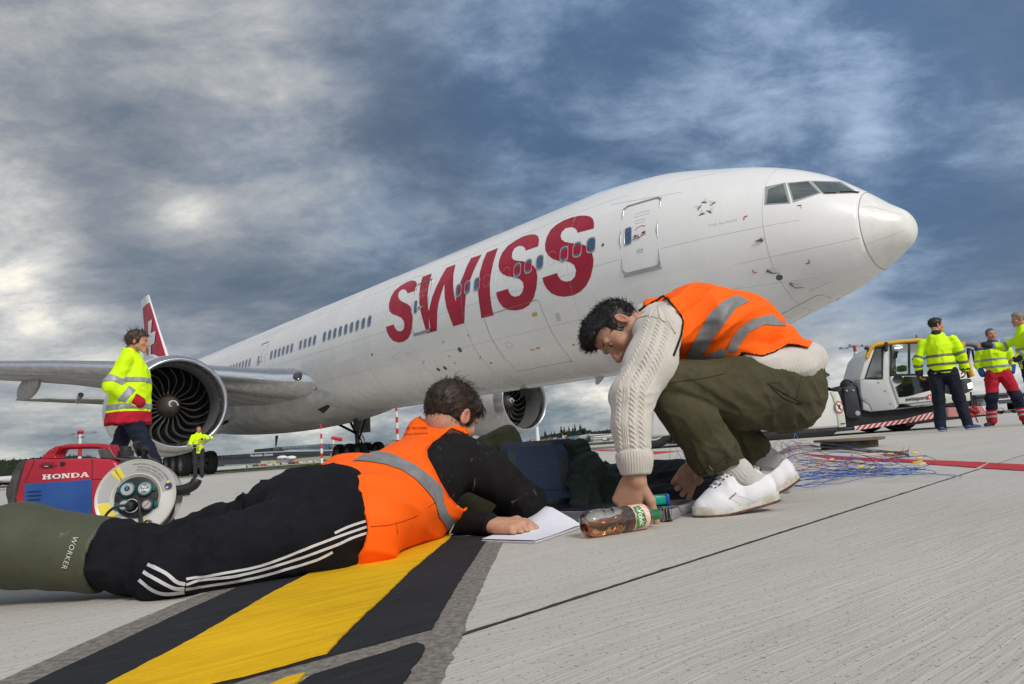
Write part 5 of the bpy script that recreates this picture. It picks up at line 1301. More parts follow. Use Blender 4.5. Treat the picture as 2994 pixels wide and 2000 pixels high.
# far hand, half open, palm to the camera
w2 = a(1590, 1066, 2.40); gF = SDF(*lb([w2, a(1540, 1150, 2.35), a(1600, 1040, 2.42)], .04), .0023)
gF.chain([(a(1592, 1020, 2.46), .030), (w2, .026), (a(1583, 1080, 2.385), .026)], .015)
hd2 = nv(a(1556, 1135, 2.34) - w2); pn2 = nv(np.array([-.45, -.75, -.35]))
hand(gF, a(1585, 1074, 2.39), hd2, pn2, 1 if np.cross(hd2, pn2)[0] > 0 else -1, [(.5, .7, .4), (.65, .8, .5), (.8, .9, .5), (.9, .9, .5)], ((.6, .35, .6), (.8, .1, .5), (.8, 0., .5)), 1.0, .15)
body = SDF(*lb([shN, hipN, hipF, a(1540, 750, 2.55)], .14), .010)
body.chain([(a(1800, 870, 2.44), .10), (a(1690, 775, 2.41), .09), (a(1560, 752, 2.38), .09), (neckb, .052)], .03)
body.chain([(a(1560, 752, 2.38), .06), (shN, .05), (elN, .038), (wrN, .026)], .03)
body.chain([(a(1560, 752, 2.42), .06), (a(1545, 880, 2.60), .038), (w2, .024)], .03)
bp_ = body.nets()
at = H.attrs(.55, .55)
sobj('body', [(hv, hq), gN.nets(), gF.nets(), bp_], SKIN, cm, 0, None, at)
H.eyes(cm)
def cdir(l): return (1.1, 0, .0) if l[0] > .04 else (.7, 0, -.1)
H.hair(BLKHAIR, cm,   .0028, .005, amp=.008, strands=2600, slen=.020, seed=3, curl=1.3, top=.002, sr=.0009, dirs=cdir, lift=.28,
       clumps=[((.05, .03, .098), (.098, .03, .086), .022, .016), ((.05, -.02, .098), (.10, -.01, .088), .022, .016), ((.06, .05, .080), (.090, .05, .078), .018, .012)],
       low=([-.12, -.045, -.022, .030, .042, .062, .12], [-.070, -.065, -.022, -.030, .045, .074, .078]), filt=lambda L: (L[:, 2] > .02) | (L[:, 0] < -.05))
# socks ---------------------------------------------------------------
M_SOCK = cloth('grey_rib_sock', (.50, .475, .44), .95, 600, .5, .1)
def sock(pts, name='sock'):
 g = SDF(*lb([p for p, r in pts], .075), .0026); g.chain(pts, .02); P0 = np.array([p for p, r in pts]); L0 = np.r_[0, np.cumsum(np.linalg.norm(np.diff(P0, axis=0), axis=1))]
 def f(P, d):
  al, q = armco(P, P0, L0); an = np.arctan2(q[:, 0], -q[:, 1]); x = an * .045
  m = np.clip((L0[-1] * .62 - al) / .012, 0, 1)
  return -(m * (.5 + .5 * np.cos(x * 2 * PI / .0075)) * .0017 + folds(P, (1, 0, -.3), 40, .2, 3., 2.) * .003) + .002
 g.displace(f, .015); return sobj(name, g, M_SOCK, cm, 0)
sock([(a(1640, 1040, 2.20), .046), (a(1690, 1085, 2.185), .046), (a(1728, 1114, 2.18), .040), (a(1730, 1140, 2.18), .030)])
sock([(a(1732, 1030, 2.465), .047), (a(1775, 1070, 2.46), .044), (a(1795, 1096, 2.44), .038), (a(1798, 1112, 2.42), .03)])
# shoes ---------------------------------------------------------------
M_CANV = cloth('white_canvas', (.74, .73, .75), .9, 800, .35, .05, dust=.10, c_dust=(.5, .47, .4)); M_SOLE = mat('sole_rubber', (.60, .585, .53), .6, var=.25, vscale=25, bump=.3, bscale=120, color2=(.42, .38, .30)); M_OUTS = mat('gum_outsole', (.13, .055, .035), .8, var=.5, vscale=60, bump=.8, bscale=250)
M_LACE = cloth('white_lace', (.80, .80, .82), .9, 1200, .5, .05)
def shoe(toe, heel, lift, parent, detail=True):
 """toe and heel: ground points under the tips; lift: how far the heel is raised"""
 toe = np.array(toe, float); heel = np.array(heel, float); L = np.linalg.norm(heel - toe); ex = (toe - heel) / L; ey = np.cross((0, 0, 1), ex)   # ey: left side when ex is forward
 def W_(x, y, z):      # x from the heel forward, bend at the ball
  xb = .68 * L; zz = z
  if lift and x < xb:
   t = (xb - x) / xb; ang = lift / xb
   zz = z + lift * t ** 1.25; x = x + z * ang * .6
  return heel + ex * x + ey * y + np.array([0, 0, zz])
 prof = [(0.0, .022), (.03, .033), (.07, .037), (.12, .035), (.17, .042), (.21, .047), (.25, .043), (.28, .028), (.295, .010)]
 def width(x): return float(np.interp(x, [p[0] * L / .3 for p in prof], [p[1] for p in prof]))
 e = empty('shoe'); e.parent = parent
 def outline(sc, n=40):
  o = []
  for i in range(n):
   t = i / n * 2 * PI; x = L / 2 - math.cos(t) * L / 2; o.append((x, math.copysign(width(min(max(x, .0), L)), math.sin(t)) * min(1, abs(math.sin(t)) * 3.2) * sc))
  return o
 for nm, z0, z1, sc, m in (('midsole', .007, .033, 1.0, M_SOLE), ('outsole', .0, .0075, 1.02, M_OUTS)):
  o = outline(sc); rings = [[W_(x, y * f_, z) for x, y in o] for z, f_ in ((z0, .97), (z0 + (z1 - z0) * .3, 1.01), (z1 - .004, .99), (z1, .95))]
  mb = MB(); mb.loft(rings); mb.obj(nm, m, e, 60)
 g = SDF(*lb([W_(0, 0, 0), W_(L, 0, 0), W_(.1, 0, .1)], .06), .0026)
 k_ = L / .3
 for x0, z0, r0, x1, z1, r1 in ((.262, .026, .030, .235, .032, .040), (.235, .032, .040, .20, .044, .044), (.20, .044, .044, .165, .064, .042), (.20, .034, .043, .10, .044, .040), (.165, .064, .042, .10, .056, .042), (.10, .056, .042, .048, .052, .040),
                                   (.10, .056, .042, .10, .074, .043), (.048, .052, .038, .055, .092, .036), (.165, .064, .040, .150, .092, .036)):
  g.cone(W_(x0 * k_, 0, z0), W_(x1 * k_, 0, z1), r0, r1, .018)
 g.cut(W_(.0, 0, .024), W_(.0, 0, 0) - W_(0, 0, .05), .002) if not lift else None
 op = [W_(.030 * k_, 0, .128), W_(.112 * k_, 0, .104)]; g.cone(op[0], op[1], .040, .050, .006, 'sub'); g.cone(W_(.06 * k_, 0, .10), W_(.11 * k_, 0, .10), .030, .030, .004, 'sub'); g.cut(W_(.16 * k_, 0, .122), W_(.2 * k_, 0, .3) - W_(.215 * k_, 0, .2), .004)
 def f(P, d): return -(folds(P, tuple(ey), 30, .25, 5., 2.) * .0035 * np.exp(-(((P - heel) @ ex - .19) / .05) ** 2) + (vnoise(P, 30, 1.) - .5) * .002)
 g.displace(f, .012); up = sobj('upper', g, M_CANV, e, 1)
 T = wtree(up)
 # laces
 for i in range(6):
  x = (.222 - .013 * i) * k_; P = []
  for s_ in (-1, -.5, 0, .5, 1):
   q = Vector(W_(x + .004 * s_ * (-1) ** i, s_ * (.019 + .001 * i), .16)); h = T.ray_cast(q, (Vector(W_(x, s_ * .012, .03)) - q).normalized())
   if h[0] is not None: P.append(h[0] + h[1] * .0025)
  if len(P) > 2: mb = MB(); mb.tube(P, .0042, 6, flat=.7); mb.obj('lace', M_LACE, e, 60)
  for s_ in (-1, 1):
   q = Vector(W_(x, s_ * (.024 + .0015 * i), .16)); h = T.ray_cast(q, (Vector(W_(x, s_ * .020, .03)) - q).normalized())
   if h[0] is not None and detail:
    mb = MB(); mb.tube([h[0] - h[1] * .001, h[0] + h[1] * .0015], .0038, 8); mb.obj('eyelet', mat('eyelet_metal', (.5, .5, .5), .3, .9), e, None)
 mb = MB(); t0 = Vector(W_(.118 * k_, -.012, .098)); b_ = [t0]
 for dx, dy, dz in ((.008, -.012, .006), (.020, -.024, .0), (.026, -.030, -.012)): b_.append(t0 + Vector(ex * dx + ey * dy) + Vector((0, 0, dz)))
 mb.tube(b_, .0026, 6); b2 = [t0, t0 + Vector(ex * .012 + ey * .016) + Vector((0, 0, .004)), t0 + Vector(ex * .018 + ey * .028) + Vector((0, 0, -.010))]; mb.tube(b2, .0026, 6); mb.obj('lace_bow', M_LACE, e, 60)
 return e, T, up
sh1, TS1, up1 = shoe(G(1597, 1190) + Vector((0, .045, 0)), G(1597, 1190) + Vector((.292, .085, 0)), .030, cm)
sh2, TS2, up2 = shoe(G(1597, 1190) + Vector((.17, .27, 0)), G(1597, 1190) + Vector((.455, .31, 0)), .075, cm)
seam('stitch_line', C4([(1150, 1385), (1125, 1345), (1090, 1310), (1050, 1290)]), .0010, mat('stitch_grey', (.5, .5, .5), .8), TS1, sh1, .0)
seam('stitch_line', C4([(1215, 1340), (1190, 1310), (1140, 1285), (1085, 1272)]), .0008, mat('stitch_grey', (.5, .5, .5), .8), TS1, sh1, .0)
px_text('shoe_mark', 'SUPERGA', C4([(1062, 1276)])[0][0], C4([(1062, 1276)])[0][1], 5.2, -.72, TS1, mat('mark_black', (.03, .02, .03), .6), sh1, .001, .2, 1., 1., .02)
# ================================================================== the man lying on the ground
lm_ = thing('person', 'man in orange vest and striped black track pants lying prone on the yellow line', 'person')
BLACKJ = cloth('black_fleece', (.011, .010, .011), .95, 600, .6, .3, dust=.75, c_dust=(.34, .33, .32), spec=.15)
BLACKT = cloth('black_track_cotton', (.0095, .0095, .013), .9, 700, .35, .3, spec=.15)
# trousers
pelv = a(705, 1186, 1.80); hN = a(745, 1212, 1.68); hF = a(715, 1165, 1.92); knN = a(392, 1283, 1.50); knF = a(435, 1242, 1.86); lowN = a(255, 1268, 1.50); lowF = a(290, 1270, 1.80)
g = SDF(*lb([pelv, hN, hF, knN, knF, lowN, a(835, 1190, 1.75), a(835, 1100, 2.0)], .15), .0048)
g.cone(hN + np.array([0, 0, -.012]), knN + np.array([0, 0, -.010]), .108, .070, .03); g.cone(hF, knF, .100, .054, .03)
g.cone(knN + np.array([0, 0, -.008]), lowN, .070, .066, .02); g.cone(knF, lowF, .058, .050, .02)
g.ell(a(700, 1162, 1.80), (.15, .12, .098), None, .04); g.ell(a(668, 1168, 1.91), (.13, .11, .092), None, .025); g.ell(a(735, 1188, 1.71), (.13, .105, .098), None, .03)
g.cone(a(780, 1178, 1.76), a(795, 1140, 1.98), .108, .104, .04); g.cone(hN, a(800, 1222, 1.74), .10, .086, .03)
g.cone(a(400, 1315, 1.44), a(385, 1322, 1.46), .042, .040, .02)
g.ground(.001, .012)
cleft = (a(560, 1165, 1.83), a(790, 1105, 1.88))
def ltf(P, d):
 dn = knN - hN; dfv = knF - hF
 kk = np.exp(-(np.linalg.norm(P - knN, axis=1) / .11) ** 2); fb = np.exp(-(np.linalg.norm(P - a(520, 1160, 1.86), axis=1) / .13) ** 2); gl = np.exp(-(np.linalg.norm(P - a(640, 1225, 1.7), axis=1) / .10) ** 2)
 f1 = folds(P, (.3, -1, .3), 20, .3, 2., 2.); f2 = folds(P, (.2, -1, .6), 30, .3, 5., 2.2); f3 = folds(P, dn, 16, .3, 9., 2.)
 ba = cleft[1] - cleft[0]; t = np.clip((P - cleft[0]) @ ba / (ba @ ba), 0, 1); q = np.linalg.norm(P - cleft[0] - np.outer(t, ba), axis=1)
 return -(f1 * .008 + f2 * (.016 * kk + .016 * fb) + f3 * .009 + f1 * .012 * gl + (vnoise(P, 8, 1.) - .5) * .010) + .005 + .014 * np.exp(-(q / .022) ** 2)
g.displace(ltf, .035)
lt = sobj('trousers', g, BLACKT, lm_, 1); LTT = wtree(lt)
S2C = lambda pts: [(x * .4998, 1175.8 + .4998 * y) for x, y in pts]
M_STR = cloth('white_stripe', (.62, .61, .61), .8, 900, .4, .1)
for L_ in ([(1682, 35), (1600, 62), (1535, 92)], [(1684, 62), (1560, 105), (1440, 150), (1200, 240), (1000, 280), (852, 303)], [(1685, 90), (1600, 120), (1520, 155), (1320, 225), (1100, 285), (930, 305), (852, 328)], [(1525, 178), (1450, 215), (1320, 255), (1150, 300), (950, 332), (850, 348)],
           [(680, 235), (760, 275), (810, 315), (848, 325)], [(660, 270), (740, 315), (800, 343), (845, 345)], [(640, 305), (700, 350), (760, 368), (845, 360)]):
 P = smooth_poly([Vector(q) for q in S2C(L_)], 5, False); up_ = []; dn_ = []
 for i, q in enumerate(P):
  t = (P[min(i + 1, len(P) - 1)] - P[max(i - 1, 0)]).normalized(); n_ = Vector((-t.y, t.x)); wd = 2.9 if L_[0][0] > 700 else 4.0
  up_.append(q + n_ * wd); dn_.append(q - n_ * wd)
 drape('side_stripe', [tuple(q) for q in up_ + dn_[::-1]], LTT, M_STR, lt, .0022, 5.)
# boots
M_BOOT = cloth('olive_rubber', (.058, .062, .034), .55, 300, .2, .18, dust=.32, c_dust=(.26, .26, .21), spec=.4)
def boot(rim, mid, heel, toe, r, r2, name='boot'):
 g = SDF(*lb([rim, mid, heel, toe], .13), .0048)
 g.cone(rim, mid, r, r2, .02); g.cone(mid, heel, r2, r * .62, .03); g.cone(heel, toe, r * .60, r * .50, .03)
 ax = nv(np.array(rim) - np.array(mid)); g.cut(np.array(rim), ax, .003); g.cone(np.array(rim) - ax * .05, np.array(rim) + ax * .06, r - .012, r - .010, .003, 'sub')
 g.displace(lambda P, d: -(folds(P, np.cross(ax, (0, 0, 1)), 9, .4, 3., 2.) * .006 + (vnoise(P, 6, 4.) - .5) * .010) + .004, .03); g.ground(.001, .01)
 return sobj(name, g, M_BOOT, lm_, 1)
b1 = boot(a(248, 1272, 1.50), a(40, 1250, 1.50), a(-190, 1258, 1.50), a(-260, 1330, 1.36), .080, .090)
b2 = boot(a(250, 1258, 1.80), a(60, 1262, 1.80), a(-140, 1262, 1.80), a(-200, 1310, 1.66), .066, .070)
BT = wtree(b1)
px_text('boot_lettering', 'WORKER', 161, 1267, 17, 1.93, BT, mat('boot_print', (.55, .53, .42), .6), b1, .0032, 0., 1., 1.12, .0, sub=3)
# torso
chest = a(945, 1108, 2.16); waist = a(800, 1160, 1.88); shR = a(1052, 1058, 2.20); shL = a(935, 1050, 2.52); elR = a(1206, 1150, 2.26); upB = a(985, 1060, 2.32)
tg = SDF(*lb([chest, waist, shR, shL, a(760, 1250, 1.7), a(1000, 985, 2.45)], .16), .0048); bod = nv(chest - waist); lat = nv(np.cross(bod, (0, 0, 1)))
tg.cone(waist, chest, .120, .128, .04, flat=(lat, 1.28)); tg.cone(chest, upB, .128, .105, .04, flat=(lat, 1.45)); tg.cone(upB, a(1008, 1010, 2.38), .085, .070, .04)
tg.cone(a(800, 1215, 1.80), a(925, 1180, 2.04), .075, .085, .04)
sleeves = tg.like(); sleeves.chain([(shR, .078), (a(1130, 1085, 2.23), .074), (elR, .062)], .03); sleeves.cone(shR, a(1000, 1085, 2.22), .08, .085, .04)
sleeves.cone(shL, upB, .075, .09, .04)
jk = tg.copy(); jk.d = smin(jk.d, sleeves.d, .03)
big = SDF(*lb([chest, waist, shR, shL, elR, a(1000, 985, 2.45), a(1130, 1205, 2.05), a(760, 1250, 1.7)], .16), .0048)
big.cone(waist, chest, .116, .124, .04, flat=(lat, 1.28)); big.cone(chest, upB, .124, .103, .04, flat=(lat, 1.45)); big.cone(upB, a(1008, 1010, 2.38), .083, .066, .04)
big.chain([(shR, .080), (a(1130, 1090, 2.23), .076), (elR, .060), (a(1150, 1190, 2.44), .05)], .03); big.cone(shR, a(995, 1090, 2.2), .08, .09, .04)
big.chain([(shL, .075), (a(985, 1170, 2.42), .058), (a(1050, 1203, 2.16), .048), (a(1118, 1204, 2.055), .040)], .03)
big.ground(.001, .01)
def jf(P, d):
 e = np.exp(-(np.linalg.norm(P - elR, axis=1) / .10) ** 2); ar = elR - shR
 return -(folds(P, (.2, .3, 1), 14, .35, 2., 2.) * .008 + folds(P, np.cross(ar, (0, 1, 0)), 24, .3, 6., 2.) * .011 * e + (vnoise(P, 9, 2.) - .5) * .012) + .006
big.displace(jf, .03); jacket = sobj('jacket', big, BLACKJ, lm_, 1)
# vest
CV = lambda pts: [((700 + x / 2.348) / VS, (1050 + y / 2.348) / VS) for x, y in pts]
vs_ = SDF(*lb([chest, waist, shR, shL, a(740, 1250, 1.65), a(1000, 965, 2.45)], .16), .0048)
vs_.cone(a(815, 1178, 1.83), chest, .128, .140, .04, flat=(lat, 1.27)); vs_.cone(waist, a(800, 1130, 1.98), .118, .115, .04); vs_.cone(chest, upB, .140, .118, .04, flat=(lat, 1.42)); vs_.cone(upB, a(1003, 998, 2.39), .098, .076, .04)
vs_.cone(a(838, 1212, 1.735), a(960, 1172, 2.04), .094, .094, .04); vs_.cone(a(800, 1200, 1.75), a(838, 1212, 1.735), .098, .094, .04); vs_.cone(a(960, 1172, 2.04), a(1010, 1160, 2.12), .090, .075, .04)
vs_.cone(upB, a(1020, 1040, 2.28), .10, .08, .04); vs_.cone(a(975, 1002, 2.37), a(1040, 1000, 2.32), .078, .056, .03)
vs_.ground(.001, .008)
def lvf(P, d):
 lowr = np.exp(-(np.linalg.norm(P - a(860, 1190, 1.8), axis=1) / .16) ** 2); f1 = folds(P, bod + np.array([0, 0, -.5]), 13, .25, 3., 2.); f2 = folds(P, lat, 15, .3, 7., 2.2); w = np.exp(-(np.linalg.norm(P - a(800, 1085, 1.95), axis=1) / .10) ** 2)
 return -(f1 * .013 * (.4 + lowr) + f2 * .014 * w + (vnoise(P, 6, 5.) - .5) * .016) + .008
vs_.displace(lvf, .035)
carve(vs_, CV([(1455, 475), (1400, 520), (1320, 570), (1275, 625), (1283, 680), (1310, 730), (1370, 850), (1430, 950), (1490, 1010), (1545, 1045), (1575, 1000), (1612, 925), (1900, 900), (1900, 480), (1560, 520), (1510, 495)]), lambda P: P[:, 1] < 2.46)
carve(vs_, CV([(560, 780), (610, 802), (700, 850), (800, 950), (850, 1040), (872, 1110), (880, 1185), (850, 1290), (800, 1368), (760, 1450), (300, 1450), (300, 780)]))
carve(vs_, CV([(1240, 380), (1255, 412), (1350, 422), (1420, 425), (1500, 422), (1500, 300), (1200, 300)]))
lv = sobj('safety_vest', vs_, ORANGE, lm_, 1)
TLV = wtree(lv)
drape('reflective_stripe', CV([(775, 702), (800, 688), (870, 648), (950, 635), (1050, 655), (1200, 728), (1300, 800), (1370, 860), (1395, 905), (1400, 985), (1430, 1060), (1500, 1128), (1440, 1178), (1400, 1120), (1370, 1080), (1340, 985), (1320, 950), (1260, 880), (1200, 820), (1110, 762), (1000, 725), (900, 708), (840, 702)]), TLV, M_TAPE, lv, .003)
for L_ in ([(1455, 477), (1395, 525), (1320, 572), (1279, 625), (1287, 680), (1314, 730), (1374, 850), (1434, 950), (1494, 1012), (1545, 1045)],): seam('orange_binding', CV(L_), .0035, ORANGE, wtree(lv, jacket), lv, .001, 6, 5)
seam('orange_binding', CV([(1545, 1045), (1580, 1000), (1608, 928)]), .0045, ORANGE, wtree(lv, jacket), lv, .003, 6, 5)
for L_ in ([(900, 1150), (1020, 1140), (1120, 1115), (1220, 1075)], [(1295, 1015), (1345, 985), (1395, 925)], [(1075, 1130), (1085, 1200)]): seam('vest_seam', CV(L_), .0015, cloth('orange_seam', (.62, .07, .002), .8), TLV, lv, .0005)
M_VP = mat('vest_print', (.10, .012, .008), .7)
for t_, x, y, sz, an in (('HOCHSCHULE FÜR TECHNIK', 1120, 478, 27, -.015), ('RAPPERSWIL', 1062, 496, 27, -.09), ('FHO Fachhochschule Ostschweiz', 1150, 518, 22, -.055)):
 q = CV([(x, y)])[0]; px_text('vest_lettering', t_, q[0], q[1], sz * .334 * .92, an, TLV, M_VP, lv, .002, .05, 1.0, 1.05, .0)
mb = MB(); mb.tube([a(1050, 1160, 2.10), a(1048, 1185, 2.09), a(1030, 1222, 2.07)], .0035, 6); mb.obj('zip', mat('zip_grey', (.3, .3, .3), .4, .7), lv, 60)
# head
fw2 = nv(np.array([.56, .70, -.44])); up2 = nv(np.array([.26, .28, .92]))
H2 = Head((0, 0, 0), fw2, up2, 1.0); ear2 = a(1067, 957, 2.29); H2.o = ear2 + H2.l * .079 - H2.f * (-.006)
nb = a(1000, 1015, 2.42); hg = H2.build(.0027, neck=tuple(H2.loc(nb[None])[0]), neck_r=.060)
hv, hq = hg.nets(); hv = relax(hv, hq, 1, .35)
wl = a(1118, 1204, 2.055); gH = SDF(*lb([wl, a(1205, 1215, 1.98)], .05), .0022); gH.chain([(a(1090, 1204, 2.10), .028), (wl, .028)], .015)
hd3 = nv(a(1168, 1206, 2.02) - wl); pn3 = nv(np.array([.10, .12, -1.]))
hand(gH, a(1124, 1203, 2.05), hd3, pn3, 1, [(.95, 1.35, .8), (1.0, 1.4, .8), (1.05, 1.4, .8), (1.1, 1.4, .8)], ((.75, .55, -.1), (.95, .1, .2), (.8, -.3, .3)), 1.12, .1)
gH.ground(.012, .004)
bd = SDF(*lb([chest, waist, hN, hF, shR, nb], .12), .012); bd.chain([(pelv, .09), (waist, .09), (chest, .09), (upB, .08), (nb, .055)], .03); bd.chain([(hN, .07), (knN, .05), (lowN, .045)], .02); bd.chain([(hF, .07), (knF, .05), (lowF, .045)], .02); bd.ground(.02)
SKIN2 = skinmat('skin_fair', (.50, .27, .18), (.50, .12, .08))
sobj('body', [(hv, hq), gH.nets(), bd.nets()], SKIN2, lm_, 0, None, H2.attrs(.3, .8))
H2.eyes(lm_)
BRH = hairmat('hair_brown', (.030, .017, .010))
H2.hair(BRH, lm_, .0028, .010, amp=.006, strands=4200, slen=.015, seed=11, curl=.12, sr=.0009, lift=.08, dirs=lambda l: (.5 if l[0] < .03 else 1.0, 0, -.35 if l[2] < .08 else .35), low=([-.12, -.06, -.03, .015, .030, .045, .12], [-.095, -.090, -.050, -.040, -.010, .045, .080]), filt=lambda L: L[:, 2] > -.06)
# fringe blowing forward, cowlick on the crown
mb = MB(); rs = np.random.RandomState(4)
for k in range(120):
 l0 = rs.uniform(-.05, .05); p = H2.w(.075 + rs.uniform(-.01, .012), l0, .085 + rs.uniform(-.02, .01)); t = H2.R.T @ np.array([1.0, -.1 + rs.randn() * .3, .10 + rs.randn() * .4]); pts_ = [p]
 for j in range(6): pts_.append(pts_[-1] + nv(t) * .0085); t = nv(t) + H2.R.T @ np.array([-.10, rs.randn() * .12, -.42])
 mb.tube(pts_, [.0012, .0012, .0011, .001, .0008, .0006, .0003], 3, False)
for k in range(90):
 p = H2.w(-.02 + rs.randn() * .03, rs.randn() * .03, .135); t = H2.R.T @ np.array([.5 + rs.randn() * .5, rs.randn() * .4, .8]); pts_ = [p]
 for j in range(5): pts_.append(pts_[-1] + nv(t) * .0065); t = nv(t) + H2.R.T @ np.array([.25, 0, -.15])
 mb.tube(pts_, [.0012, .0011, .001, .0008, .0006, .0003], 3, False)
tag(mb.obj('hair_tufts', BRH, lm_, None, fix=False), kind='stuff')
# ================================================================== things on the ground
def V3(q): return Vector(tuple(q))
def frame_at(o, x, y=None, z=(0, 0, 1)):
 x = V3(x).normalized(); z = V3(z); y = z.cross(x).normalized(); z = x.cross(y)
 return Matrix.Translation(V3(o)) @ Matrix((x, y, z)).transposed().to_4x4()
# tea bottle lying down
bt = thing('bottle', 'half-full plastic iced tea bottle with green cap lying on the concrete by the crouching man', 'bottle')
b0 = V3(A(1338, 1191, 1.86)); b1_ = V3(A(1508, 1168, 1.995)); b0.z = .0375; b1_.z = .036; BL = (b1_ - b0).length
MBt = frame_at(b0, b1_ - b0)
prof = [(0.006, .0008), (.003, .014), (.0, .024), (.004, .032), (.014, .0365), (.045, .0372), (.062, .0362), (.072, .0335), (.082, .0362), (.098, .0362), (.106, .0338), (.116, .0362), (.128, .0362), (.135, .0352), (.186, .0352), (.196, .031), (.206, .021), (.212, .0135), (.228, .0128)]
k_ = BL / .240; prof = [(x * k_, r) for x, r in prof]
M_PET = mat('clear_plastic', (.97, .98, .98), .02, trans=1., ior=1.12, coat=1.); M_TEA = mat('iced_tea', (.85, .36, .09), .02, trans=1., ior=1.12)
def petal(mbx, pr, n, amp):
 """lathe whose base end is pinched into feet and whose waist is grooved"""
 vs = []
 for x, r in pr:
  for k in range(n):
   q = 2 * PI * k / n; w = 1 - amp * max(0, 1 - x / (.03 * k_)) * (.5 + .5 * math.cos(q * 6)); w *= 1 - .02 * (math.cos(q * 9 + x * 90) > .6) * (.05 < x / k_ < .13); vs.append((x, math.cos(q) * r * w, math.sin(q) * r * w))
 fs = [(i * n + k, i * n + (k + 1) % n, (i + 1) * n + (k + 1) % n, (i + 1) * n + k) for i in range(len(pr) - 1) for k in range(n)]
 mbx.add(vs, fs, MBt); return mbx
pp = []
for (x0, r0), (x1, r1) in zip(prof, prof[1:]):
 for j in range(3): t = j / 3; pp.append((x0 + (x1 - x0) * t, r0 + (r1 - r0) * t))
pp.append(prof[-1])
inner = [(x + (.0006 if x < .02 else 0), max(r - .0007, .0004)) for x, r in pp]
mb = MB(); petal(mb, pp, 60, .10); petal(mb, inner[::-1], 60, .10); mb.obj('bottle_body', M_PET, bt, 60)
mb = MB(); petal(mb, [(x + .0006, max(r - .0012, .0003)) for x, r in pp[:-4]] + [(pp[-5][0] + .0008, .0004)], 48, .10)
me = mb.mesh('tea', 180); b = bmesh.new(); b.from_mesh(me); r_ = bmesh.ops.bisect_plane(b, geom=b.verts[:] + b.edges[:] + b.faces[:], plane_co=(0, 0, .0375), plane_no=(0, 0, 1), clear_outer=True)
bmesh.ops.holes_fill(b, edges=[e for e in b.edges if e.is_boundary]); bmesh.ops.recalc_face_normals(b, faces=b.faces); b.to_mesh(me); b.free(); me.polygons.foreach_set('use_smooth', [abs(p.normal.z) < .999 for p in me.polygons]); link('tea', me, bt, M_TEA)
mb = MB(); mb.lathe([(.137 * k_, .0357), (.185 * k_, .0357)], 48, MBt); lab = mb.obj('label', mat('label_pink', (.70, .42, .33), .5, var=.2, vscale=90, color2=(.80, .58, .48)), bt, 60, fix=False)
LT = wtree(lab); C5 = lambda pts: [(x * .3005 + 1058.2, y * .3005 + 901.5) for x, y in pts]
drape('label_leaf', C5([(1305, 868), (1350, 858), (1385, 890), (1402, 935), (1412, 975), (1395, 1010), (1350, 1030), (1310, 1035), (1322, 1000), (1308, 970), (1330, 950), (1300, 930), (1322, 905)]), LT, mat('label_green', (.015, .14, .04), .5, var=.5, vscale=120, color2=(.12, .30, .05)), lab, .0006, 4.)
px_text('bottle_lettering', 'Volvic', *C5([(1366, 945)])[0], 17, 1.42, LT, mat('label_white', (.8, .8, .76), .5), lab, .0012, .0, 1., .92, .012)
px_text('bottle_lettering', 'TEE', *C5([(1338, 885)])[0], 5.5, 1.42, LT, mat('label_white', (.8, .8, .76)), lab, .0012, 0., 1., 1., .01)
mb = MB(); mb.lathe([(.214 * k_, .0150), (.236 * k_, .0150), (.239 * k_, .013), (.240 * k_, .0005)], 26, MBt); mb.lathe([(.210 * k_, .0162), (.2135 * k_, .0162)], 24, MBt); mb.obj('cap', mat('cap_green', (.01, .16, .05), .4), bt, 40)
# writing pad with a lifting page
pad = thing('notepad', 'open white writing pad under the lying man\'s fist', 'notepad')
c = [G(1104, 1243), G(1228, 1247), G(1332, 1211), G(1212, 1203)]; e1 = c[1] - c[0]; e2 = c[3] - c[0]
M_PAPER = mat('paper_white', (.76, .76, .82), .7, var=.06, vscale=30)
for i in range(4):
 o_ = Vector((rnd.uniform(-.002, .002), rnd.uniform(-.0015, .0015), 0)); mb = MB(); z0 = .001 + i * .0014; vs = [c[0] + o_, c[1] + o_, c[2] + o_, c[3] + o_]
 mb.add([(v.x, v.y, z0) for v in vs] + [(v.x, v.y, z0 + .0007) for v in vs], [(3, 2, 1, 0), (4, 5, 6, 7), (0, 1, 5, 4), (1, 2, 6, 5), (2, 3, 7, 6), (3, 0, 4, 7)]); mb.obj('page', M_PAPER, pad, None)
mb = MB(); rows = []
for i in range(15):
 t = i / 14; row = []
 for j in range(9):
  s_ = j / 8; q = c[0].lerp(c[1], s_).lerp(c[3].lerp(c[2], s_), t); lift = .050 * max(0, t - .30) ** 1.5 * 2.2 * max(0, 1 - abs(s_ - .42) * 1.7) + .004 * math.sin(s_ * 5 + t * 3) * t + .0025 * (1 - t)
  row.append((q.x, q.y, .0072 + max(lift, 0)))
 rows.append(row)
mb.loft(rows, False, None, False); mb.obj('page', M_PAPER, pad, 60, fix=False)
mb = MB(); v = [G(1040, 1192, .03), G(1076, 1190, .045), G(1068, 1218, .008), G(1030, 1226, .008)]; mb.add([tuple(q) for q in v] + [tuple(q + Vector((0, .0, -.0008))) for q in v], [(0, 1, 2, 3), (7, 6, 5, 4)]); tag(mb.obj('sheet', M_PAPER, None, None), 'single white sheet sticking out from under the lying man\'s chest', 'paper')
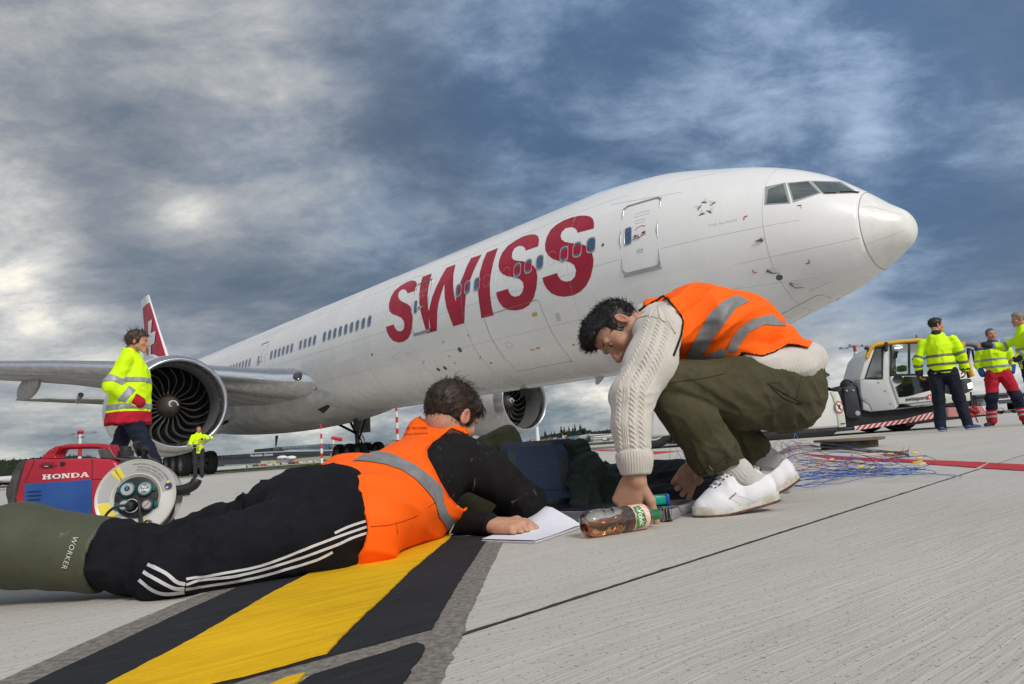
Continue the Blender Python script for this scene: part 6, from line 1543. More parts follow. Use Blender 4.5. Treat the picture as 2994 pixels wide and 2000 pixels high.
# laptop
lp = thing('laptop', 'rugged navy laptop with a dim blue screen standing open under dark jackets', 'laptop')
M_NAVY = mat('laptop_navy', (.006, .010, .022), .38, var=.2, vscale=20, coat=.2)
hl, hr = Vector(A(1160, 1168, 2.62)), Vector(A(1314, 1165, 2.62)); hl.z = hr.z = .022
ex_ = (hr - hl).normalized(); LWd = (hr - hl).length + .02; ml = Matrix.Translation(hl) @ Matrix.Rotation(math.atan2(ex_.y, ex_.x), 4, 'Z'); tl = ml @ Matrix.Rotation(math.radians(-13), 4, 'X')
mb = MB(); mb.box((-.01, 0, 0), (LWd, .016, .265), tl); lid = mb.obj('lid', M_NAVY, lp, None, .005)
mb = MB(); mb.box((.018, -.0012, .030), (LWd - .026, .002, .243), tl); mb.obj('screen', mat('screen_blue', (.008, .015, .032), .35, emit=(.020, .036, .070), estr=.16, var=.4, vscale=6, spec=.2), lid, None)
for x0, x1, z0, z1, c_ in ((.020, .052, .06, .225, (.060, .075, .085)), (LWd - .060, LWd - .030, .05, .215, (.075, .085, .085)), (.13, .17, .145, .148, (.12, .14, .17)), (.058, LWd - .07, .062, .068, (.03, .05, .09))):
 mb = MB(); mb.box((x0, -.0026, z0), (x1, -.0014, z1), tl); mb.obj('screen_panel', mat('panel_%d' % int(x0 * 1000 + z0 * 1e5), tuple(x * .42 for x in c_), .45, spec=.2), lid, None)
mb = MB(); mb.box((-.01, -.235, -.018), (LWd, .0, .004), ml); mb.obj('keyboard_base', mat('laptop_black', (.012, .013, .016), .45, var=.3, vscale=30), lp, None, .004)
mb = MB()
for i in range(12):
 for j in range(5): mb.box((.016 + i * .0215, -.09 + j * .0165, .004), (.034 + i * .0215, -.077 + j * .0165, .0075), ml)
tag(mb.obj('keys', mat('key_black', (.02, .02, .022), .5), lp, None), None, None, None, 'stuff')
mb = MB(); mb.box((LWd * .35, -.008, .002), (LWd * .56, .008, .012), ml); mb.obj('lid_latch', M_DARK, lp, None, .002)
# dark jackets thrown over and beside it
def rag(label, cones, m, name='jacket', h=.0065, f=14, amp=.022, pad_=.12, seed=1., grd=True, axis=(.2, .2, 1)):
 g = SDF(*lb([q[0] for q in cones] + [q[1] for q in cones], pad_), h)
 for p0, p1, r0, r1, fl in cones: g.cone(p0, p1, r0, r1, .035, flat=fl)
 g.displace(lambda P, d: -(folds(P, axis, f, .25, seed, 2.) * amp + folds(P, (1, .3, .2), f * 1.8, .3, seed + 5, 2.) * amp * .55 + (vnoise(P, 7, seed) - .5) * amp) + amp * .6, .05)
 if grd: g.ground(.001, .01)
 return tag(sobj(name, g, m, None, 1), label, 'jacket')
M_RAGG = cloth('dark_green_cloth', (.024, .034, .027), .85, 500, .5, .3, spec=.25); M_RAGB = cloth('black_cloth', (.014, .014, .016), .75, 500, .4, .3, dust=.0, spec=.35); M_RAGO = cloth('dark_olive_cloth', (.024, .026, .013), .9, 500, .5, .3)
rag('dark green jacket hanging over the right edge of the laptop screen', [(a(1326, 1030, 2.66), a(1348, 1085, 2.60), .018, .050, ((0, 1, 0), .7)), (a(1345, 1085, 2.60), a(1350, 1150, 2.52), .055, .050, ((0, 1, 0), .8)), (a(1345, 1085, 2.62), a(1400, 1130, 2.60), .055, .060, ((0, 1, 0), .8)), (a(1400, 1130, 2.60), a(1395, 1160, 2.56), .055, .04, None), (a(1300, 1018, 2.67), a(1325, 1025, 2.66), .012, .026, None), (a(1318, 1110, 2.52), a(1330, 1172, 2.46), .022, .020, ((0, 1, 0), .6))], M_RAGG, f=20, amp=.014, seed=2., axis=(.25, .1, 1))
rag('dark olive hood bulging behind the left side of the laptop', [(a(1120, 1028, 2.85), a(1165, 1012, 2.85), .05, .055, None), (a(1165, 1012, 2.85), a(1200, 1026, 2.82), .055, .020, None), (a(1110, 1060, 2.85), a(1150, 1130, 2.9), .075, .11, None), (a(1160, 1030, 2.80), a(1186, 1028, 2.72), .035, .02, None), (a(1090, 1165, 2.55), a(1150, 1165, 2.60), .062, .07, None)], M_RAGO, f=11, amp=.012, seed=7., axis=(1, 0, .3))
rag('black padded jacket heaped on the ground between laptop and crouching man', [(a(1405, 1096, 2.85), a(1480, 1112, 2.75), .055, .080, None), (a(1480, 1112, 2.75), a(1570, 1116, 2.75), .085, .088, None), (a(1570, 1116, 2.75), a(1665, 1112, 2.85), .088, .09, None), (a(1440, 1140, 2.6), a(1620, 1138, 2.6), .045, .055, None), (a(1390, 1075, 2.95), a(1412, 1100, 2.9), .02, .05, None)], M_RAGB, f=15, amp=.020, seed=12., axis=(1, .2, .35))
rag('navy collar corner poking up beside the green jacket', [(a(1388, 1062, 3.0), a(1412, 1098, 2.95), .010, .035, ((0, 1, 0), .5)), (a(1412, 1098, 2.95), a(1380, 1110, 2.95), .035, .03, None)], cloth('navy_cloth', (.010, .013, .026), .8), f=22, amp=.006, seed=15.)
mb = MB(); mb.tube([a(1408, 1128, 2.56), a(1425, 1140, 2.55), a(1442, 1153, 2.53)], .0028, 5); tag(mb.obj('yellow_cord', mat('cord_yellow', (.6, .42, .02), .6), None, 60), 'short yellow cord across the black jacket beside the green one', 'cord')
# flat aluminium case and what lies on it
cs = thing('instrument_case', 'flat black-topped aluminium case lying open-side up under the crouching man\'s hands', 'case')
p0 = G(1537, 1196); p1 = G(1226, 1196); p2 = G(1604, 1166); dx_ = (p1 - p0).normalized(); dy_ = Vector((dx_.y, -dx_.x, 0)); dy_ = dy_ if dy_.y > 0 else -dy_
dy_ = (p2 - p0).normalized(); mcs = Matrix.Translation(p0) @ Matrix((dx_, dy_, Vector((0, 0, 1)))).transposed().to_4x4()
mb = MB(); mb.box((0, 0, .001), (.40, .30, .034), mcs); mb.obj('case_body', mat('case_aluminium', (.42, .41, .43), .42, .5, var=.2, vscale=12), cs, None, .0035)
mb = MB(); mb.box((.006, .006, .034), (.394, .294, .0375), mcs); mb.obj('case_top', mat('case_black', (.022, .020, .021), .35, var=.3, vscale=12), cs, None, .001)
cl = thing('binder_clip', 'black and silver clip on the near corner of the aluminium case', 'clip')
mb = MB(); mb.cbox((.012, .004, .018), (.022, .020, .044), mcs @ Matrix.Rotation(.3, 4, 'Z')); mb.obj('clip_body', mat('clip_black', (.015, .015, .016), .3), cl, None, .002)
mb = MB(); mb.tube([mcs @ Vector(q) for q in ((-.004, -.006, .040), (-.008, -.012, .010), (.004, -.014, .008), (.006, -.010, .040))], .0022, 6); mb.tube([mcs @ Vector(q) for q in ((.014, -.010, .042), (.012, -.015, .006), (.024, -.014, .008), (.024, -.008, .042))], .0022, 6); mb.obj('clip_wire', mat('clip_chrome', (.7, .7, .7), .2, 1.), cl, 60)
ts = thing('tape_box', 'teal plastic box with a blue end lying on the black case top', 'box')
tb0 = a(1478, 1143, 2.22); tb0[2] = .056; mt = Matrix.Translation(Vector(tb0)) @ Matrix.Rotation(math.radians(6), 4, 'Z')
mb = MB(); mb.box((0, -.018, -.017), (.068, .018, .015), mt); mb.obj('box_body', mat('teal_plastic', (.0, .30, .22), .35, var=.15, vscale=20), ts, None, .006)
mb = MB(); mb.box((.066, -.019, -.018), (.078, .019, .017), mt); mb.obj('box_end', mat('blue_plastic', (.01, .07, .38), .35), ts, None, .003)
mb = MB(); mb.prism([(0, 0), (.11, .012), (.115, .016), (.0, .022)], .0378, .0390, mcs @ Matrix.Translation((.05, .06, 0)) @ Matrix.Rotation(2.4, 4, 'Z')); tag(mb.obj('steel_ruler', mat('steel', (.45, .45, .46), .3, .9), None, None), 'thin steel rule lying on the black case top', 'ruler')
# white box behind the jackets
wb = thing('white_box', 'small white box marked 7 beyond the black jacket', 'box')
q = A(1402, 1082, 3.2); q.z = .0; mw = Matrix.Translation(q); mb = MB(); mb.box((-.045, 0, 0), (.035, .12, .145), mw); wbo = mb.obj('box_body', mat('box_white', (.6, .6, .58), .5), wb, None, .003)
px_text('box_number', '7', 1415, 1066, 12, 0, wtree(wbo), mat('mark_black', (.03, .02, .03)), wb, .001)
mb = MB(); mb.tube([a(1420, 1080, 3.1), a(1424, 1066, 3.1), a(1438, 1060, 3.1), a(1446, 1070, 3.1)], .012, 6); mb.tube([a(1444, 1066, 3.1), a(1452, 1110, 3.0)], .02, 6); tag(mb.obj('black_strap', M_RAGB, None, 60), 'black strap loop standing beside the white box', 'strap')
# cables by the laptop
mb = MB(); P = [G(1030, 1232, .004), G(1080, 1228, .004), G(1150, 1220, .004), G(1245, 1200, .01), G(1285, 1182, .02), G(1330, 1180, .012)]; mb.tube(smooth_poly(P, 6, False), .0032, 6); tag(mb.obj('cable', mat('cable_black', (.010, .010, .011), .45), None, 60), 'thin black cable running from under the orange vest to the laptop', 'cable')
mb = MB(); P = [G(1235, 1206, .004), G(1262, 1192, .008), G(1310, 1196, .006), G(1345, 1190, .01)]; mb.tube(smooth_poly(P, 6, False), .0028, 6); tag(mb.obj('cable', mat('cable_black', (.010, .010, .011)), None, 60), 'short black cable curving in front of the green jacket towards the bottle', 'cable')
# -------- wires pulled out of the ground duct
wr = thing('wire_tangle', 'springy tangle of blue and red signal wires with yellow connectors behind the white shoes', 'wires')
M_WB = mat('wire_blue', (.02, .075, .30), .35); M_WR = mat('wire_red', (.38, .02, .05), .4); M_WBR = mat('wire_brown', (.07, .04, .03), .6); M_WK = mat('wire_black', (.015, .015, .017), .5); M_CY = mat('connector_yellow', (.75, .52, .03), .5); M_WL = mat('wire_pale_blue', (.16, .24, .50), .4)
rs = np.random.RandomState(21)
def wire(px_pts, z, r, m, name):
 P = []
 for i, q in enumerate(px_pts):
  zz = z[i] if isinstance(z, (list, tuple)) else z; P.append(G(q[0], q[1], 0) + Vector((0, 0, zz + .004)))
 mb = MB(); mb.tube(smooth_poly(P, 7, False), r, 5); return mb.obj(name, m, wr, 60)
for k in range(20):          # long flat runs from the heel out to the right
 x1 = rs.uniform(1950, 2140); y0 = rs.uniform(1085, 1128); n_ = 6; pts_ = []
 for i in range(n_): t = i / (n_ - 1); pts_.append((1795 + (x1 - 1795) * t, y0 + (1078 + (y0 - 1105) * .35 - y0) * t ** 1.2 + rs.randn() * 4))
 wire(pts_, [abs(rs.randn()) * .012 for _ in range(n_)], .0014, M_WB if k % 6 else M_WL, 'blue_wire')
for k in range(16):          # loops springing up off the slab
 cx, cy = rs.uniform(1830, 2110), rs.uniform(1066, 1100); c0 = G(cx, cy); R_ = rs.uniform(.10, .30) * c0.y / 4; tilt = rs.uniform(.25, 1.0); ph = rs.uniform(0, 6.28); az = rs.uniform(0, 3.1); P = []
 for i in range(22):
  an = ph + i / 21 * rs.uniform(5.6, 6.3); x, y = R_ * math.cos(an), R_ * math.sin(an) * math.cos(tilt); z = max(0, R_ * (math.sin(an) * .5 + .45) * math.sin(tilt)) * .75
  P.append(c0 + Vector((x * math.cos(az) - y * math.sin(az), x * math.sin(az) + y * math.cos(az), z + .004)))
 mb = MB(); mb.tube(smooth_poly(P, 3, False), .0014, 5); mb.obj('blue_wire', (M_WB, M_WB, M_WL, M_WK)[k % 4], wr, 60)
for k in range(5):
 y0 = rs.uniform(1050, 1072); wire([(1830 + rs.randn() * 20, y0 + 14), (1900, y0 + 6 + rs.randn() * 4), (1980, y0 + rs.randn() * 5), (2060, y0 - 4 + rs.randn() * 5), (2110 + rs.randn() * 25, y0 - 8 + rs.randn() * 8)], [0, .02, .01, .03, .05], .0015, M_WR, 'red_wire')
for k in range(10):
 wire([(1775, 1046 + rs.randn() * 3), (1830, 1036 + rs.randn() * 5), (1900, 1032 + rs.randn() * 2), (1985, 1038 + rs.randn() * 3), (2060, 1046 + rs.randn() * 3), (2085, 1050 + rs.randn() * 6)], [0, .05, .03, .01, .02, .03], .0026, M_WBR, 'brown_wire')
for k in range(12):
 x0 = 1800 + rs.randn() * 18; wire([(x0, 1052), (x0 + 8 + rs.randn() * 14, 1045), (x0 + 25 + rs.randn() * 22, 1052 + rs.randn() * 6)], [0, .10 + abs(rs.randn()) * .05, .0], .0014, (M_WR, M_WBR, M_WK, M_WL)[k % 4], 'loose_wire')
for k in range(8):
 x0 = rs.uniform(1525, 1590); wire([(x0, 1098), (x0 + 10, 1080), (x0 + 32 + rs.randn() * 15, 1078), (x0 + 50, 1092)], [0, .06 + abs(rs.randn()) * .06, .08, .0], .0014, (M_WB, M_WK, M_WL)[k % 3], 'blue_wire')
for k in range(10):
 q = G(rs.uniform(1870, 2120), rs.uniform(1048, 1090)); mb = MB(); mb.cbox((0, 0, 0), (.042, .010, .010), Matrix.Translation(q + Vector((0, 0, .02 + rs.rand() * .02))) @ Matrix.Rotation(rs.uniform(-.7, .7), 4, 'Z') @ Matrix.Rotation(rs.uniform(-.3, .3), 4, 'Y')); mb.obj('connector', M_CY, wr, None, .003)
mb = MB(); mb.cbox((0, 0, .03), (.20, .05, .012), Matrix.Translation(G(1988, 1052)) @ Matrix.Rotation(-.1, 4, 'Z')); mb.obj('junction_strip', mat('strip_cream', (.62, .50, .40), .6), wr, None, .002)
# cast cover propped beside its hole
mc = thing('duct_cover', 'round rust-brown duct cover lying on the slabs behind the wires', 'manhole cover')
q = G(1947, 1027); M_RUST = mat('rust_iron', (.16, .075, .045), .85, var=.6, vscale=9, bump=.8, bscale=60, color2=(.13, .12, .095))
mb = MB(); mb.lathe([(.0, .001), (.0, .265), (.004, .268), (.070, .272), (.072, .001)], 36, Matrix.Translation(q), 'z'); mb.obj('cover_core', mat('concrete_dark', (.075, .075, .06), .9, var=.5, vscale=14, bump=.8, bscale=70), mc, 40)
mb = MB(); mb.lathe([(.073, .001), (.073, .325), (.079, .335), (.094, .332), (.098, .32), (.092, .30), (.092, .001)], 40, Matrix.Translation(q) @ Matrix.Rotation(.015, 4, 'Y'), 'z'); mb.obj('cover_plate', M_RUST, mc, 40)
mb = MB(); mb.box((.27, -.05, .070), (.36, .05, .096), Matrix.Translation(q)); mb.obj('lifting_lug', M_RUST, mc, None, .004)
# -------- generator
gn = thing('generator', 'portable red and blue inverter generator marked HONDA behind the boots', 'generator')
o_ = G(14, 1266); M_GR = mat('generator_red', (.42, .012, .030), .42, var=.25, vscale=7, coat=.1); M_GB = mat('generator_blue', (.010, .055, .23), .45, var=.35, vscale=9, color2=(.02, .075, .26)); M_GK = mat('generator_black', (.030, .029, .028), .75, var=.45, vscale=18, bump=.4, bscale=160, color2=(.075, .07, .065))
YG = o_.y; SG = YG / 1512.
mg = Matrix.Translation(o_) @ Matrix.Rotation(math.radians(0), 4, 'Z')
def gl(x, y):     # photo pixels on the generator's side plane -> local x, z
 p_ = A(x, y, YG); return (p_.x - o_.x, p_.z)
C6 = lambda pts: [(x * .10016, 1019.1 + .10016 * y) for x, y in pts]; C7 = lambda pts: [(x * .29995, 666.3 + 313.6 + y * .29995) for x, y in pts]
body_px = C6([(330, 1560), (330, 1180), (430, 760), (550, 360), (700, 345), (1500, 330), (2100, 318), (2420, 330)]) + C7([(872, 252), (905, 300), (915, 420), (900, 700)]) + [(268, 1254), (60, 1266), (38, 1262)]
def gprism(name, px, y0, y1, m, bev=.006, parent=gn, smooth=40):
 mb = MB(); ol = [gl(*q) for q in px]; n = len(ol); vs = [(x, y0, z) for x, z in ol] + [(x, y1, z) for x, z in ol]
 mb.add(vs, [tuple(range(n)), tuple(range(2 * n - 1, n - 1, -1))] + [(i, n + i, n + (i + 1) % n, (i + 1) % n) for i in range(n)], mg); return mb.obj(name, m, parent, smooth, bev, 3)
gb = gprism('body_shell', body_px, .0, .27, M_GR, .014)
gprism('side_panel', C6([(560, 1560), (560, 1200), (578, 900), (2105, 798), (2108, 1560)]) + [(211, 1240), (60, 1252)], -.004, .02, M_GB, .003)
gprism('end_cover', C6([(130, 1300), (90, 1150), (100, 960), (180, 870), (230, 700), (290, 560), (390, 400), (480, 365), (552, 368), (520, 480), (440, 660), (380, 850), (320, 1170), (300, 1600), (300, 2250), (160, 2300)]), .004, .262, M_GK, .010)
gprism('end_knob', C6([(92, 960), (160, 920), (160, 1110), (110, 1100)]), .10, .16, M_GK, .004)
# handle: an arch over an open grip
hp = [Vector(gl(*q)) for q in C6([(700, 330), (760, 250), (820, 170), (930, 80), (1060, 50), (1500, 35), (1900, 45), (2040, 90), (2085, 180), (2120, 330)])]
mb = MB(); P = smooth_poly(hp, 3, False); rows = []
for i, q in enumerate(P):
 t = (P[min(i + 1, len(P) - 1)] - P[max(i - 1, 0)]).normalized(); nn_ = Vector((-t.y, t.x)); w = .0115
 if i < 6 or i > len(P) - 6: w = .020
 ring_ = []
 for kx in range(10):
  a_ = 2 * PI * kx / 10; ring_.append((q.x + nn_.x * w * math.cos(a_), .135 + .020 * math.sin(a_), q.y + nn_.y * w * math.cos(a_)))
 rows.append(ring_)
mb.loft(rows, True, mg); mb.obj('handle', M_GR, gn, 60)
gprism('handle_foot', C6([(480, 360), (600, 230), (700, 130), (860, 40), (960, 20), (940, 110), (880, 200), (850, 260), (900, 335)]), .10, .17, M_GR, .005)
gprism('handle_foot', C6([(1930, 330), (2020, 260), (2000, 170), (1960, 120), (1900, 90), (1900, 10), (2130, 0), (2180, 110), (2250, 240), (2330, 330)]), .10, .17, M_GR, .005)
for q in C6([(842, 130), (2052, 98)]):
 x, z = gl(*q); mb = MB(); mb.cbox((x, .097, z), (.006, .008, .006), mg); mb.obj('handle_screw', mat('brass', (.4, .25, .08), .4, .8), gn, None)
gprism('tank_shoulder', C7([(715, 165), (760, 230), (800, 232), (905, 240), (935, 250), (968, 270), (960, 300), (905, 305), (880, 255), (770, 252), (740, 235)]), .02, .25, M_GK, .006)
x, z = gl(*C7([(826, 180)])[0]); mb = MB(); mb.lathe([(-.020, .001), (-.020, .030), (.0, .030), (.002, .022), (.016, .021), (.019, .014), (.02, .0005)], 20, mg @ Matrix.Translation((x, .12, z)), 'z'); mb.obj('fuel_cap', mat('fuel_cap_black', (.025, .025, .028), .5, var=.3, vscale=30), gn, 40)
q = C6([(900, 470), (1000, 400), (1230, 395), (1310, 450), (1300, 510), (1200, 545), (980, 550), (900, 510)]); gprism('switch_recess', q, -.0015, .004, mat('recess_dark_red', (.20, .008, .018), .6), .001)
gprism('switch_slot', C6([(1000, 470), (1190, 455), (1215, 490), (1180, 520), (1010, 525), (985, 500)]), -.0028, .004, M_DARK, 0)
gprism('switch_lever', C6([(1040, 485), (1125, 485), (1125, 512), (1040, 512)]), -.008, .0, mat('lever_grey', (.35, .35, .36), .4), .001)
x, z = gl(*C6([(1437, 438)])[0]); mb = MB(); mb.lathe([(0, .0095), (-.004, .0088), (-.006, .004), (-.002, .0005)], 16, mg @ Matrix.Translation((x, 0, z)), 'y'); mb.obj('screw_cap', M_DARK, gn, 40)
for k in range(4):
 gprism('louvre', C6([(630, 1080 + 93 * k), (680, 1062 + 93 * k), (930, 1048 + 93 * k), (965, 1062 + 93 * k), (930, 1082 + 93 * k), (680, 1095 + 93 * k)]), -.0062, .0, mat('louvre_dark', (.004, .018, .075), .6), .001)
for L_ in ([(780, 365), (770, 420), (700, 580), (620, 740), (575, 880)], [(2112, 325), (2108, 800)], [(2120, 800), (2400, 785)]):
 P = [mg @ Vector((gl(*q)[0], -.0003, gl(*q)[1])) for q in C6(L_)]; mb = MB(); mb.tube(P, .0016, 4); mb.obj('shell_joint', M_DARK, gn, None)
# wide slab-serif lettering
def slab_letters():
 # each glyph: list of polygons in a 1 x 1 box (x scaled by the advance)
 s = .30
 return [('H', 1.3, [[(0, 0), (.52, 0), (.52, .16), (.40, .16), (.40, .42), (.78, .42), (.78, .16), (.66, .16), (.66, 0), (1.18, 0), (1.18, .16), (1.06, .16), (1.06, .84), (1.18, .84), (1.18, 1), (.66, 1), (.66, .84), (.78, .84), (.78, .60), (.40, .60), (.40, .84), (.52, .84), (.52, 1), (0, 1), (0, .84), (.12, .84), (.12, .16), (0, .16)]]),
   ('O', 1.25, 'O'), ('N', 1.3, [[(0, 0), (.42, 0), (.42, .16), (.32, .16), (.32, .62), (.74, 0), (1.04, 0), (1.04, .84), (1.16, .84), (1.16, 1), (.76, 1), (.76, .84), (.86, .84), (.86, .42), (.48, 1), (0, 1), (0, .84), (.12, .84), (.12, .16), (0, .16)]]),
   ('D', 1.2, 'D'), ('A', 1.3, [[(0, 0), (.40, 0), (.40, .14), (.33, .14), (.38, .28), (.74, .28), (.80, .14), (.72, .14), (.72, 0), (1.2, 0), (1.2, .14), (1.10, .14), (.78, 1), (.42, 1), (.10, .14), (0, .14)]])]
HW = []; adv = 0.
for ch, ad, polys in [(*t_,) for t_ in (lambda L: [L[0], L[1], L[2], L[3], L[4]])(slab_letters())]:
 HW.append((ch, adv, polys)); adv += ad
# letters run H O N D A along the photographed baseline
M_HON = mat('logo_white', (.70, .68, .66), .5); bl0, bl1, tl0 = C6([(972, 800)])[0], C6([(2030, 737)])[0], C6([(968, 690)])[0]
q0, q1 = Vector(gl(*bl0)), Vector(gl(*bl1)); ux = (q1 - q0) / adv * 1.03; hgt = (Vector(gl(*tl0)) - q0).length; uz = Vector((-ux.y, ux.x)).normalized() * hgt
for ch, ax_, polys in HW:
 mb = MB()
 if polys in ('O', 'D'):
  n = 28; out = []; inn = []
  for k in range(n):
   an = 2 * PI * k / n; c_, s_ = math.cos(an), math.sin(an)
   if polys == 'O': out.append((.6 + .58 * c_, .5 + .5 * s_)); inn.append((.6 + .30 * c_, .5 + .33 * s_))
   else:
    out.append((max(.0, .45 + .68 * c_) if c_ > 0 else .45 + .45 * max(-1, c_ * 1.6), .5 + .5 * (s_ if c_ > 0 else math.copysign(min(1, abs(s_) * 1.6), s_)))); inn.append((.50 + .34 * c_ if c_ > 0 else .50 - .12 * min(1, -c_ * 1.6), .5 + .33 * (s_ if c_ > 0 else math.copysign(min(1, abs(s_) * 1.6), s_))))
  pts_ = [(q0 + ux * (ax_ + x) + uz * z) for x, z in out + inn]
  mb.add([(v.x, -.0016, v.y) for v in pts_], [(k, (k + 1) % n, n + (k + 1) % n, n + k) for k in range(n)], mg)
 else:
  for pl in polys:
   pts_ = [Vector(v) for v in pl]; r_ = delaunay_2d_cdt(pts_, [(i, (i + 1) % len(pts_)) for i in range(len(pts_))], [], 1, 1e-6)
   mb.add([((q0 + ux * (ax_ + v[0]) + uz * v[1]).x, -.0016, (q0 + ux * (ax_ + v[0]) + uz * v[1]).y) for v in r_[0]], [tuple(f) for f in r_[2]], mg)
  if ch == 'A': mb2 = MB(); tri = [(.47, .42), (.69, .42), (.58, .72)]; mb2.add([((q0 + ux * (ax_ + x) + uz * z).x, -.0022, (q0 + ux * (ax_ + x) + uz * z).y) for x, z in tri], [(0, 1, 2)], mg); mb2.obj('letter_counter', M_GR, gn, None)
 mb.obj('letter', M_HON, gn, None)
# -------- cable reel
rl = thing('cable_reel', 'silver metal cable reel with teal sockets standing in front of the generator', 'cable reel')
rc = a(311, 1139, 2.36); nrm = nv(np.array([.20, -.97, .12])); RX = frame_at(rc, nrm)      # local x: towards the viewer
up_r = Vector((0, 0, 1)); RX = Matrix.Translation(Vector(rc)) @ Matrix((Vector(nrm), up_r.cross(Vector(nrm)).normalized(), Vector(nrm).cross(up_r.cross(Vector(nrm)).normalized()))).transposed().to_4x4()
RR = .132
M_RS = mat('reel_steel', (.68, .66, .61), .35, .20, var=.12, vscale=8); M_RG = mat('reel_grey_label', (.40, .39, .38), .5); M_RY = mat('reel_yellow', (.72, .60, .06), .5); M_RK = mat('reel_black', (.014, .014, .015), .5); M_RT = mat('reel_teal', (.004, .085, .085), .45)
def dish(x0): return [(x0 - .004, RR - .003), (x0, RR), (x0 + .004, RR - .002), (x0 + .001, RR - .006), (x0 - .002, RR - .012), (x0 - .006, .086), (x0 - .005, .080), (x0 - .014, .072), (x0 - .016, .060)]
mb = MB(); mb.lathe(dish(.0), 72, RX); mb.obj('front_flange', M_RS, rl, 40)
mb = MB(); mb.lathe([(-.085, .060), (-.089, .080), (-.089, RR - .01), (-.085, RR - .001), (-.081, RR)], 60, RX); mb.obj('rear_flange', M_RS, rl, 40)
mb = MB(); mb.lathe([(-.085, .062), (-.01, .062)], 40, RX); mb.obj('drum', M_RK, rl, 60)
mb = MB()
for k in range(7):
 P = [RX @ Vector((-.014 - .0095 * k, (.098 + .006 * (k % 2)) * math.cos(q / 48 * 2 * PI), (.098 + .006 * (k % 2)) * math.sin(q / 48 * 2 * PI))) for q in range(49)]; mb.tube(P, .0052, 6, False)
mb.obj('wound_cable', M_RK, rl, 60)
def sector(name, a0, a1, r0, r1, m, x=.0004):
 mb = MB(); rows = []
 for r in np.linspace(r0, r1, 4):
  xx = float(np.interp(r, [.080, .086, RR - .012], [-.005, -.006, -.002])) + x + .0008; rows.append([(xx, math.cos(math.radians(a0 + (a1 - a0) * j / 24)) * r, math.sin(math.radians(a0 + (a1 - a0) * j / 24)) * r) for j in range(25)])
 mb.loft(rows, False, RX, False); return mb.obj(name, m, rl, None, fix=False)
sector('grey_label', 8, 186, .084, RR - .008, M_RG); sector('yellow_label', 118, 134, .084, RR - .008, M_RY, .0012); sector('yellow_label', 188, 292, .084, RR - .008, M_RY, .0006)
mb = MB(); mb.lathe([(-.016, .060), (-.010, .071), (-.004, .070), (-.002, .064), (-.002, .0005)], 48, RX); mb.obj('hub', M_RK, rl, 40)
for (dy, dz, tx) in ((-.026, .028, 0), (.030, .026, 1), (-.032, -.026, 2), (.040, -.030, 3)):
 q = RX @ Matrix.Translation((.004, dy, dz)); mb = MB(); mb.lathe([(-.006, .0255 if tx < 2 else .020), (.004, .0255 if tx < 2 else .020), (.006, .023 if tx < 2 else .018), (.0062, .0005)], 24, q); cp = mb.obj('socket_cap', M_RT, rl, 40)
 mb = MB(); mb.lathe([(.0066, .0205 if tx < 2 else .0155), (.0068, .0005)], 22, q); mb.obj('cap_disc', mat('cap_disc_grey', (.36, .37, .37), .5), cp, None)
 mb = MB(); mb.cbox((-.002, (-.028 if dy < 0 else .028), 0), (.008, .014, .020), q); mb.obj('cap_hinge', M_RT, cp, None, .002)
 if tx == 1:
  for t_, zz, sz in (('FIX', .0045, .0115), ('CORE', -.0055, .0105)):
   me = text_mesh(t_, sz, 0, 1., bold=.0006);
   for v in me.vertices: v.co = q @ Vector((.0080, v.co.x, v.co.y + zz))
   link('cap_lettering', me, cp, mat('lettering_white', (.8, .8, .8), .5))
  mb = MB(); mb.lathe([(.0071, .0118), (.0072, .0005)], 22, q); mb.obj('cap_badge', M_RK, cp, None)
  for t_, zz in (('FLEX', .0155), ('ROLL', -.0155)):
   me = text_mesh(t_, .008, 0, 1.1)
   for v in me.vertices: v.co = q @ Vector((.0080, v.co.x, v.co.y + zz - math.copysign(1, zz) * (v.co.x ** 2) * 22))
   link('cap_lettering', me, cp, M_RK)
 elif tx == 0:
  mb = MB(); mb.ball((.0072, 0, .002), (.0006, .009, .009), 12, 6, q); mb.obj('cap_badge', M_RK, cp, None); mb = MB(); mb.cbox((.0078, .001, .006), (.0005, .005, .016), q @ Matrix.Rotation(.3, 4, 'X')); mb.obj('cap_badge', mat('badge_cyan', (.0, .25, .35), .4), cp, None)
 elif tx == 3:
  mb = MB(); P = [q @ Vector((.0072, .0150 * math.cos(j / 20 * 2 * PI), .0150 * math.sin(j / 20 * 2 * PI))) for j in range(21)]; mb.tube(P, .0009, 4, False); mb.tube([q @ Vector((.0074, -.011, -.010)), q @ Vector((.0074, .011, .010))], .0009, 4); mb.obj('cap_badge', M_TITLE, cp, None)
q = RX @ Matrix.Translation((.004, -.010, -.030)); mb = MB(); mb.lathe([(-.004, .0235), (.006, .0235), (.006, .0215), (-.002, .0215)], 28, q); mb.obj('socket_ring', mat('ring_white', (.6, .6, .58), .4), rl, 40)
mb = MB(); mb.lathe([(-.004, .016), (.028, .013), (.030, .0005)], 18, q); mb.obj('plug', M_RK, rl, 40)
mb = MB(); q = RX @ Matrix.Translation((.002, .050, -.094)); mb.lathe([(-.004, .0085), (.010, .0085), (.010, .0115), (.028, .0105), (.030, .0045), (.027, .0005)], 20, q); mb.obj('crank_knob', M_RK, rl, 40)
mb = MB(); mb.lathe([(.0285, .0042), (.0300, .0005)], 12, q); mb.obj('knob_bolt', mat('copper_bolt', (.45, .20, .12), .4, .9), rl, None)
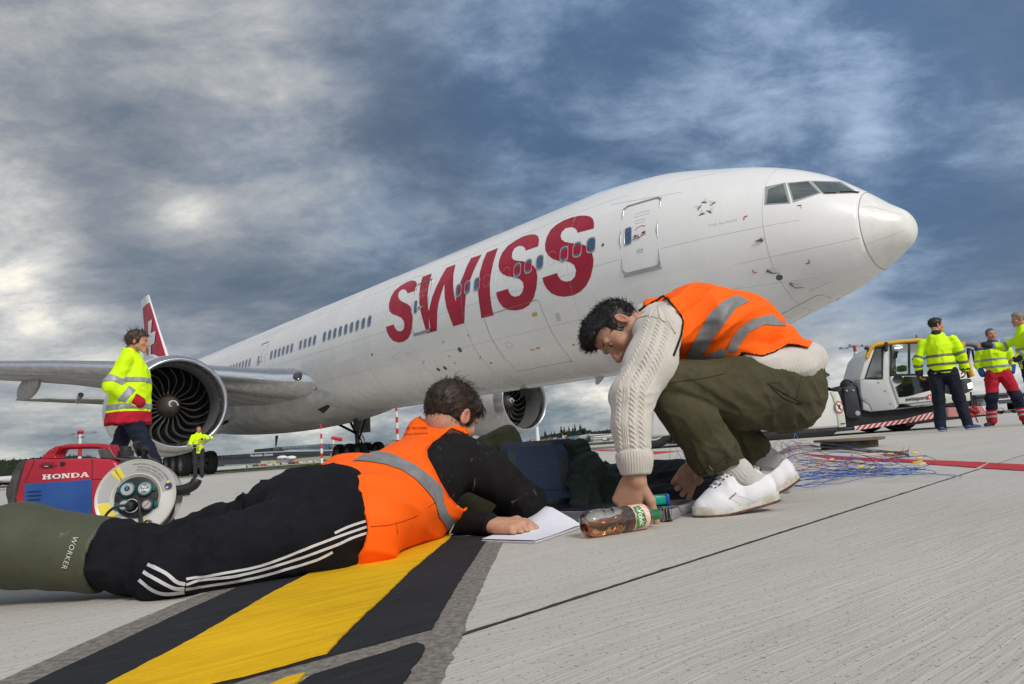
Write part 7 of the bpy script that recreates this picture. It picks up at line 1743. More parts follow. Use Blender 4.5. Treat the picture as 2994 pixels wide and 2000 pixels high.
for t_, dy, dz, sz, an in (('robust & flexible', -.062, .083, .0085, math.radians(-58 + 180)),):
 me = text_mesh(t_, sz); R2 = Matrix.Rotation(an, 2)
 for v in me.vertices: w_ = R2 @ Vector((v.co.x, v.co.y)); v.co = RX @ Vector((.0004, dy + w_.x, dz + w_.y))
 link('label_lettering', me, rl, M_RK)
for t_, r_, mid_, sz in (('Metallkabelrolle mit Drehkontakt', .094, 62, .0072), ('Enrouleur métal à contact tournant', .104, 62, .0072), ('Avvolgicavo a rullo metallo con contatto girevole', .115, 62, .0072)):
 me = text_mesh(t_, sz)
 for v in me.vertices:
  an = math.radians(mid_) + v.co.x / r_; rr_ = r_ - v.co.y; v.co = RX @ Vector((.0008, math.cos(an) * rr_, math.sin(an) * rr_))
 link('label_lettering', me, rl, M_RK)
mb = MB(); mb.lathe([(.0006, .0125), (.0008, .0005)], 22, RX @ Matrix.Translation((-.001, .105, .030))); mb.obj('round_badge', mat('badge_navy', (.03, .035, .16), .5), rl, None)
mb = MB(); mb.cbox((.0012, .108, .034), (.0004, .009, .009), RX @ Matrix.Rotation(.1, 4, 'X')); mb.cbox((.0012, .101, .025), (.0004, .008, .006), RX); mb.obj('badge_figure', M_RY, rl, None)
fz = -rc[2] + .010
mb = MB(); W2 = lambda x, y, z: RX @ Vector((x, y, z))
lo_ = [W2(-.10, -.10, -.11), W2(-.10, -.06, .04), W2(-.10, -.005, .165), W2(-.05, .0, .178), W2(.0, .0, .175)]
mb.tube(smooth_poly([Vector((lo_[0].x, lo_[0].y, .012))] + lo_[1:], 4, False), .009, 8)
mb.tube([Vector((W2(-.10, -.10, 0).x, W2(-.10, -.10, 0).y, .010)), Vector((W2(-.10, .10, 0).x, W2(-.10, .10, 0).y, .010))], .009, 8)
mb.tube(smooth_poly([Vector((W2(-.10, .10, 0).x, W2(-.10, .10, 0).y, .012)), W2(-.10, .07, .03), W2(-.10, -.005, .165)], 4, False), .009, 8); mb.obj('stand', M_RK, rl, 60)
mb = MB(); mb.tube([W2(-.04, -.006, .150), W2(-.03, -.010, .172), W2(.012, -.002, .182), W2(.022, .012, .180)], [.011, .013, .0145, .0125], 10); mb.obj('grip', M_RK, rl, 60)
mb = MB(); mb.tube(smooth_poly([W2(-.05, .105, .015), W2(-.05, .145, .018), W2(-.05, .175, .030), W2(-.05, .188, .052)], 3, False), [.019] * 9 + [.016], 10); mb.obj('carry_handle', M_RK, rl, 60)
for k, P in enumerate(([W2(.025, -.010, -.030), W2(.045, -.045, -.032), W2(.035, -.080, -.060), W2(.02, -.090, -.11)], [W2(.0, .005, .0), W2(.012, .018, -.04), W2(.014, .030, -.09), W2(.03, .045, -.14)], [W2(.0, .015, -.01), W2(.014, .020, -.05), W2(.012, .024, -.09), W2(.03, .055, -.14)], [W2(-.03, .118, -.02), W2(-.03, .112, -.07), W2(-.02, .080, -.12), W2(-.02, .05, -.15)])):
 mb = MB(); mb.tube(smooth_poly(P, 5, False), .0048, 7); mb.obj('lead', M_RK, rl, 60)
mb = MB(); P = [W2(-.03, .06, -.135), G(455, 1216, .01), G(560, 1208, .008), G(760, 1180, .006)]; mb.tube(smooth_poly(P, 6, False), .0045, 6); tag(mb.obj('cable', M_RK, None, 60), 'black lead trailing from the cable reel behind the lying man\'s legs', 'cable')
# ================================================================== people standing about the apron
HIVIS = cloth('hi_vis_yellow', (.62, .92, .004), .75, 500, .3, .07); NAVYC = cloth('navy_workwear', (.010, .013, .026), .85, 500, .4, .3); REDC = cloth('red_workwear', (.42, .012, .028), .85, 500, .4, .2); BLUEC = cloth('blue_fleece', (.02, .075, .26), .85, 500, .4, .2); CHARC = cloth('charcoal_cuff', (.03, .03, .035), .85, 500, .4, .2)
M_BAND = mat('jacket_band', (.34, .345, .34), .55, .1, var=.25, vscale=25); M_BANDB = mat('jacket_band_dull', (.17, .15, .115), .6, .1, var=.25, vscale=25); M_BOOTB = mat('boot_black', (.015, .015, .016), .6)
class Fig:
 """standing figure: local f forward, l to its left, u up, from the ground point between its feet"""
 def __init__(s, base, heading, hgt, label, cat='person', h=.011, group=None):
  s.b = np.array(base, float); s.f = np.array([math.cos(heading), math.sin(heading), 0]); s.l = np.array([-s.f[1], s.f[0], 0]); s.k = hgt / 1.8; s.h = h
  s.e = thing('person', label, cat, group=group)
 def w(s, f, l, u): return s.b + (s.f * f + s.l * l + np.array([0, 0, 1.]) * u) * s.k
 def sdf(s, pts, pad=.2): return SDF(*lb([s.w(*p) for p in pts], pad), s.h)
 def limb(s, g, pts, k=.03, grow=0.):
  g.chain([(s.w(*p[:3]), (p[3] + grow) * s.k) for p in pts], k); return g
def figure(F, torso, legs, arms, jacket, trousers, head, skin, hair, jlow=.80, bands=(), arm_bands=(), hem=None, cuffs=None, feet=None, open_=None, shoe=None, beard=.1, bald=False, hairlow=None, hair_kw=None, bmat=None, seed=1., jw=1., yoke=None, skirt=None):
 """torso: list (f,l,u,r) hip..neck; legs/arms: lists of (f,l,u,r)"""
 lat = F.l
 torso = [(p[0], p[1], p[2], p[3] * .90) for p in torso]; arms = [[(p[0], p[1] * .90, p[2], p[3] * (.84 if i else .80)) for i, p in enumerate(a_)] for a_ in arms]; legs = [[(p[0], p[1], p[2], p[3] * .88) for p in L_] for L_ in legs]
 P = [p[:3] for p in torso] + [p[:3] for a_ in arms for p in a_]
 g = F.sdf(P, .16)
 for p, q in zip(torso, torso[1:]): g.cone(F.w(*p[:3]), F.w(*q[:3]), p[3] * F.k, q[3] * F.k, .05, flat=(lat, 1.18 * jw))
 sh = torso[-2]
 if skirt: g.cone(F.w(torso[0][0] + .01, 0, skirt[0]), F.w(0, 0, 1.2), skirt[1] * F.k, skirt[1] * .86 * F.k, .04, flat=(lat, 1.12))
 for a_ in arms: F.limb(g, a_, .04)
 g.cut(F.w(0, 0, jlow), (0, 0, -1), .01)
 def jf(P, d): return -(folds(P, (.3, .2, 1), 9, .35, seed, 2.) * .016 + folds(P, (1, .4, .3), 13, .3, seed + 4, 2.) * .013 + (vnoise(P, 5, seed) - .5) * .022) + .010
 g.displace(jf, .05); jo = sobj('jacket', g, jacket, F.e, 1)
 X, Y, Z = g.grid((slice(None),) * 3)
 base = g.copy()
 for z0, z1, m in bands:
  b = base.copy(); b.offset(.006); b.d = np.maximum(b.d, np.maximum(Z - z1 * F.k, z0 * F.k - Z)).astype(np.float32)
  # arms are kept out of the body band
  for a_ in arms:
   for p, q in zip(a_, a_[1:]): b.cone(F.w(*p[:3]), F.w(*q[:3]), (p[3] + .012) * F.k, (q[3] + .012) * F.k, .003, 'sub') if abs(q[1]) > .16 else None
  sobj('reflective_band', b, m, jo, 0)
 for ai, t0, t1, m in arm_bands:
  a_ = arms[ai]; L_ = [np.linalg.norm(np.array(q[:3]) - np.array(p[:3])) for p, q in zip(a_, a_[1:])]; tot = sum(L_)
  def at(t):
   d = t * tot
   for (p, q, l_) in zip(a_, a_[1:], L_):
    if d <= l_ + 1e-6: tt = d / l_; return [p[i] + (q[i] - p[i]) * tt for i in range(4)]
    d -= l_
   return list(a_[-1])
  p, q = at(t0), at(t1); b = base.copy(); b.offset(.006); ax = nv(F.w(*q[:3]) - F.w(*p[:3])); b.cut(F.w(*p[:3]), -ax, .002); b.cut(F.w(*q[:3]), ax, .002)
  c = base.like(); c.cone(F.w(*p[:3]), F.w(*q[:3]), (p[3] + .03) * F.k, (q[3] + .03) * F.k, .0); b.d = np.maximum(b.d, c.d); sobj('sleeve_band', b, m, jo, 0)
 for z0, z1, m in (hem or []):
  b = base.copy(); b.offset(.004); b.d = np.maximum(b.d, np.maximum(Z - z1 * F.k, z0 * F.k - Z)).astype(np.float32)
  for a_ in arms:
   for p, q in zip(a_, a_[1:]): b.cone(F.w(*p[:3]), F.w(*q[:3]), (p[3] + .012) * F.k, (q[3] + .012) * F.k, .003, 'sub') if abs(q[1]) > .16 else None
  sobj('jacket_hem', b, m, jo, 0)
 if yoke:
  z0, m = yoke; b = base.copy(); b.offset(.005); b.d = np.maximum(b.d, (z0 * F.k - Z)).astype(np.float32); sobj('yoke', b, m, jo, 0)
 if cuffs:
  for ai, m, ln in cuffs:
   a_ = arms[ai]; p, q = np.array(a_[-2][:3]), np.array(a_[-1][:3]); d = nv(q - p); c = F.sdf([q], .12); c.cone(F.w(*(q - d * ln)), F.w(*(q + d * .015)), (a_[-1][3] + .009) * F.k, (a_[-1][3] + .007) * F.k); sobj('cuff', c, m, jo, 0)
 # trousers
 g = F.sdf([p[:3] for L_ in legs for p in L_] + [torso[0][:3]], .17)
 for L_ in legs: F.limb(g, L_, .03)
 hp = torso[0]; g.cone(F.w(hp[0], .07, hp[2] + .02), F.w(hp[0], -.07, hp[2] + .02), .112 * F.k, .112 * F.k, .04); g.cone(F.w(hp[0], .04, hp[2] + .12), F.w(hp[0], -.04, hp[2] + .12), .105 * F.k, .105 * F.k, .04)
 for L_ in legs: p, q = np.array(L_[-2][:3]), np.array(L_[-1][:3])
 def tf(P, d): return -(folds(P, (.2, .3, 1), 8, .3, seed + 7, 2.) * .018 + folds(P, (1, .2, .2), 14, .3, seed + 2, 2.) * .014) + .012
 g.displace(tf, .04); g.cut(F.w(0, 0, .045), (0, 0, -1), .004); tr = sobj('trousers', g, trousers, F.e, 1)
 if bmat:
  for z0, z1, m in bmat:
   b = g.copy(); b.offset(.006); X_, Y_, Z_ = b.grid((slice(None),) * 3); b.d = np.maximum(b.d, np.maximum(Z_ - z1 * F.k, z0 * F.k - Z_)).astype(np.float32)
   if m is NAVYC: b.d = np.maximum(b.d, (-(((X_ - F.b[0]) * F.f[0] + (Y_ - F.b[1]) * F.f[1]) - .0)).astype(np.float32))
   sobj('leg_patch' if m is NAVYC else 'leg_band', b, m, tr, 0)
 # shoes
 for i, L_ in enumerate(legs):
  q = L_[-1]; ft = (feet or [(0, 0), (0, 0)])[i]; toe = (q[0] + .19 * math.cos(ft[0]), q[1] + .19 * math.sin(ft[0]))
  g2 = F.sdf([(q[0] - .05, q[1], 0), (toe[0], toe[1], .03)], .08); g2.cone(F.w(q[0] - .03, q[1], .055 + ft[1]), F.w(toe[0], toe[1], .035), .050 * F.k, .036 * F.k, .02); g2.cone(F.w(q[0], q[1], .06 + ft[1]), F.w(q[0], q[1], .12 + ft[1]), .05 * F.k, .05 * F.k, .02); g2.ground(.012)
  so = sobj('shoe', g2, shoe or M_BOOTB, F.e, 1); g2.offset(.004); g2.cut(F.w(0, 0, .026 + ft[1] * .6), (0, 0, 1), .002); sobj('sole', g2, M_SOLE if shoe is not None else M_BOOTB, so, 0)
 # head, hands, hidden core as one skin
 H = Head(F.w(*head['o']), F.f * head['d'][0] + F.l * head['d'][1] + np.array([0, 0, head['d'][2]]), (0, 0, 1), .97 * F.k)
 nk = F.w(torso[-1][0] - .01, torso[-1][1], torso[-1][2]); hg = H.build(max(F.h * .38, .0042), neck=tuple(H.loc(nk[None])[0]), neck_r=.055, fine=F.h < .02)
 parts = [hg.nets()]
 for a_, hd_ in zip(arms, head['hands']):
  if hd_ is None: continue
  q = np.array(a_[-1][:3]); w = F.w(*q); D = np.array(hd_[0]); D = F.f * D[0] + F.l * D[1] + np.array([0, 0, D[2]]); N = np.array(hd_[1]); N = F.f * N[0] + F.l * N[1] + np.array([0, 0, N[2]])
  gh = SDF(w - .24, w + .24, .0055); gh.cone(w - nv(D) * .06, w + nv(D) * .02, .028, .026, .01); hand(gh, w, D, N, hd_[2], [(hd_[3],) * 3] * 4, ((.5, .7, .3), (.7, .4, .4), (.8, .1, .4)), 1.02); parts.append(gh.nets())
 core = F.sdf([p[:3] for p in torso] + [p[:3] for a_ in arms for p in a_] + [p[:3] for L_ in legs for p in L_], .1); core.h = core.h
 core = SDF(*lb([F.w(*p[:3]) for p in torso] + [F.w(*p[:3]) for a_ in arms for p in a_] + [F.w(*p[:3]) for L_ in legs for p in L_], .12), .024)
 F.limb(core, [(p[0], p[1], p[2], p[3] * .7) for p in torso]); [F.limb(core, [(p[0], p[1], p[2], p[3] * .55) for p in a_]) for a_ in arms]; [F.limb(core, [(p[0], p[1], p[2], p[3] * .6) for p in L_]) for L_ in legs]
 parts.append(core.nets()); sobj('body', parts, skin, F.e, 0, None, H.attrs(beard, .6))
 if F.h < .02: H.eyes(F.e)
 kw = dict(thick=.010, amp=.006, strands=160, slen=.03, seed=int(seed) + 2, sr=.002, h=max(F.h * .38, .0045)); kw.update(hair_kw or {})
 H.hair(hair, F.e, **kw)
 # collar
 g3 = SDF(nk - .14, nk + .14, .006); g3.cone(nk - np.array([0, 0, .03]), nk + np.array([0, 0, .045]), .082 * F.k, .074 * F.k); g3.cone(nk - np.array([0, 0, .05]), nk + np.array([0, 0, .12]), .066 * F.k, .063 * F.k, .002, 'sub'); g3.cut(nk + np.array([0, 0, .04]), np.array([0, 0, 1]) + F.f * .5, .003)
 sobj('collar', g3, open_ or jacket, jo, 0)
 return H, jo, tr
H_HB = hairmat('hair_dark_brown', (.045, .028, .018)); H_HG = hairmat('hair_grey', (.22, .20, .17)); H_HK = hairmat('hair_near_black', (.018, .013, .011))
SK3 = skinmat('skin_ruddy', (.50, .24, .15), (.5, .10, .06))
# 1. the man walking past behind the generator
F = Fig((-4.10, 6.98, 0), math.radians(20), 1.83, 'long-haired man in yellow hi-vis coat with red hem striding right behind the generator', h=.010)
figure(F, [(-.02, 0, .86, .150), (.0, 0, 1.10, .155), (.02, 0, 1.32, .150), (.0, 0, 1.44, .105), (.0, 0, 1.52, .07)],
       [[(.0, -.10, .90, .115), (.18, -.10, .52, .085), (.36, -.10, .10, .075)], [(.0, .10, .90, .115), (-.14, .10, .50, .085), (-.46, .10, .17, .072)]],
       [[(-.01, -.19, 1.42, .085), (-.12, -.25, 1.16, .075), (.10, -.20, 1.00, .064)], [(-.01, .20, 1.42, .085), (-.05, .25, 1.15, .072), (.02, .20, 1.0, .06)]],
       HIVIS, NAVYC, {'o': (.055, 0, 1.645), 'd': (1, -.05, -.05), 'hands': [None, None]}, SK3, H_HB, jlow=.79, bands=((.925, .985, M_BAND), (1.20, 1.255, M_BAND)), arm_bands=((0, .34, .46, M_BAND), (0, .72, .86, M_BAND), (1, .34, .46, M_BAND)),
       hem=((.77, .905, REDC),), cuffs=((0, REDC, .035),), feet=[(0, 0), (0, .10)], open_=HIVIS, seed=3., jw=1., skirt=(.80, .205),
       hair_kw=dict(thick=.016, amp=.012, strands=260, slen=.045, low=([-.14, -.05, -.02, .03, .045, .06, .12], [-.105, -.10, -.05, -.01, .045, .075, .085]), dirs=lambda l: (-1.2 if l[2] < .09 else -.2, 0, -1.2 if l[2] < .09 else .9), filt=lambda L: L[:, 2] > -.08, sr=.0018))
# 2. small man under the near engine
F = Fig((-11.1, 23.0, 0), math.radians(-68), 1.80, 'small man in yellow hi-vis jacket standing below the near engine, one elbow raised', h=.018)
figure(F, [(0, 0, .90, .14), (0, 0, 1.12, .14), (0, 0, 1.32, .14), (0, 0, 1.45, .10), (0, 0, 1.52, .07)], [[(0, -.09, .90, .11), (0, -.10, .50, .085), (0, -.10, .10, .075)], [(0, .09, .90, .11), (0, .10, .50, .085), (0, .10, .10, .075)]],
       [[(0, -.20, 1.42, .08), (.0, -.32, 1.16, .065), (.22, -.10, 1.10, .055)], [(0, .20, 1.42, .08), (.05, .44, 1.34, .065), (.24, .16, 1.32, .055)]], HIVIS, CHARC, {'o': (.03, 0, 1.66), 'd': (1, .25, 0), 'hands': [((.5, .8, -.1), (0, 0, -1), 1, .6), ((.4, -.8, 0), (0, 0, -1), -1, .6)]}, SK3, H_HK, jlow=.84,
       bands=((.90, .95, M_BAND), (1.12, 1.165, M_BAND)), arm_bands=((0, .5, .6, M_BAND), (1, .5, .6, M_BAND)), cuffs=((0, CHARC, .05), (1, CHARC, .05)), feet=[(-.2, 0), (.2, 0)], seed=9., open_=HIVIS, beard=.3)
# 3. man in navy trousers, back to us, before the tug
fb = G(2185, 988); F = Fig((fb.x, fb.y, 0), math.radians(60), 1.86, 'man in plain yellow hi-vis jacket and navy trousers seen from behind before the tug', h=.0105)
figure(F, [(0, 0, .92, .150), (.0, 0, 1.12, .158), (0, 0, 1.34, .160), (-.01, 0, 1.47, .115), (0, 0, 1.55, .072)], [[(0, -.10, .94, .118), (.02, -.15, .50, .088), (.02, -.20, .10, .078)], [(0, .10, .94, .118), (.0, .12, .50, .088), (-.04, .16, .10, .078)]],
       [[(0, -.22, 1.44, .088), (-.02, -.32, 1.18, .074), (.05, -.33, .97, .060)], [(0, .22, 1.44, .088), (-.04, .34, 1.18, .074), (.02, .36, .97, .060)]], HIVIS, NAVYC, {'o': (.03, -.02, 1.70), 'd': (.45, -.95, .02), 'hands': [((.1, 0, -1), (0, 1, 0), 1, .5), ((.2, -.1, -1), (0, -1, 0), -1, .7)]}, SK3, H_HK, jlow=.93,
       bands=((1.04, 1.085, M_BANDB), (1.18, 1.225, M_BANDB)), arm_bands=((0, .44, .54, M_BANDB), (0, .72, .82, M_BANDB), (1, .44, .54, M_BANDB), (1, .72, .82, M_BANDB)), hem=((.93, .975, CHARC),), cuffs=((0, CHARC, .03), (1, CHARC, .03)), feet=[(-.9, 0), (-.3, 0)], seed=5., open_=CHARC, shoe=mat('trainer_blue', (.03, .05, .18), .6), jw=1.05)
# 4. man in red trousers facing us
fb = G(2318, 975); F = Fig((fb.x + .15, fb.y + .3, 0), math.radians(-116), 1.80, 'smiling man in red trousers with black knee patches and blue-shouldered hi-vis gilet', h=.012)
figure(F, [(0, 0, .92, .145), (.0, 0, 1.12, .158), (0, 0, 1.34, .155), (0, 0, 1.46, .11), (0, 0, 1.54, .072)], [[(0, -.10, .94, .125), (.05, -.17, .50, .098), (-.02, -.22, .10, .085)], [(0, .10, .94, .125), (.08, .20, .50, .098), (.02, .27, .10, .085)]],
       [[(0, -.22, 1.43, .080), (-.05, -.30, 1.15, .066), (.0, -.26, .98, .055)], [(0, .22, 1.43, .080), (-.06, .30, 1.15, .066), (.02, .24, .98, .055)]], HIVIS, REDC, {'o': (.04, 0, 1.68), 'd': (1, .25, -.02), 'hands': [None, None]}, SK3, hairmat('hair_cropped', (.10, .08, .065)), jlow=.97,
       bands=((1.06, 1.11, M_BAND), (1.20, 1.25, M_BAND)), feet=[(-.7, 0), (.5, 0)], seed=7., open_=CHARC, yoke=(1.41, BLUEC), bmat=((.30, .62, NAVYC), (.235, .27, M_BAND), (.155, .195, M_BAND)), beard=.4, hair_kw=dict(thick=.004, amp=.003, strands=0), cuffs=((0, BLUEC, .42), (1, BLUEC, .42)))
# 5. grey-haired man at the picture's edge, pointing
eb = A(2386, 960, 11.1); F = Fig((eb.x, eb.y, 0), math.radians(155), 1.88, 'grey-haired man in hi-vis jacket at the right edge pointing left', h=.011)
figure(F, [(0, 0, .92, .150), (.0, 0, 1.12, .155), (0, 0, 1.34, .155), (0, 0, 1.47, .11), (0, 0, 1.55, .072)], [[(0, -.10, .94, .118), (.02, -.12, .50, .088), (.0, -.14, .10, .078)], [(0, .10, .94, .118), (.05, .12, .50, .088), (.0, .16, .10, .078)]],
       [[(0, -.21, 1.43, .085), (.26, -.22, 1.30, .070), (.52, -.12, 1.36, .056)], [(0, .21, 1.43, .085), (.02, .32, 1.16, .072), (.20, .24, 1.06, .058)]], HIVIS, NAVYC, {'o': (.03, 0, 1.70), 'd': (1, .05, -.03), 'hands': [((1, .1, -.05), (0, 1, 0), 1, .55), ((1, -.2, -.1), (0, -.3, -1), -1, .8)]}, SK3, H_HG, jlow=.86,
       bands=((.96, 1.02, M_BAND), (1.18, 1.235, M_BAND)), arm_bands=((0, .44, .54, M_BAND), (0, .78, .87, M_BAND), (1, .44, .54, M_BAND), (1, .76, .86, M_BAND)), hem=((.86, .90, CHARC),), cuffs=((0, CHARC, .10), (1, CHARC, .07)), feet=[(0, 0), (0, 0)], seed=11., hair_kw=dict(thick=.009, amp=.005, strands=200, slen=.02))
# 6. far figure beyond the marker pole
F = Fig((-31.5, 112, 0), math.radians(-80), 1.75, 'tiny far-off figure in dark clothes walking beyond the red and white pole', h=.05)
g = F.sdf([(0, 0, 0), (0, 0, 1.7)], .35); F.limb(g, [(0, -.12, .05, .10), (0, -.08, .85, .14), (0, 0, 1.1, .19), (0, 0, 1.45, .16)]); F.limb(g, [(0, .14, .05, .10), (0, .08, .85, .14)]); sobj('body', g, NAVYC, F.e, 1)
g = F.sdf([(0, 0, 1.6)], .2); g.ell(F.w(0, 0, 1.66), (.10, .10, .13)); sobj('head', g, SK3, F.e, 1)
g = F.sdf([(0, 0, 1.2)], .4); F.limb(g, [(.05, -.22, 1.40, .08), (.08, -.24, 1.05, .07)]); F.limb(g, [(.05, .22, 1.40, .08), (.08, .24, 1.05, .07)]); sobj('jacket', g, mat('pale_jacket', (.5, .5, .5), .8), F.e, 1)
# ================================================================== towbarless tug
P0 = G(1490, 1029.5); P0.z = 0; DT = Vector((6.66, -1.15, 0)).normalized(); NTG = Vector((DT.y, -DT.x, 0))     # NTG points to the camera
tug = thing('aircraft_tug', 'low white aircraft tug with glazed cab, yellow roof rail and red-white striped bumper', 'aircraft tug')
MT = Matrix.Translation(P0) @ Matrix((DT, -NTG, Vector((0, 0, 1)))).transposed().to_4x4()      # local x along, y away, z up
def tl_(x, y):
 g = ray(x, y); o = Vector((0, 0, CAMH)); t = (P0 - o).dot(NTG) / g.dot(NTG); p = o + g * t; return ((p - P0).dot(DT), p.z)
C8 = lambda pts: [((2380 + x * .20408) / VS, (980 + y * .20408) / VS) for x, y in pts]
C9 = lambda pts: [((2650 + x * .22323) / VS, (920 + y * .22323) / VS) for x, y in pts]
def tp(name, px, y0, y1, m, bev=.0, parent=tug, local=False, smooth=35):
 ol = px if local else [tl_(*q) for q in px]; mb = MB(); n = len(ol); vs = [(x, y0, z) for x, z in ol] + [(x, y1, z) for x, z in ol]
 mb.add(vs, [tuple(range(n)), tuple(range(2 * n - 1, n - 1, -1))] + [(i, n + i, n + (i + 1) % n, (i + 1) % n) for i in range(n)], MT); return mb.obj(name, m, parent, smooth, bev, 2)
M_TW = mat('tug_white', (.66, .66, .64), .38, var=.12, vscale=1.5, coat=.15); M_TG = mat('tug_grey', (.42, .43, .44), .45, var=.12, vscale=2.); M_TB = mat('tug_black', (.016, .017, .020), .55, var=.3, vscale=4); M_TY = mat('tug_yellow', (.62, .33, .012), .45); M_CG = mat('cab_glass', (.90, .97, .96), .03, trans=1., ior=1.03, coat=1.)
M_DG = mat('tinted_glass', (.01, .012, .013), .05, coat=1., var=.5, vscale=2.)
W_T = 2.9
# rear body with wheels
tp('rear_body', [(1500, 900), (1700, 895), (1888, 893)] + C8([(340, 812), (365, 860), (400, 980), (435, 1130), (462, 1315)]) + C8([(350, 1325), (0, 1352)]) + [(1700, 992), (1490, 1003)], .0, W_T, M_TW, .06)
tp('rear_panel_edge', C8([(225, 810), (335, 810), (365, 870), (400, 985), (435, 1130), (460, 1313), (352, 1325), (330, 1150), (300, 1000), (262, 880)]), -.02, .05, mat('tug_cream', (.60, .61, .52), .45), .012)
tp('chassis_beam', C8([(0, 1355), (460, 1318), (580, 1312), (590, 1362), (330, 1385), (270, 1430), (0, 1478)]) + [(1700, 1010), (1540, 1018), (1540, 1003)], .02, W_T - .1, M_TB, .01)
tp('no_step_sign', [(tl_(*C8([(353, 1033)])[0])[0] + .085 * math.cos(t * PI / 12), tl_(*C8([(353, 1033)])[0])[1] + .13 * math.sin(t * PI / 12)) for t in range(24)], -.034, -.02, mat('sign_red', (.5, .03, .03), .5), 0, tug, True)
tp('no_step_sign', [(tl_(*C8([(353, 1033)])[0])[0] + .068 * math.cos(t * PI / 12), tl_(*C8([(353, 1033)])[0])[1] + .105 * math.sin(t * PI / 12)) for t in range(24)], -.038, -.034, mat('sign_white', (.7, .7, .68), .5), 0, tug, True)
mbx = MB(); sx, sz = tl_(*C8([(353, 1033)])[0]); mbx.tube([MT @ Vector((sx - .04, -.042, sz + .07)), MT @ Vector((sx + .04, -.042, sz - .07))], .010, 4); mbx.tube([MT @ Vector((sx + .02, -.042, sz + .05)), MT @ Vector((sx - .01, -.042, sz - .03))], .014, 4); mbx.obj('no_step_figure', M_DARK, tug, None)
tp('handle_slot', C8([(378, 1262), (440, 1258), (443, 1272), (380, 1280)]), -.03, -.01, M_DARK)
# lifting frame between body and cab
tp('lift_frame', C8([(340, 800), (370, 745), (440, 740), (480, 740), (490, 715), (515, 715), (545, 680), (575, 680), (600, 715), (640, 735), (660, 860), (680, 940), (700, 1070), (820, 1080), (820, 1250), (740, 1290), (580, 1312), (465, 1314), (440, 1140), (400, 980)]), .10, W_T - .3, M_TB, .01)
tp('lift_plate', C8([(430, 745), (510, 730), (600, 735), (640, 900), (690, 1160), (650, 1190), (500, 1190), (465, 1140), (440, 900)]), .02, .10, mat('lift_plate_dark', (.028, .030, .036), .5, var=.3, vscale=6), .01)
for cx, cy, r_ in ((627, 1118, .055), (470, 797, .02), (563, 793, .02)):
 x, z = tl_(*C8([(cx, cy)])[0]); mb = MB(); mb.lathe([(.02, r_), (-.005, r_ * .9), (-.008, .0005)], 14, MT @ Matrix.Translation((x, 0, z)), 'y'); mb.obj('pivot_pin', M_ALU2, tug, 40)
x, z = tl_(*C8([(552, 700)])[0]); mb = MB(); mb.ball((x, .4, z - .02), (.14, .16, .16), 14, 9, MT); mb.obj('accumulator', M_TB, tug, 60)
x, z = tl_(*C8([(240, 790)])[0]); mb = MB(); mb.lathe([(.3, .13), (.5, .13), (.52, .05)], 18, MT @ Matrix.Translation((x, 0, z - .03)), 'y'); mb.obj('hose_reel', M_TB, tug, 40)
# cab shell: lower grey panel, white frame, windows all round
tp('cab_lower_panel', C8([(650, 650), (720, 635), (985, 640), (1065, 800), (1175, 1065), (830, 1095), (790, 1000), (700, 940), (668, 860)]), -.03, .9, M_TG, .02)
tp('cab_skirt', C8([(700, 945), (790, 1000), (830, 1090), (1170, 1066), (1470, 1040)]) + C9([(0, 1170), (330, 1130), (370, 1110), (380, 1160), (330, 1190), (0, 1228)]) + C8([(1400, 1045), (830, 1095), (708, 1068)]), -.01, .9, M_TG, .01)
CW = 1.25
tp('rear_pillar', C8([(722, 632), (655, 645), (660, 610), (740, 330), (760, 290), (870, 165), (885, 180), (790, 420)]), .0, CW, M_TW, .012)
tp('centre_pillar', C8([(985, 620), (1000, 180), (1035, 120), (1085, 100), (1090, 590), (1230, 985), (1170, 1065), (1060, 800), (985, 640)]), .0, CW, M_TW, .012)
tp('cab_roof', C8([(870, 160), (990, 135), (1085, 103), (1470, 92)]) + C9([(180, 360), (640, 375), (650, 395)]) + C8([(1470, 115), (1100, 122), (1000, 160), (880, 182)]), .0, CW + .2, M_TW, .012)
tp('side_window', C8([(880, 180), (990, 182), (985, 612), (728, 628)]), .02, .03, M_CG, 0)
tp('window_seal', C8([(730, 628), (985, 612), (985, 600), (745, 614)]), -.006, .02, M_TB); tp('window_seal', C8([(724, 628), (742, 626), (886, 182), (872, 182)]), -.006, .02, M_TB); tp('window_seal', C8([(972, 182), (990, 182), (987, 612), (972, 612)]), -.006, .02, M_TB); tp('window_seal', C8([(870, 172), (992, 165), (992, 184), (872, 190)]), -.006, .02, M_TB)
dr = tp('door_lower', C8([(1090, 590), (1470, 578)]) + C9([(150, 790), (310, 795), (350, 985), (395, 1110), (330, 1130), (0, 1168)]) + C8([(1210, 985), (1090, 640)]), -.035, .02, M_TW, .010)
tp('door_lower_glass', C8([(1275, 595), (1470, 592)]) + C9([(150, 808), (300, 810), (340, 985), (200, 1020), (0, 1075)]) + C8([(1205, 893), (1155, 745), (1240, 690), (1268, 640)]), -.042, -.03, M_DG, 0, dr)
x, z = tl_(*C8([(1193, 635)])[0]); mb = MB(); mb.lathe([(-.045, .105), (-.052, .10), (-.040, .07), (-.040, .0005)], 22, MT @ Matrix.Translation((x, 0, z)) @ Matrix.Diagonal((1, 1, .8, 1)), 'y'); mb.obj('door_handle_cup', M_TB, dr, 40)
for L_ in (C8([(1090, 103), (1470, 93), (1470, 122), (1104, 130)]), C8([(1090, 103), (1110, 103), (1110, 590), (1090, 592)]), C8([(1090, 560), (1470, 552), (1470, 585), (1090, 592)]), C8([(1345, 120), (1372, 120), (1372, 570), (1345, 570)])): tp('door_window_frame', L_, -.036, .01, M_TB, 0, dr)
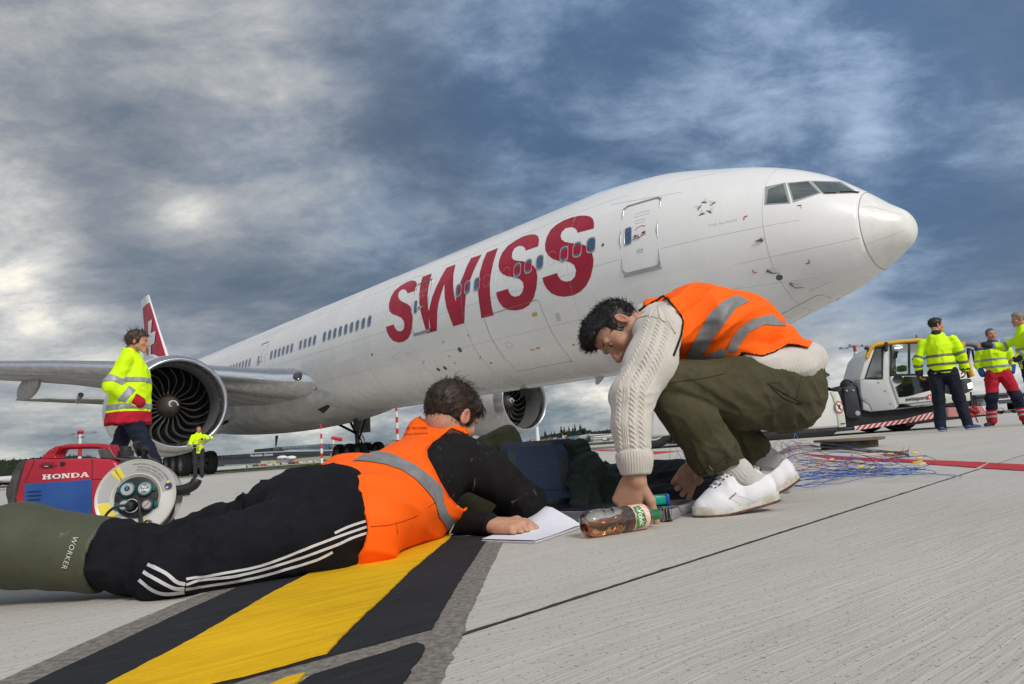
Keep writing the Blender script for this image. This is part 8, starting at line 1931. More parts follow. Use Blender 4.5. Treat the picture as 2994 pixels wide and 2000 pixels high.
tp('door_window', C8([(1108, 128), (1470, 118)]) + C9([(150, 380), (640, 400), (650, 780), (150, 780)]) + C8([(1470, 565), (1108, 572)]), -.012, -.006, M_CG, 0, dr)
for k in range(4):
 x, z = tl_(*C8([[(918, 678), (1015, 798), (1090, 978), (740, 918)][k]])[0]); mb = MB(); mb.lathe([(-.03, .022), (-.042, .018), (-.044, .0005)], 10, MT @ Matrix.Translation((x, 0, z)), 'y'); mb.obj('panel_bolt', M_FRAME, tug, 40)
TT2 = wtree(dr)
px_text('tug_lettering', 'swissport', *C9([(128, 1098)])[0], 13.0, -.10, TT2, mat('mark_black', (.03, .02, .03)), dr, .012, 0., 1., 1., .02)
drape('tug_emblem', C9([(278, 1050), (332, 1040), (312, 1108), (260, 1118)]), TT2, mat('emblem_red', (.55, .02, .02), .45), dr, .006, 4.); drape('tug_emblem_mark', C9([(290, 1062), (302, 1058), (316, 1078), (300, 1098), (284, 1088), (296, 1078)]), TT2, mat('emblem_white', (.7, .7, .7), .45), dr, .011, 3.)
# inside the cab: seat, monitor, wheel
tp('driver_seat', C8([(1120, 555), (1130, 440), (1180, 420), (1250, 425), (1290, 470), (1330, 555)]), .45, .95, M_TB, .03); tp('headrest', C8([(1120, 400), (1180, 350), (1210, 380), (1200, 430), (1130, 430)]), .5, .85, M_TB, .03)
tp('display_arm', C8([(1200, 180), (1320, 200), (1320, 215), (1295, 220), (1290, 300), (1240, 300), (1235, 390), (1200, 395), (1210, 300), (1200, 240)]), .35, .42, M_TB, .01)
tp('cab_light', C8([(1255, 145), (1350, 138), (1350, 150), (1255, 158)]), .3, .4, mat('tube_light', (.9, .9, .9), .3, emit=(1, 1, .95), estr=1.5))
tp('far_pillar', C8([(1440, 120), (1470, 120), (1480, 560), (1450, 560)]), CW - .1, CW, M_TB); tp('dashboard', C8([(885, 575), (980, 560), (980, 612), (890, 612)]), .3, 1.0, M_TB, .01); tp('instrument_pod', C8([(1390, 390), (1470, 400), (1470, 480), (1385, 470)]), .5, .8, M_TB, .01)
mb = MB(); mb.box((tl_(*C8([(1000, 600)])[0])[0], CW - .02, .46), (tl_(*C9([(640, 800)])[0])[0], CW, .95), MT); mb.obj('cab_far_wall', M_TG, tug, None)
# yellow rail over the roof and down the front
def rail(px, r, y, m, name):
 P = [MT @ Vector((tl_(*q)[0], y, tl_(*q)[1])) for q in px]; mb = MB(); mb.tube(smooth_poly(P, 3, False), r, 8); return mb.obj(name, m, tug, 60)
rail(C8([(748, 330), (790, 220), (840, 160), (900, 135), (1080, 115), (1300, 90), (1470, 80)]) + C9([(100, 340), (200, 338)]), .045, -.03, M_TY, 'roof_rail')
rail(C9([(640, 372), (690, 420), (720, 500), (780, 640), (850, 815)]), .05, -.05, M_TY, 'front_rail')
rail(C9([(815, 440), (800, 640), (795, 700), (820, 830)]), .03, .0, M_TB, 'mirror_post'); rail(C9([(700, 400), (800, 390), (880, 400), (920, 430)]), .045, .0, mat('arm_grey', (.08, .085, .09), .5), 'mirror_arm'); rail(C9([(830, 450), (870, 470), (930, 440), (880, 410)]), .02, .0, M_TB, 'mirror_bracket')
tp('mirror', C9([(855, 470), (955, 490), (975, 640), (905, 660), (880, 600)]), -.06, .04, M_TB, .02); tp('mirror_glass', C9([(858, 474), (885, 480), (912, 640), (900, 655), (880, 600)]), -.068, -.06, mat('mirror_glass', (.4, .45, .5), .08, 1.))
tp('beacon_mount', C9([(640, 365), (750, 365), (750, 430), (700, 440), (690, 400)]), -.08, .25, M_TY, .01); tp('amber_beacon', C9([(635, 340), (695, 338), (698, 362), (636, 364)]), -.02, .16, mat('amber_lit', (.8, .25, .01), .3, emit=(1., .30, .02), estr=2.2), .012)
tp('work_lamp', C8([(708, 180), (745, 168), (768, 190), (760, 215), (715, 212)]), -.12, -.02, M_TB, .01); rail(C8([(745, 240), (765, 215), (760, 200)]), .014, -.06, M_TB, 'lamp_bracket'); tp('side_lamp', C8([(992, 105), (1040, 108), (1036, 242), (1005, 240), (990, 210)]), -.10, -.02, M_TB, .012)
rail(C9([(158, 335), (157, 255)]), .010, .1, M_TB, 'aerial')
# front: headlamp box, white nose, bumper with stripes
tp('headlamp_box', C9([(720, 850), (780, 835), (845, 845), (868, 985), (770, 1030), (725, 1035)]), -.03, .8, mat('lamp_box_grey', (.045, .047, .05), .5), .02)
hb = tp('headlamp', C9([(790, 905), (845, 890), (858, 960), (800, 975)]), -.045, -.03, mat('lamp_lit', (.8, .8, .75), .2, emit=(1., .98, .85), estr=1.3), .005)
tp('front_nose', C9([(380, 1110), (395, 1160), (520, 1165), (720, 1140), (845, 1130), (835, 1000), (725, 1035), (600, 1050), (370, 1000)]), .0, W_T - .6, mat('tug_cream', (.60, .61, .52)), .02)
rail(C9([(800, 1130), (805, 1190)]), .03, .05, M_TB, 'rail_post'); rail(C9([(850, 1010), (868, 1190)]), .03, .05, M_TB, 'rail_post'); tp('ladder', C9([(368, 1205), (385, 1205), (405, 1260), (385, 1262)]), .0, .06, mat('tug_cream', (.60, .61, .52)), 0)
tp('under_body', C8([(700, 1080), (1470, 1042)]) + C9([(0, 1230), (380, 1180), (400, 1190), (1040, 1190), (1040, 1300), (430, 1340), (0, 1400)]) + C8([(820, 1280), (740, 1290)]), .12, W_T - .2, M_TB)
M_SR, M_SW_ = mat('stripe_red', (.50, .02, .035), .5), mat('stripe_white', (.66, .64, .60), .5)
def strip(x0, z0, z1, x1, z2, z3, n, slant, name='warning_stripe'):
 """band between (x0: z0..z1) and (x1: z2..z3), each red stripe its own piece"""
 lo = lambda x: z0 + (z2 - z0) * (x - x0) / (x1 - x0); hi = lambda x: z1 + (z3 - z1) * (x - x0) / (x1 - x0)
 b = tp('bumper_strip', [(x0, z0), (x1, z2), (x1, z3), (x0, z1)], -.02, .05, M_SW_, 0, tug, True)
 for k in range(n):
  xa = x0 + (x1 - x0) * k / n; w = (x1 - x0) / n * .5; s = slant * ((hi(xa) - lo(xa)))
  q = [(xa, lo(xa)), (xa + w, lo(xa + w)), (xa + w + s, hi(xa + w + s)), (xa + s, hi(xa + s))]; q = [(min(max(x, x0), x1), z) for x, z in q]
  tp(name, q, -.024, -.02, M_SR, 0, b, True)
 return b
a0 = tl_(*C8([(585, 1365)])[0]); a1 = tl_(*C8([(600, 1305)])[0]); b0 = tl_(*C8([(1470, 1240)])[0]); b1q = tl_(*C8([(1470, 1180)])[0])
strip(a0[0], a0[1], a1[1], b0[0], b0[1], b1q[1], 11, 1.1)
c0 = tl_(*C9([(0, 1420)])[0]); c1 = tl_(*C9([(0, 1365)])[0]); d0 = tl_(*C9([(450, 1345)])[0]); d1 = tl_(*C9([(450, 1250)])[0])
strip(c0[0], c0[1], c1[1], d0[0], d0[1], d1[1], 7, 1.1)
e0 = tl_(*C9([(545, 1340)])[0]); e1_ = tl_(*C9([(545, 1215)])[0]); f0 = tl_(*C9([(1065, 1305)])[0]); f1 = tl_(*C9([(1050, 1195)])[0])
strip(e0[0], e0[1], e1_[1], f0[0], f0[1], f1[1], 19, -.45)
tp('bumper_foot', C9([(0, 1425), (450, 1352), (1065, 1308), (1065, 1325), (450, 1395), (0, 1455)]), .0, W_T - .3, M_TB)
mb = MB(); x, z = tl_(*C9([(860, 1275)])[0])
for k in range(6): mb.ball((x + .07 * math.cos(k), -.06, z + .08 * math.sin(k * 1.3)), (.05, .04, .05), 8, 5, MT)
mb.tube([MT @ Vector((x, -.06, z)), MT @ Vector((x + .04, -.07, z - .22))], .014, 5); mb.obj('tow_coupling', mat('coupling_red', (.28, .01, .015), .5), tug, 60)
# wheels
mb = MB(); mb.lathe([(-.16, .30), (-.20, .34), (-.21, .42), (-.17, .475), (-.06, .485), (.06, .485), (.17, .475), (.21, .42), (.20, .34), (.16, .30)], 36, axis='y'); me_tt = mb.mesh('tyre', 50); me_tt.materials.append(M_RUB)
mb = MB(); mb.lathe([(-.17, .31), (-.185, .29), (-.15, .27), (-.09, .25), (-.09, .15), (-.05, .12), (-.05, .0005)], 28, axis='y')
for k in range(8): mb.tube([(.20 * math.cos(k * PI / 4), -.115, .20 * math.sin(k * PI / 4)), (.20 * math.cos(k * PI / 4), -.08, .20 * math.sin(k * PI / 4))], .022, 6)
me_tr = mb.mesh('wheel_rim', 50); me_tr.materials.append(mat('rim_white', (.62, .62, .60), .5, var=.2, vscale=8))
mb = MB(); mb.lathe([(-.056, .11), (-.10, .09), (-.10, .0005)], 20, axis='y'); me_th = mb.mesh('wheel_hub', 50); me_th.materials.append(M_DARK)
for (x, y, sc) in ((tl_(1500, 1029)[0], .22, 1.), (tl_(1765, 1010)[0], .4, 1.), (tl_(1505, 1029)[0], W_T - .3, 1.), (tl_(2085, 985)[0], .5, .8), (tl_(2085, 985)[0], W_T - .5, .8)):
 w_ = empty('wheel'); w_.parent = tug; w_.matrix_world = MT @ Matrix.Translation((x, y, .485 * sc)) @ Matrix.Scale(sc, 4)
 for me in (me_tt, me_tr, me_th): link(me.name, me, w_)
# ================================================================== masts, buildings, trees and far aircraft
M_MR, M_MW = mat('mast_red', (.50, .02, .035), .55), mat('mast_white', (.68, .68, .67), .55)
def mast(label, px, ybase, ytop, d, r, nband, lamps=0, group=None, red_first=True, name='mast', zb=0.):
 t_ = A(px, ytop, d); x = t_.x; H_ = t_.z; e = thing(name, label, 'mast' if H_ > 3 else 'marker pole', (x, d, zb), 0, group)
 for k in range(nband):
  mb = MB(); z0, z1 = (H_ - zb) * k / nband, (H_ - zb) * (k + 1) / nband; r0, r1 = r * (1.15 - .4 * k / nband), r * (1.15 - .4 * (k + 1) / nband); mb.lathe([(z0, r0), (z1, r1)], 12, axis='z'); mb.obj('pole_band', M_MR if ((nband - 1 - k) % 2 == 0) == red_first else M_MW, e, 60)
 for k in range(lamps):
  mb = MB(); a_ = k * 2 * PI / lamps; w_ = max(r * 6, .5); mb.cbox((math.cos(a_) * w_, math.sin(a_) * w_, H_ - .1), (w_ * .7, w_ * .5, w_ * .16)); mb.tube([(0, 0, H_ - .2), (math.cos(a_) * w_, math.sin(a_) * w_, H_ - .1)], r * .25, 5); mb.obj('floodlight', M_FRAME, e, None)
 return e
mast('red and white banded marker pole standing on the apron before the terminal', 735.5, 1092, 972, 10.6, .019, 11, 0, name='marker_pole')
mast('red and white mast rising behind the lying man\'s head', 908, 1030, 930, 140, .32, 9)
mast('tall red and white floodlight mast leaning over the tug\'s rear body', 1958, 960, 792, 120, .34, 12, 3, name='floodlight_mast')
mast('white mast under the far engine beside the wooded hill', 1229, 1030, 960, 150, .42, 1, 0, red_first=False)
mast('thin grey floodlight mast behind the smiling man\'s head', 2288, 950, 778, 150, .20, 1, 2, red_first=False, name='floodlight_mast')
m_ = mast('white airport mast with a red dome standing beyond the generator handle', 184.5, 1080, 992, 130, .36, 4, 2, red_first=False, name='radar_mast')
t_ = A(184.5, 992, 130); mb = MB(); mb.ball((0, 0, t_.z + .15), (.62, .62, .42), 14, 8); mb.obj('dome', M_MR, m_, 60); mb = MB(); mb.tube([(-1.6, 0, t_.z - .1), (0, 0, t_.z - .3)], .08, 6); mb.tube([(-.6, 0, t_.z - .8), (.8, 0, t_.z - .8)], .24, 8); mb.obj('antenna_arm', M_FRAME, m_, None)
# far-off houses and halls: a block with parts
def wbox(e, name, x0, x1, z0, z1, y, dp, m, bev=0):
 mb = MB(); mb.box((x0, y, z0), (x1, y + dp, z1)); return mb.obj(name, m, e, None)
def far_block(name, label, px0, px1, ytop0, d, m, dp=20, rz=0., windows=None, base=None, roof=None, cat='building', group=None, zb=None, wm=None, ww=.6):
 a0, a1 = A(px0, 1000, d), A(px1, 1000, d); zt = A((px0 + px1) / 2, ytop0, d).z; e = thing(name, label, cat, (a0.x, d, 0), rz, group); Wd = a1.x - a0.x; zb = 0. if zb is None else zb
 wall = wbox(e, 'wall', 0, Wd, zb, zt, 0, dp, m)
 if roof: wbox(e, 'roof', -.6, Wd + .6, zt + .02, zt + roof[0], -.6, dp + 1.2, roof[1])
 if windows:
  nx, nz, z0, z1 = windows; cw = Wd / nx; chh = (z1 - z0) * (zt - zb) / nz; mbm = MB(); mbm.box((0, -.12, 0), (cw * ww, .05, chh * .6)); me = mbm.mesh('window', None); me.materials.append(wm or mat('far_glass', (.04, .055, .07), .2))
  for i in range(nx):
   for j in range(nz): o = link('window', me, wall); o.location = (cw * (i + (1 - ww) / 2), 0, zb + z0 * (zt - zb) + chh * j + chh * .2)
 return e, Wd, zt
# terminal dock: long dark glass front under a curved roof, sign, towers behind
C6b = lambda pts: [((620 + x * .21295) / VS, (1200 + y * .21295) / VS) for x, y in pts]
D_ = 330
tx0, tx1 = A(468, 1060, D_).x, A(985, 1040, D_).x
tm = thing('terminal', 'long dark glass airport terminal lettered Flughafen Zürich under a thin pale roof edge', 'terminal', (tx0, D_, 0))
def TZ(x, y): q = A(*C6b([(x, y)])[0], D_); return (q.x - tx0, q.z)
M_TGL = mat('terminal_glass', (.055, .065, .08), .25, var=.35, vscale=.08); M_TRF = mat('terminal_roof', (.30, .32, .34), .5)
def tpoly(name, pts, y0, y1, m, parent=None):
 ol = [TZ(*q) for q in pts]; n = len(ol); mb = MB(); mb.add([(x, y0, z) for x, z in ol] + [(x, y1, z) for x, z in ol], [tuple(range(n)), tuple(range(2 * n - 1, n - 1, -1))] + [(i, n + i, n + (i + 1) % n, (i + 1) % n) for i in range(n)]); return mb.obj(name, m, parent or tm, None)
tpoly('facade', [(60, 620), (500, 596), (1000, 570), (1680, 556), (1690, 800), (60, 815)], 0, 30, M_TGL)
tpoly('roof', [(60, 606), (500, 580), (1000, 556), (1300, 547), (1680, 540), (1690, 556), (1000, 572), (500, 598), (60, 624)], -2.5, 30, M_TRF)
rz_ = 0
for k in range(44):
 x = 130 + k * 36; top = np.interp(x, [60, 500, 1000, 1680], [620, 596, 570, 556])
 tpoly('window', [(x, top + 12), (x + 24, top + 11), (x + 24, top + 34), (x, top + 35)], -.25, .1, mat('terminal_pane', (.13, .15, .165), .2), tm)
for k in range(17):
 x = 175 + k * 34; tpoly('window', [(x, 748 - k * 1.7), (x + 24, 746 - k * 1.7), (x + 24, 764 - k * 1.3), (x, 766 - k * 1.3)], -.25, .1, mat('terminal_pane_pale', (.30, .32, .32), .3), tm)  # lower row: a paler pane colour, no emission
TTm = BVHTree.FromPolygons([Vector((tx0 - 20, D_ - .6, 0)), Vector((tx1 + 20, D_ - .6, 0)), Vector((tx1 + 20, D_ - .6, 60)), Vector((tx0 - 20, D_ - .6, 60))], [(0, 1, 2, 3)])
o = px_text('terminal_sign', 'Flughafen Zürich', *C6b([(682, 614)])[0], 7.3, -.055, TTm, mat('sign_letters', (.62, .62, .62), .5, emit=(.8, .8, .8), estr=.25), tm, .05, 0, 1., 1.05, .02, MI=Matrix.Translation((-tx0, -D_, 0)))
tpoly('lower_storey', [(60, 775), (500, 750), (740, 742), (740, 800), (60, 815)], -3, 0, mat('pale_wall', (.42, .42, .38), .7))
e = thing('glass_hall', 'blue glass hall with a long sloping roof on top of the terminal', 'building', (tx0, D_ + 35, 0));
def g2(name, pts, m, y0=36, y1=60, par=e):
 ol = [TZ(*q) for q in pts]; n = len(ol); mb = MB(); mb.add([(x, y0 - 35, z) for x, z in ol] + [(x, y1 - 35, z) for x, z in ol], [tuple(range(n)), tuple(range(2 * n - 1, n - 1, -1))] + [(i, n + i, n + (i + 1) % n, (i + 1) % n) for i in range(n)]); return mb.obj(name, m, par, None)
M_HG = mat('hall_glass', (.10, .17, .21), .15, var=.35, vscale=.15)
g2('glass_wall', [(600, 545), (600, 500), (1240, 452), (1240, 545)], M_HG)
for k in range(26): x = 612 + k * 24; t0 = 500 - (x - 600) * .075; g2('mullion', [(x, t0 + 2), (x + 5, t0 + 2), (x + 5, t0 + 34), (x, t0 + 34)], mat('mullion_pale', (.34, .37, .38), .5), 35.4, 35.9)
g2('end_wall', [(1240, 452), (1305, 458), (1305, 545), (1240, 545)], mat('hall_blue', (.06, .12, .19), .3), 36, 60);
e = thing('plant_room', 'low black roof plant box on the left of the terminal roof', 'building', (tx0, D_ + 35, 0)); g2('wall', [(248, 600), (248, 538), (500, 516), (500, 582)], mat('plant_black', (.020, .024, .032), .6), 30, 50, e); g2('railing', [(505, 530), (505, 512), (595, 503), (595, 550), (505, 560)], mat('plant_grey', (.07, .075, .08), .6), 32, 48, e)
for lb_, pts, c_ in (('beige office block right of the blue glass hall', [(1310, 465), (1410, 468), (1410, 550), (1310, 550)], (.22, .21, .17)), ('grey-brown stair tower beside the beige block', [(1415, 455), (1450, 455), (1450, 550), (1415, 550)], (.17, .155, .14)), ('pale low block left of the marker pole', [(1455, 470), (1530, 472), (1530, 550), (1455, 550)], (.26, .25, .22)), ('black flat-roofed box right of the marker pole', [(1535, 480), (1600, 476), (1600, 545), (1535, 545)], (.03, .03, .035)),
                      ('stepped grey concrete building behind the far landing gear', [(1645, 545), (1645, 450), (1690, 450), (1690, 430), (1715, 430), (1720, 450), (1790, 440), (1790, 415), (1845, 415), (1845, 438), (1950, 436), (2000, 440), (2000, 545)], (.24, .23, .20)), ('small grey tower block at the right of the concrete building', [(2150, 430), (2215, 420), (2215, 390), (2260, 388), (2262, 412), (2320, 410), (2320, 540), (2150, 540)], (.23, .22, .20))):
 e = thing('office_building', lb_, 'building', (tx0, D_ + 35, 0)); g2('wall', pts, mat('facade_%d' % int(c_[0] * 1000 + c_[2] * 37), c_, .8, var=.2, vscale=.2), 40, 60, e)
 x0_, x1_ = min(q[0] for q in pts), max(q[0] for q in pts); yt = max(min(q[1] for q in pts) + 28, 455)
 if c_[0] > .1:
  for k in range(max(2, int((x1_ - x0_) / 22))):
   x = x0_ + 6 + k * 22
   if x + 12 < x1_: g2('window', [(x, yt + 14), (x + 12, yt + 14), (x + 12, yt + 26), (x, yt + 26)], mat('far_glass', (.04, .055, .07), .2), 39.6, 39.95, e)
e = thing('pier_building', 'low olive-beige pier hall with a curved roof before the terminal', 'building', (tx0, D_ - 60, 0))
def g3(name, pts, m, y0, y1, par):
 ol = []
 for q in pts: w = A(*C6b([q])[0], D_ - 60); ol.append((w.x - tx0, w.z))
 n = len(ol); mb = MB(); mb.add([(x, y0, z) for x, z in ol] + [(x, y1, z) for x, z in ol], [tuple(range(n)), tuple(range(2 * n - 1, n - 1, -1))] + [(i, n + i, n + (i + 1) % n, (i + 1) % n) for i in range(n)]); return mb.obj(name, m, par, None)
M_PIER = mat('pier_olive', (.30, .285, .17), .7, var=.12, vscale=.1)
g3('wall', [(1080, 680), (1120, 665), (1300, 648), (1500, 632), (1690, 622), (1700, 760), (1080, 770)], M_PIER, 0, 25, e); g3('skirting', [(1080, 735), (1700, 712), (1700, 780), (1080, 790)], mat('pier_dark', (.09, .095, .07), .7), -.5, 0, e)
for k in range(3): g3('window', [(1230 + k * 60, 738), (1262 + k * 60, 736), (1262 + k * 60, 758), (1230 + k * 60, 760)], mat('pane_pale', (.35, .40, .42), .3), -1., -.5, e)
e = thing('service_building', 'beige service block with a mauve panel before the terminal', 'building', (tx0, D_ - 60, 0)); g3('wall', [(748, 690), (940, 682), (942, 745), (750, 756)], mat('beige_wall', (.40, .36, .24), .7), -6, 10, e); g3('annex', [(942, 675), (1080, 668), (1082, 718), (942, 722)], mat('mauve_panel', (.22, .19, .19), .7), -4, 10, e); g3('shutter', [(848, 692), (880, 690), (884, 722), (852, 724)], mat('shutter_grey', (.30, .30, .30), .6), -6.3, -6, e)
for k, (x, y) in enumerate(((962, 646), (1085, 650))):
 e = thing('dish_antenna', ('small white dome on the left of the service block roof', 'small white dome on the right end of the mauve annex roof')[k], 'antenna', (tx0, D_ - 60, 0)); w = A(*C6b([(x, y)])[0], D_ - 60); mb = MB(); mb.ball((w.x - tx0, 0, w.z), (2.2, 1.5, .8), 10, 6); mb.obj('dome', M_MW, e, 60); mb = MB(); mb.tube([(w.x - tx0, 0, w.z - 2.4), (w.x - tx0, 0, w.z)], .2, 5); mb.obj('stalk', M_FRAME, e, None)
# parked service vans before the pier, a handful of pixels each
for k in range(13):
 x = 440 + k * 92 + rnd.uniform(-22, 22); y = 792 - (x - 440) * .026; w = A(*C6b([(x, y)])[0], D_ - 75); c_ = [(.5, .5, .48), (.42, .43, .42), (.06, .06, .07), (.3, .05, .04), (.5, .5, .5)][k % 5]
 e = thing('service_van', '%s service vehicle parked before the terminal, %s' % (('white', 'pale grey', 'black', 'red', 'silver')[k % 5], ('at the far left end', 'left of the service block', 'second from the left', 'third from the left', 'under the sign', 'under the beige block', 'below the shutter', 'right of the beige block', 'below the mauve annex', 'below the right dome', 'at the left end of the olive hall', 'below the hall windows', 'right of the hall windows')[k]), 'van', (w.x, D_ - 75, 0), 0, 'service vehicles parked before the terminal'); e.scale = (.5, .5, .42)
 mb = MB(); mb.prism([(-2.3, .35), (2.3, .35), (2.3, 1.2), (1.6, 1.35), (1.1, 2.1), (-2.3, 2.1)], -1, 1, Matrix.Rotation(PI / 2, 4, 'X')); mb.obj('body', mat('van_%d' % (k % 5), c_, .4), e, None); mb = MB(); mb.cbox((.9, -1.02, 1.6), (1.2, .05, .5)); mb.obj('window', mat('far_glass', (.04, .055, .07)), e, None)
 mb = MB(); [mb.lathe([(-1.05, .35), (-.8, .35), (-.8, .001)], 10, Matrix.Translation((xx, 0, .35)), 'y') for xx in (-1.4, 1.4)]; mb.obj('wheel', M_RUB, e, None)
# crane behind
e = thing('crane', 'red-topped tower crane tip above the concrete building', 'crane', (0, D_ + 120, 0)); w = A(*C6b([(1662, 376)])[0], D_ + 120); w0 = A(*C6b([(1660, 440)])[0], D_ + 120); mb = MB(); mb.tube([(w.x, 0, 0), (w.x, 0, w.z)], .7, 4); mb.obj('tower', M_MW, e, None); mb = MB(); mb.tube([(w.x - 1, 0, w.z), (w.x + 6, 0, w.z - 1.6)], 1.3, 4); mb.obj('jib', M_MR, e, None)
# hangars and works by the wooded hill, right of centre
C5b = lambda pts: [((1550 + x * .17036) / VS, (1200 + y * .17036) / VS) for x, y in pts]
def hgr(name, label, parts_, d, cat='building'):
 x0 = A(1300, 1010, d).x; e = thing(name, label, cat, (x0, d, 0))
 for nm, pts, m, y0, y1 in parts_:
  ol = []
  for q in pts: w = A(*C5b([q])[0], d); ol.append((w.x - x0, max(w.z, 0.)))
  n = len(ol); mb = MB(); mb.add([(x, y0, z) for x, z in ol] + [(x, y1, z) for x, z in ol], [tuple(range(n)), tuple(range(2 * n - 1, n - 1, -1))] + [(i, n + i, n + (i + 1) % n, (i + 1) % n) for i in range(n)]); mb.obj(nm, m, e, None)
 return e
M_HW = mat('hangar_wall', (.42, .42, .38), .7, var=.12, vscale=.06); M_HGR = mat('hangar_grey', (.28, .31, .33), .6, var=.15, vscale=.1); M_HR = mat('hangar_roof_light', (.52, .53, .53), .5); M_HD = mat('hangar_dark', (.09, .095, .095), .7); M_BLU = mat('hangar_blue', (.045, .10, .19), .6, var=.2, vscale=.1)
hgr('hangar', 'wide pale hangar with a grey banded roof right of the works, beside the sleeve', [('wall', [(1075, 465), (1700, 430), (1700, 610), (1090, 620), (1090, 560)], M_HW, 0, 40), ('roof_band', [(1060, 462), (1700, 428), (1700, 440), (1075, 474)], M_HD, -1, 40), ('roof', [(1040, 410), (1700, 385), (1700, 425), (1065, 455)], M_HR, 4, 44), ('roof_edge', [(1060, 430), (1380, 408), (1380, 416), (1062, 440)], M_HD, 3.5, 4)], 330)
hgr('hangar', 'tall pale hangar with narrow upright windows left of the wide hangar', [('wall', [(830, 590), (850, 430), (1000, 405), (1040, 400), (1075, 470), (1085, 600)], mat('hangar_pale_green', (.36, .39, .37), .7), 0, 40)] + [('window', [(868 + k * 24, 470 + (k % 2) * 4), (876 + k * 24, 470), (876 + k * 24, 540), (868 + k * 24, 540)], M_HD, -.3, 0) for k in range(8)] + [('lower_storey', [(830, 560), (1060, 545), (1085, 600), (830, 606)], mat('grey_storey', (.16, .165, .17), .7), -4, -.5)], 345)
for k, (lb_, pts, m) in enumerate((('blue warehouse left of the pale hangars', [(650, 560), (650, 450), (720, 440), (840, 425), (840, 560)], M_BLU), ('white and blue factory hall with rows of bands', [(690, 560), (692, 448), (850, 425), (850, 555)], M_HGR), ('mid-blue works building right of the brown house', [(470, 560), (475, 470), (555, 462), (555, 560)], M_BLU), ('grey shed beside the blue works', [(405, 560), (410, 465), (472, 458), (472, 560)], M_HGR),
                                   ('grey-blue banded block between the blue buildings', [(558, 560), (560, 465), (655, 455), (655, 560)], M_HGR), ('brown gabled house left of the grey shed', [(290, 560), (295, 480), (350, 455), (405, 480), (405, 560)], mat('house_brown', (.13, .085, .065), .8)), ('dark tree-shaded shed left of the brown house', [(170, 560), (180, 490), (290, 475), (290, 560)], mat('shed_dark', (.06, .055, .035), .9)), ('low pale houses at the foot of the hill', [(0, 560), (20, 470), (60, 450), (170, 445), (180, 560)], mat('house_pale', (.24, .22, .20), .8)))):
 hgr('works_building' if k < 5 else 'house', lb_, [('wall', pts, m, k * 4 % 7, 20 + k)] + [('window_band', [(pts[0][0] + 10, pts[1][1] + 22 + 24 * j), (pts[-1][0] - 10, pts[-2][1] + 22 + 24 * j), (pts[-1][0] - 10, pts[-2][1] + 28 + 24 * j), (pts[0][0] + 10, pts[1][1] + 28 + 24 * j)], mat('band_pale', (.42, .44, .44), .6), k * 4 % 7 - .4, k * 4 % 7 - .05) for j in range(2)], 380 + k * 9)
hgr('scaffold', 'orange and white construction rig on the roof between the blue buildings', [('deck', [(560, 440), (600, 425), (630, 430), (632, 450), (562, 455)], mat('rig_orange', (.55, .22, .03), .6), 0, 3), ('shaft', [(556, 470), (556, 432), (572, 432), (572, 470)], M_MW, -1, 0), ('shaft_aerial', [(547, 440), (547, 395), (552, 395), (552, 440)], M_FRAME, 0, .5)], 372, 'construction rig')
# far aircraft
def far_plane(label, px, py, d, s, c_body, c_tail, flip=1, cross=False):
 w = A(px, py, d); e = thing('far_aircraft', label, 'airplane', (w.x, d, 0)); e.scale = (s * flip, s, s)
 mb = MB(); mb.lathe([(-16, .3), (-13, 1.1), (-8, 1.9), (12, 1.9), (15, 1.2), (16.5, .1)], 16, Matrix.Translation((0, 0, 3.6)), 'x'); mb.obj('fuselage', c_body, e, 60)
 mb = MB(); mb.prism([(-15.8, 4.6), (-10, 5.4), (-13.4, 11.4), (-16.2, 11.4)], -.25, .25, Matrix.Rotation(PI / 2, 4, 'X')); mb.obj('fin', c_tail, e, None)
 mb = MB(); mb.prism([(-2, 1.6), (4, 1.6), (-5, 15), (-7, 15)], 2.8, 3.1); mb.prism([(-2, -1.6), (4, -1.6), (-5, -15), (-7, -15)], 2.8, 3.1); mb.obj('wing', c_body, e, None)
 mb = MB(); mb.lathe([(1, .9), (4.5, 1.0), (5, .8), (4.6, .1)], 14, Matrix.Translation((0, -5.5, 1.9)), 'x'); mb.obj('engine', M_NAC, e, 60)
 mb = MB(); [mb.lathe([(-.3, .6), (.3, .6), (.3, .01)], 10, Matrix.Translation((x, y, .6)), 'y') for x, y in ((-1, -2.5), (-1, 2.5), (11, 0))]; mb.obj('wheel', M_RUB, e, None)
 if cross: mb = MB(); mb.cbox((-14.2, -.3, 8.8), (1.9, .1, .6)); mb.cbox((-14.2, -.3, 8.8), (.6, .1, 1.9)); mb.obj('tail_cross', M_MW, e, None)
 return e
far_plane('parked white aircraft with a lime-green tail at the far left behind the generator', 4, 1110, 250, .62, mat('far_white', (.55, .55, .55), .5), mat('lime_tail', (.34, .62, .02), .5), -1)
far_plane('small parked aircraft with a white and red tail between the reel and the near wheels', 368, 1082, 240, .42, mat('far_white', (.55, .55, .55)), M_MR, -1)
far_plane('far white aircraft with red tail and cross beside the cable-knit sleeve', 1392, 1012, 330, .50, mat('far_white', (.55, .55, .55)), M_FIN, -1, True)
e, _, _ = far_block('hangar', 'low white hangar with grey doors between the reel and the near wheels', 268, 392, 1058, 300, mat('hangar_white', (.46, .47, .46), .6), 30, 0, (7, 1, .2, .8), roof=(.8, M_HD))
e, _, _ = far_block('office_building', 'brown office block with small windows behind the smiling man\'s legs', 2255, 2352, 905, 160, mat('office_brown', (.15, .125, .12), .8), 20, 0, (7, 3, .15, .95), roof=(.5, M_HD))
e, _, _ = far_block('office_building', 'low blue-grey hall right of the tug bumper', 2215, 2262, 926, 200, mat('office_blue_grey', (.085, .10, .12), .7), 20, 0, (6, 1, .3, .8), roof=(.6, M_HD))
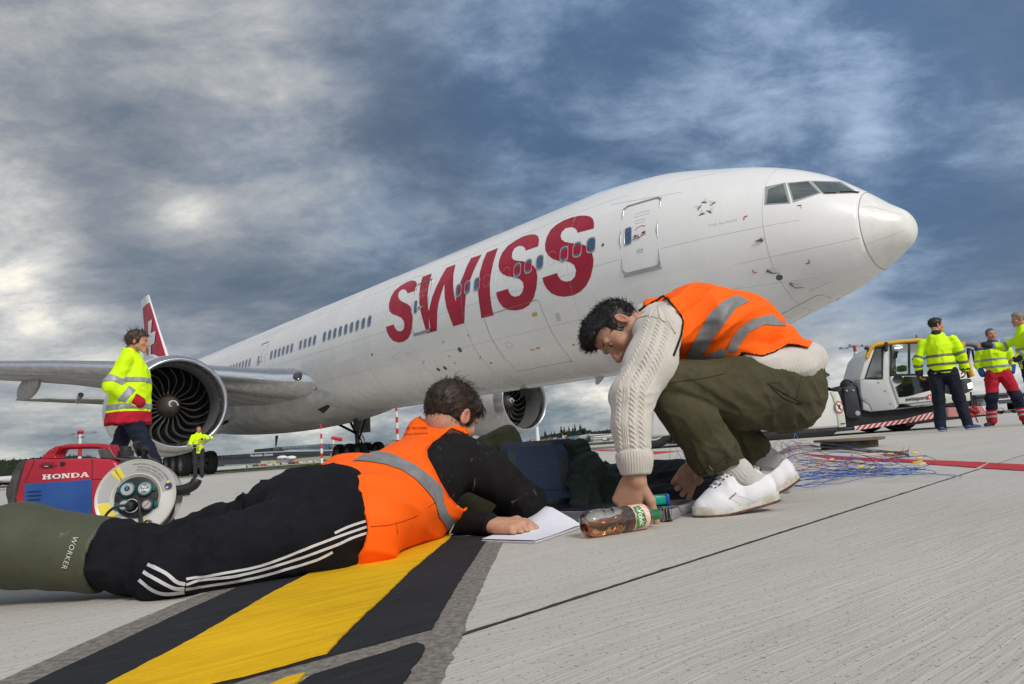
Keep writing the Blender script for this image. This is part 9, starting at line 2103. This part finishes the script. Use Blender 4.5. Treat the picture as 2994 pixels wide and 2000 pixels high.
for k, (x, c_) in enumerate(((2308, (.5, .5, .52)), (2340, (.5, .52, .55)))):
 w = A(x, 940, 70); e = thing('parked_car', ('white van parked behind the smiling man\'s legs', 'pale car parked at the right edge')[k], 'car', (w.x, 70, 0)); mb = MB(); mb.prism([(-2.1, .3), (2.1, .3), (2.1, .9), (1.2, 1.0), (.6, 1.55), (-1.6, 1.55), (-2.1, 1.0)], -.9, .9, Matrix.Rotation(PI / 2, 4, 'X')); mb.obj('body', mat('car_%d' % k, c_, .35), e, 30, .08); mb = MB(); mb.cbox((-.5, -.92, 1.25), (1.8, .04, .4)); mb.obj('window', mat('far_glass', (.04, .055, .07)), e, None)
 mb = MB(); [mb.lathe([(-.95, .32), (-.7, .32), (-.7, .01)], 12, Matrix.Translation((xx, 0, .32)), 'y') for xx in (-1.3, 1.3)]; mb.obj('wheel', M_RUB, e, None)
# wooded hills
def hill(name, pts, d, dp, c=(.022, .032, .018)):
 mb = MB(); n = 90; rows = []
 for j in range(6):
  row = []
  for i in range(n + 1):
   x = pts[0][0] + (pts[-1][0] - pts[0][0]) * i / n; yt = np.interp(x, [q[0] for q in pts], [q[1] for q in pts]); w = A(x, yt, d); h_ = max(w.z * .90, .1); t = j / 5; row.append((w.x, d + dp * t, h_ * math.sin(min(t * 2.2, 1) * PI / 2)))
  rows.append(row)
 mb.loft(rows, False, None, False); return tag(mb.obj(name, mat(name + '_soil', c, .95, var=.4, vscale=.05), None, 60, fix=False), None, None, None, 'structure')
def wood(label, pts, d, dp, n, s0, s1, pine=.3, m1=(.018, .030, .014), m2=(.010, .018, .010)):
 mb = MB(); r_ = random.Random(int(pts[0][0]) + n)
 for k in range(n):
  x = r_.uniform(pts[0][0], pts[-1][0]); yt = np.interp(x, [q[0] for q in pts], [q[1] for q in pts]); t = r_.random() ** 1.4; w = A(x, yt, d); top = w.z * (.35 + .65 * min(1, t * 1.6)); cx, cy = w.x + r_.uniform(-2, 2), d + dp * t * .5; s = r_.uniform(s0, s1)
  if r_.random() < pine:
   hh = s * r_.uniform(1.2, 2.0); rings = []
   for i in range(7):
    f_ = i / 6; rr_ = s * .42 * (1 - f_) * (1.25 if i % 2 else .75) + .05; rings.append([(cx + rr_ * math.cos(q) * r_.uniform(.7, 1.2), cy + rr_ * math.sin(q), top - hh * .55 + hh * f_) for q in np.linspace(0, 2 * PI, 7)[:-1]])
   mb.loft(rings)
  else:
   for q in range(4):
    c_ = (cx + r_.uniform(-.5, .5) * s, cy + r_.uniform(-.4, .4) * s, top - s * .8 + r_.uniform(-.3, .55) * s); rr_ = s * r_.uniform(.35, .62); k0 = len(mb.v); mb.ball(c_, (rr_, rr_, rr_ * .8), 7, 5)
    for i in range(k0, len(mb.v)): v = mb.v[i]; mb.v[i] = (v[0] + r_.uniform(-.16, .16) * s, v[1], v[2] + r_.uniform(-.16, .16) * s)
 return tag(mb.obj('woodland', mat('woodland_%d' % n, m1, .95, var=.6, vscale=.12, color2=m2), None, None, fix=False), label, None, None, 'stuff')
H1 = [(1190, 1022), (1225, 1008), (1262, 996), (1300, 990), (1340, 984), (1370, 988), (1410, 984), (1470, 975), (1560, 985), (1640, 1002)]
hill('hill', H1, 620, 200); wood('dark wooded hill behind the hangars right of the far engine', H1, 600, 120, 1700, 2.2, 4.2, .10)
wood('ragged line of taller conifers on the wooded hill', [(1248, 992), (1300, 984), (1330, 978), (1345, 982)], 590, 30, 16, 3., 5., .9)
H2_ = [(-160, 1062), (0, 1056), (25, 1050), (60, 1048), (110, 1048), (160, 1058), (210, 1072), (240, 1082)]
hill('hill', H2_, 700, 200); wood('dark green wooded hill at the left edge behind the generator', H2_, 680, 120, 1700, 2.6, 5., .10)
H3 = [(2300, 935), (2330, 920), (2347, 905), (2400, 900), (2500, 905)]
wood('olive-green trees at the right edge behind the pointing man', H3, 260, 30, 260, 1.4, 2.6, .05, (.05, .055, .018), (.03, .035, .012))
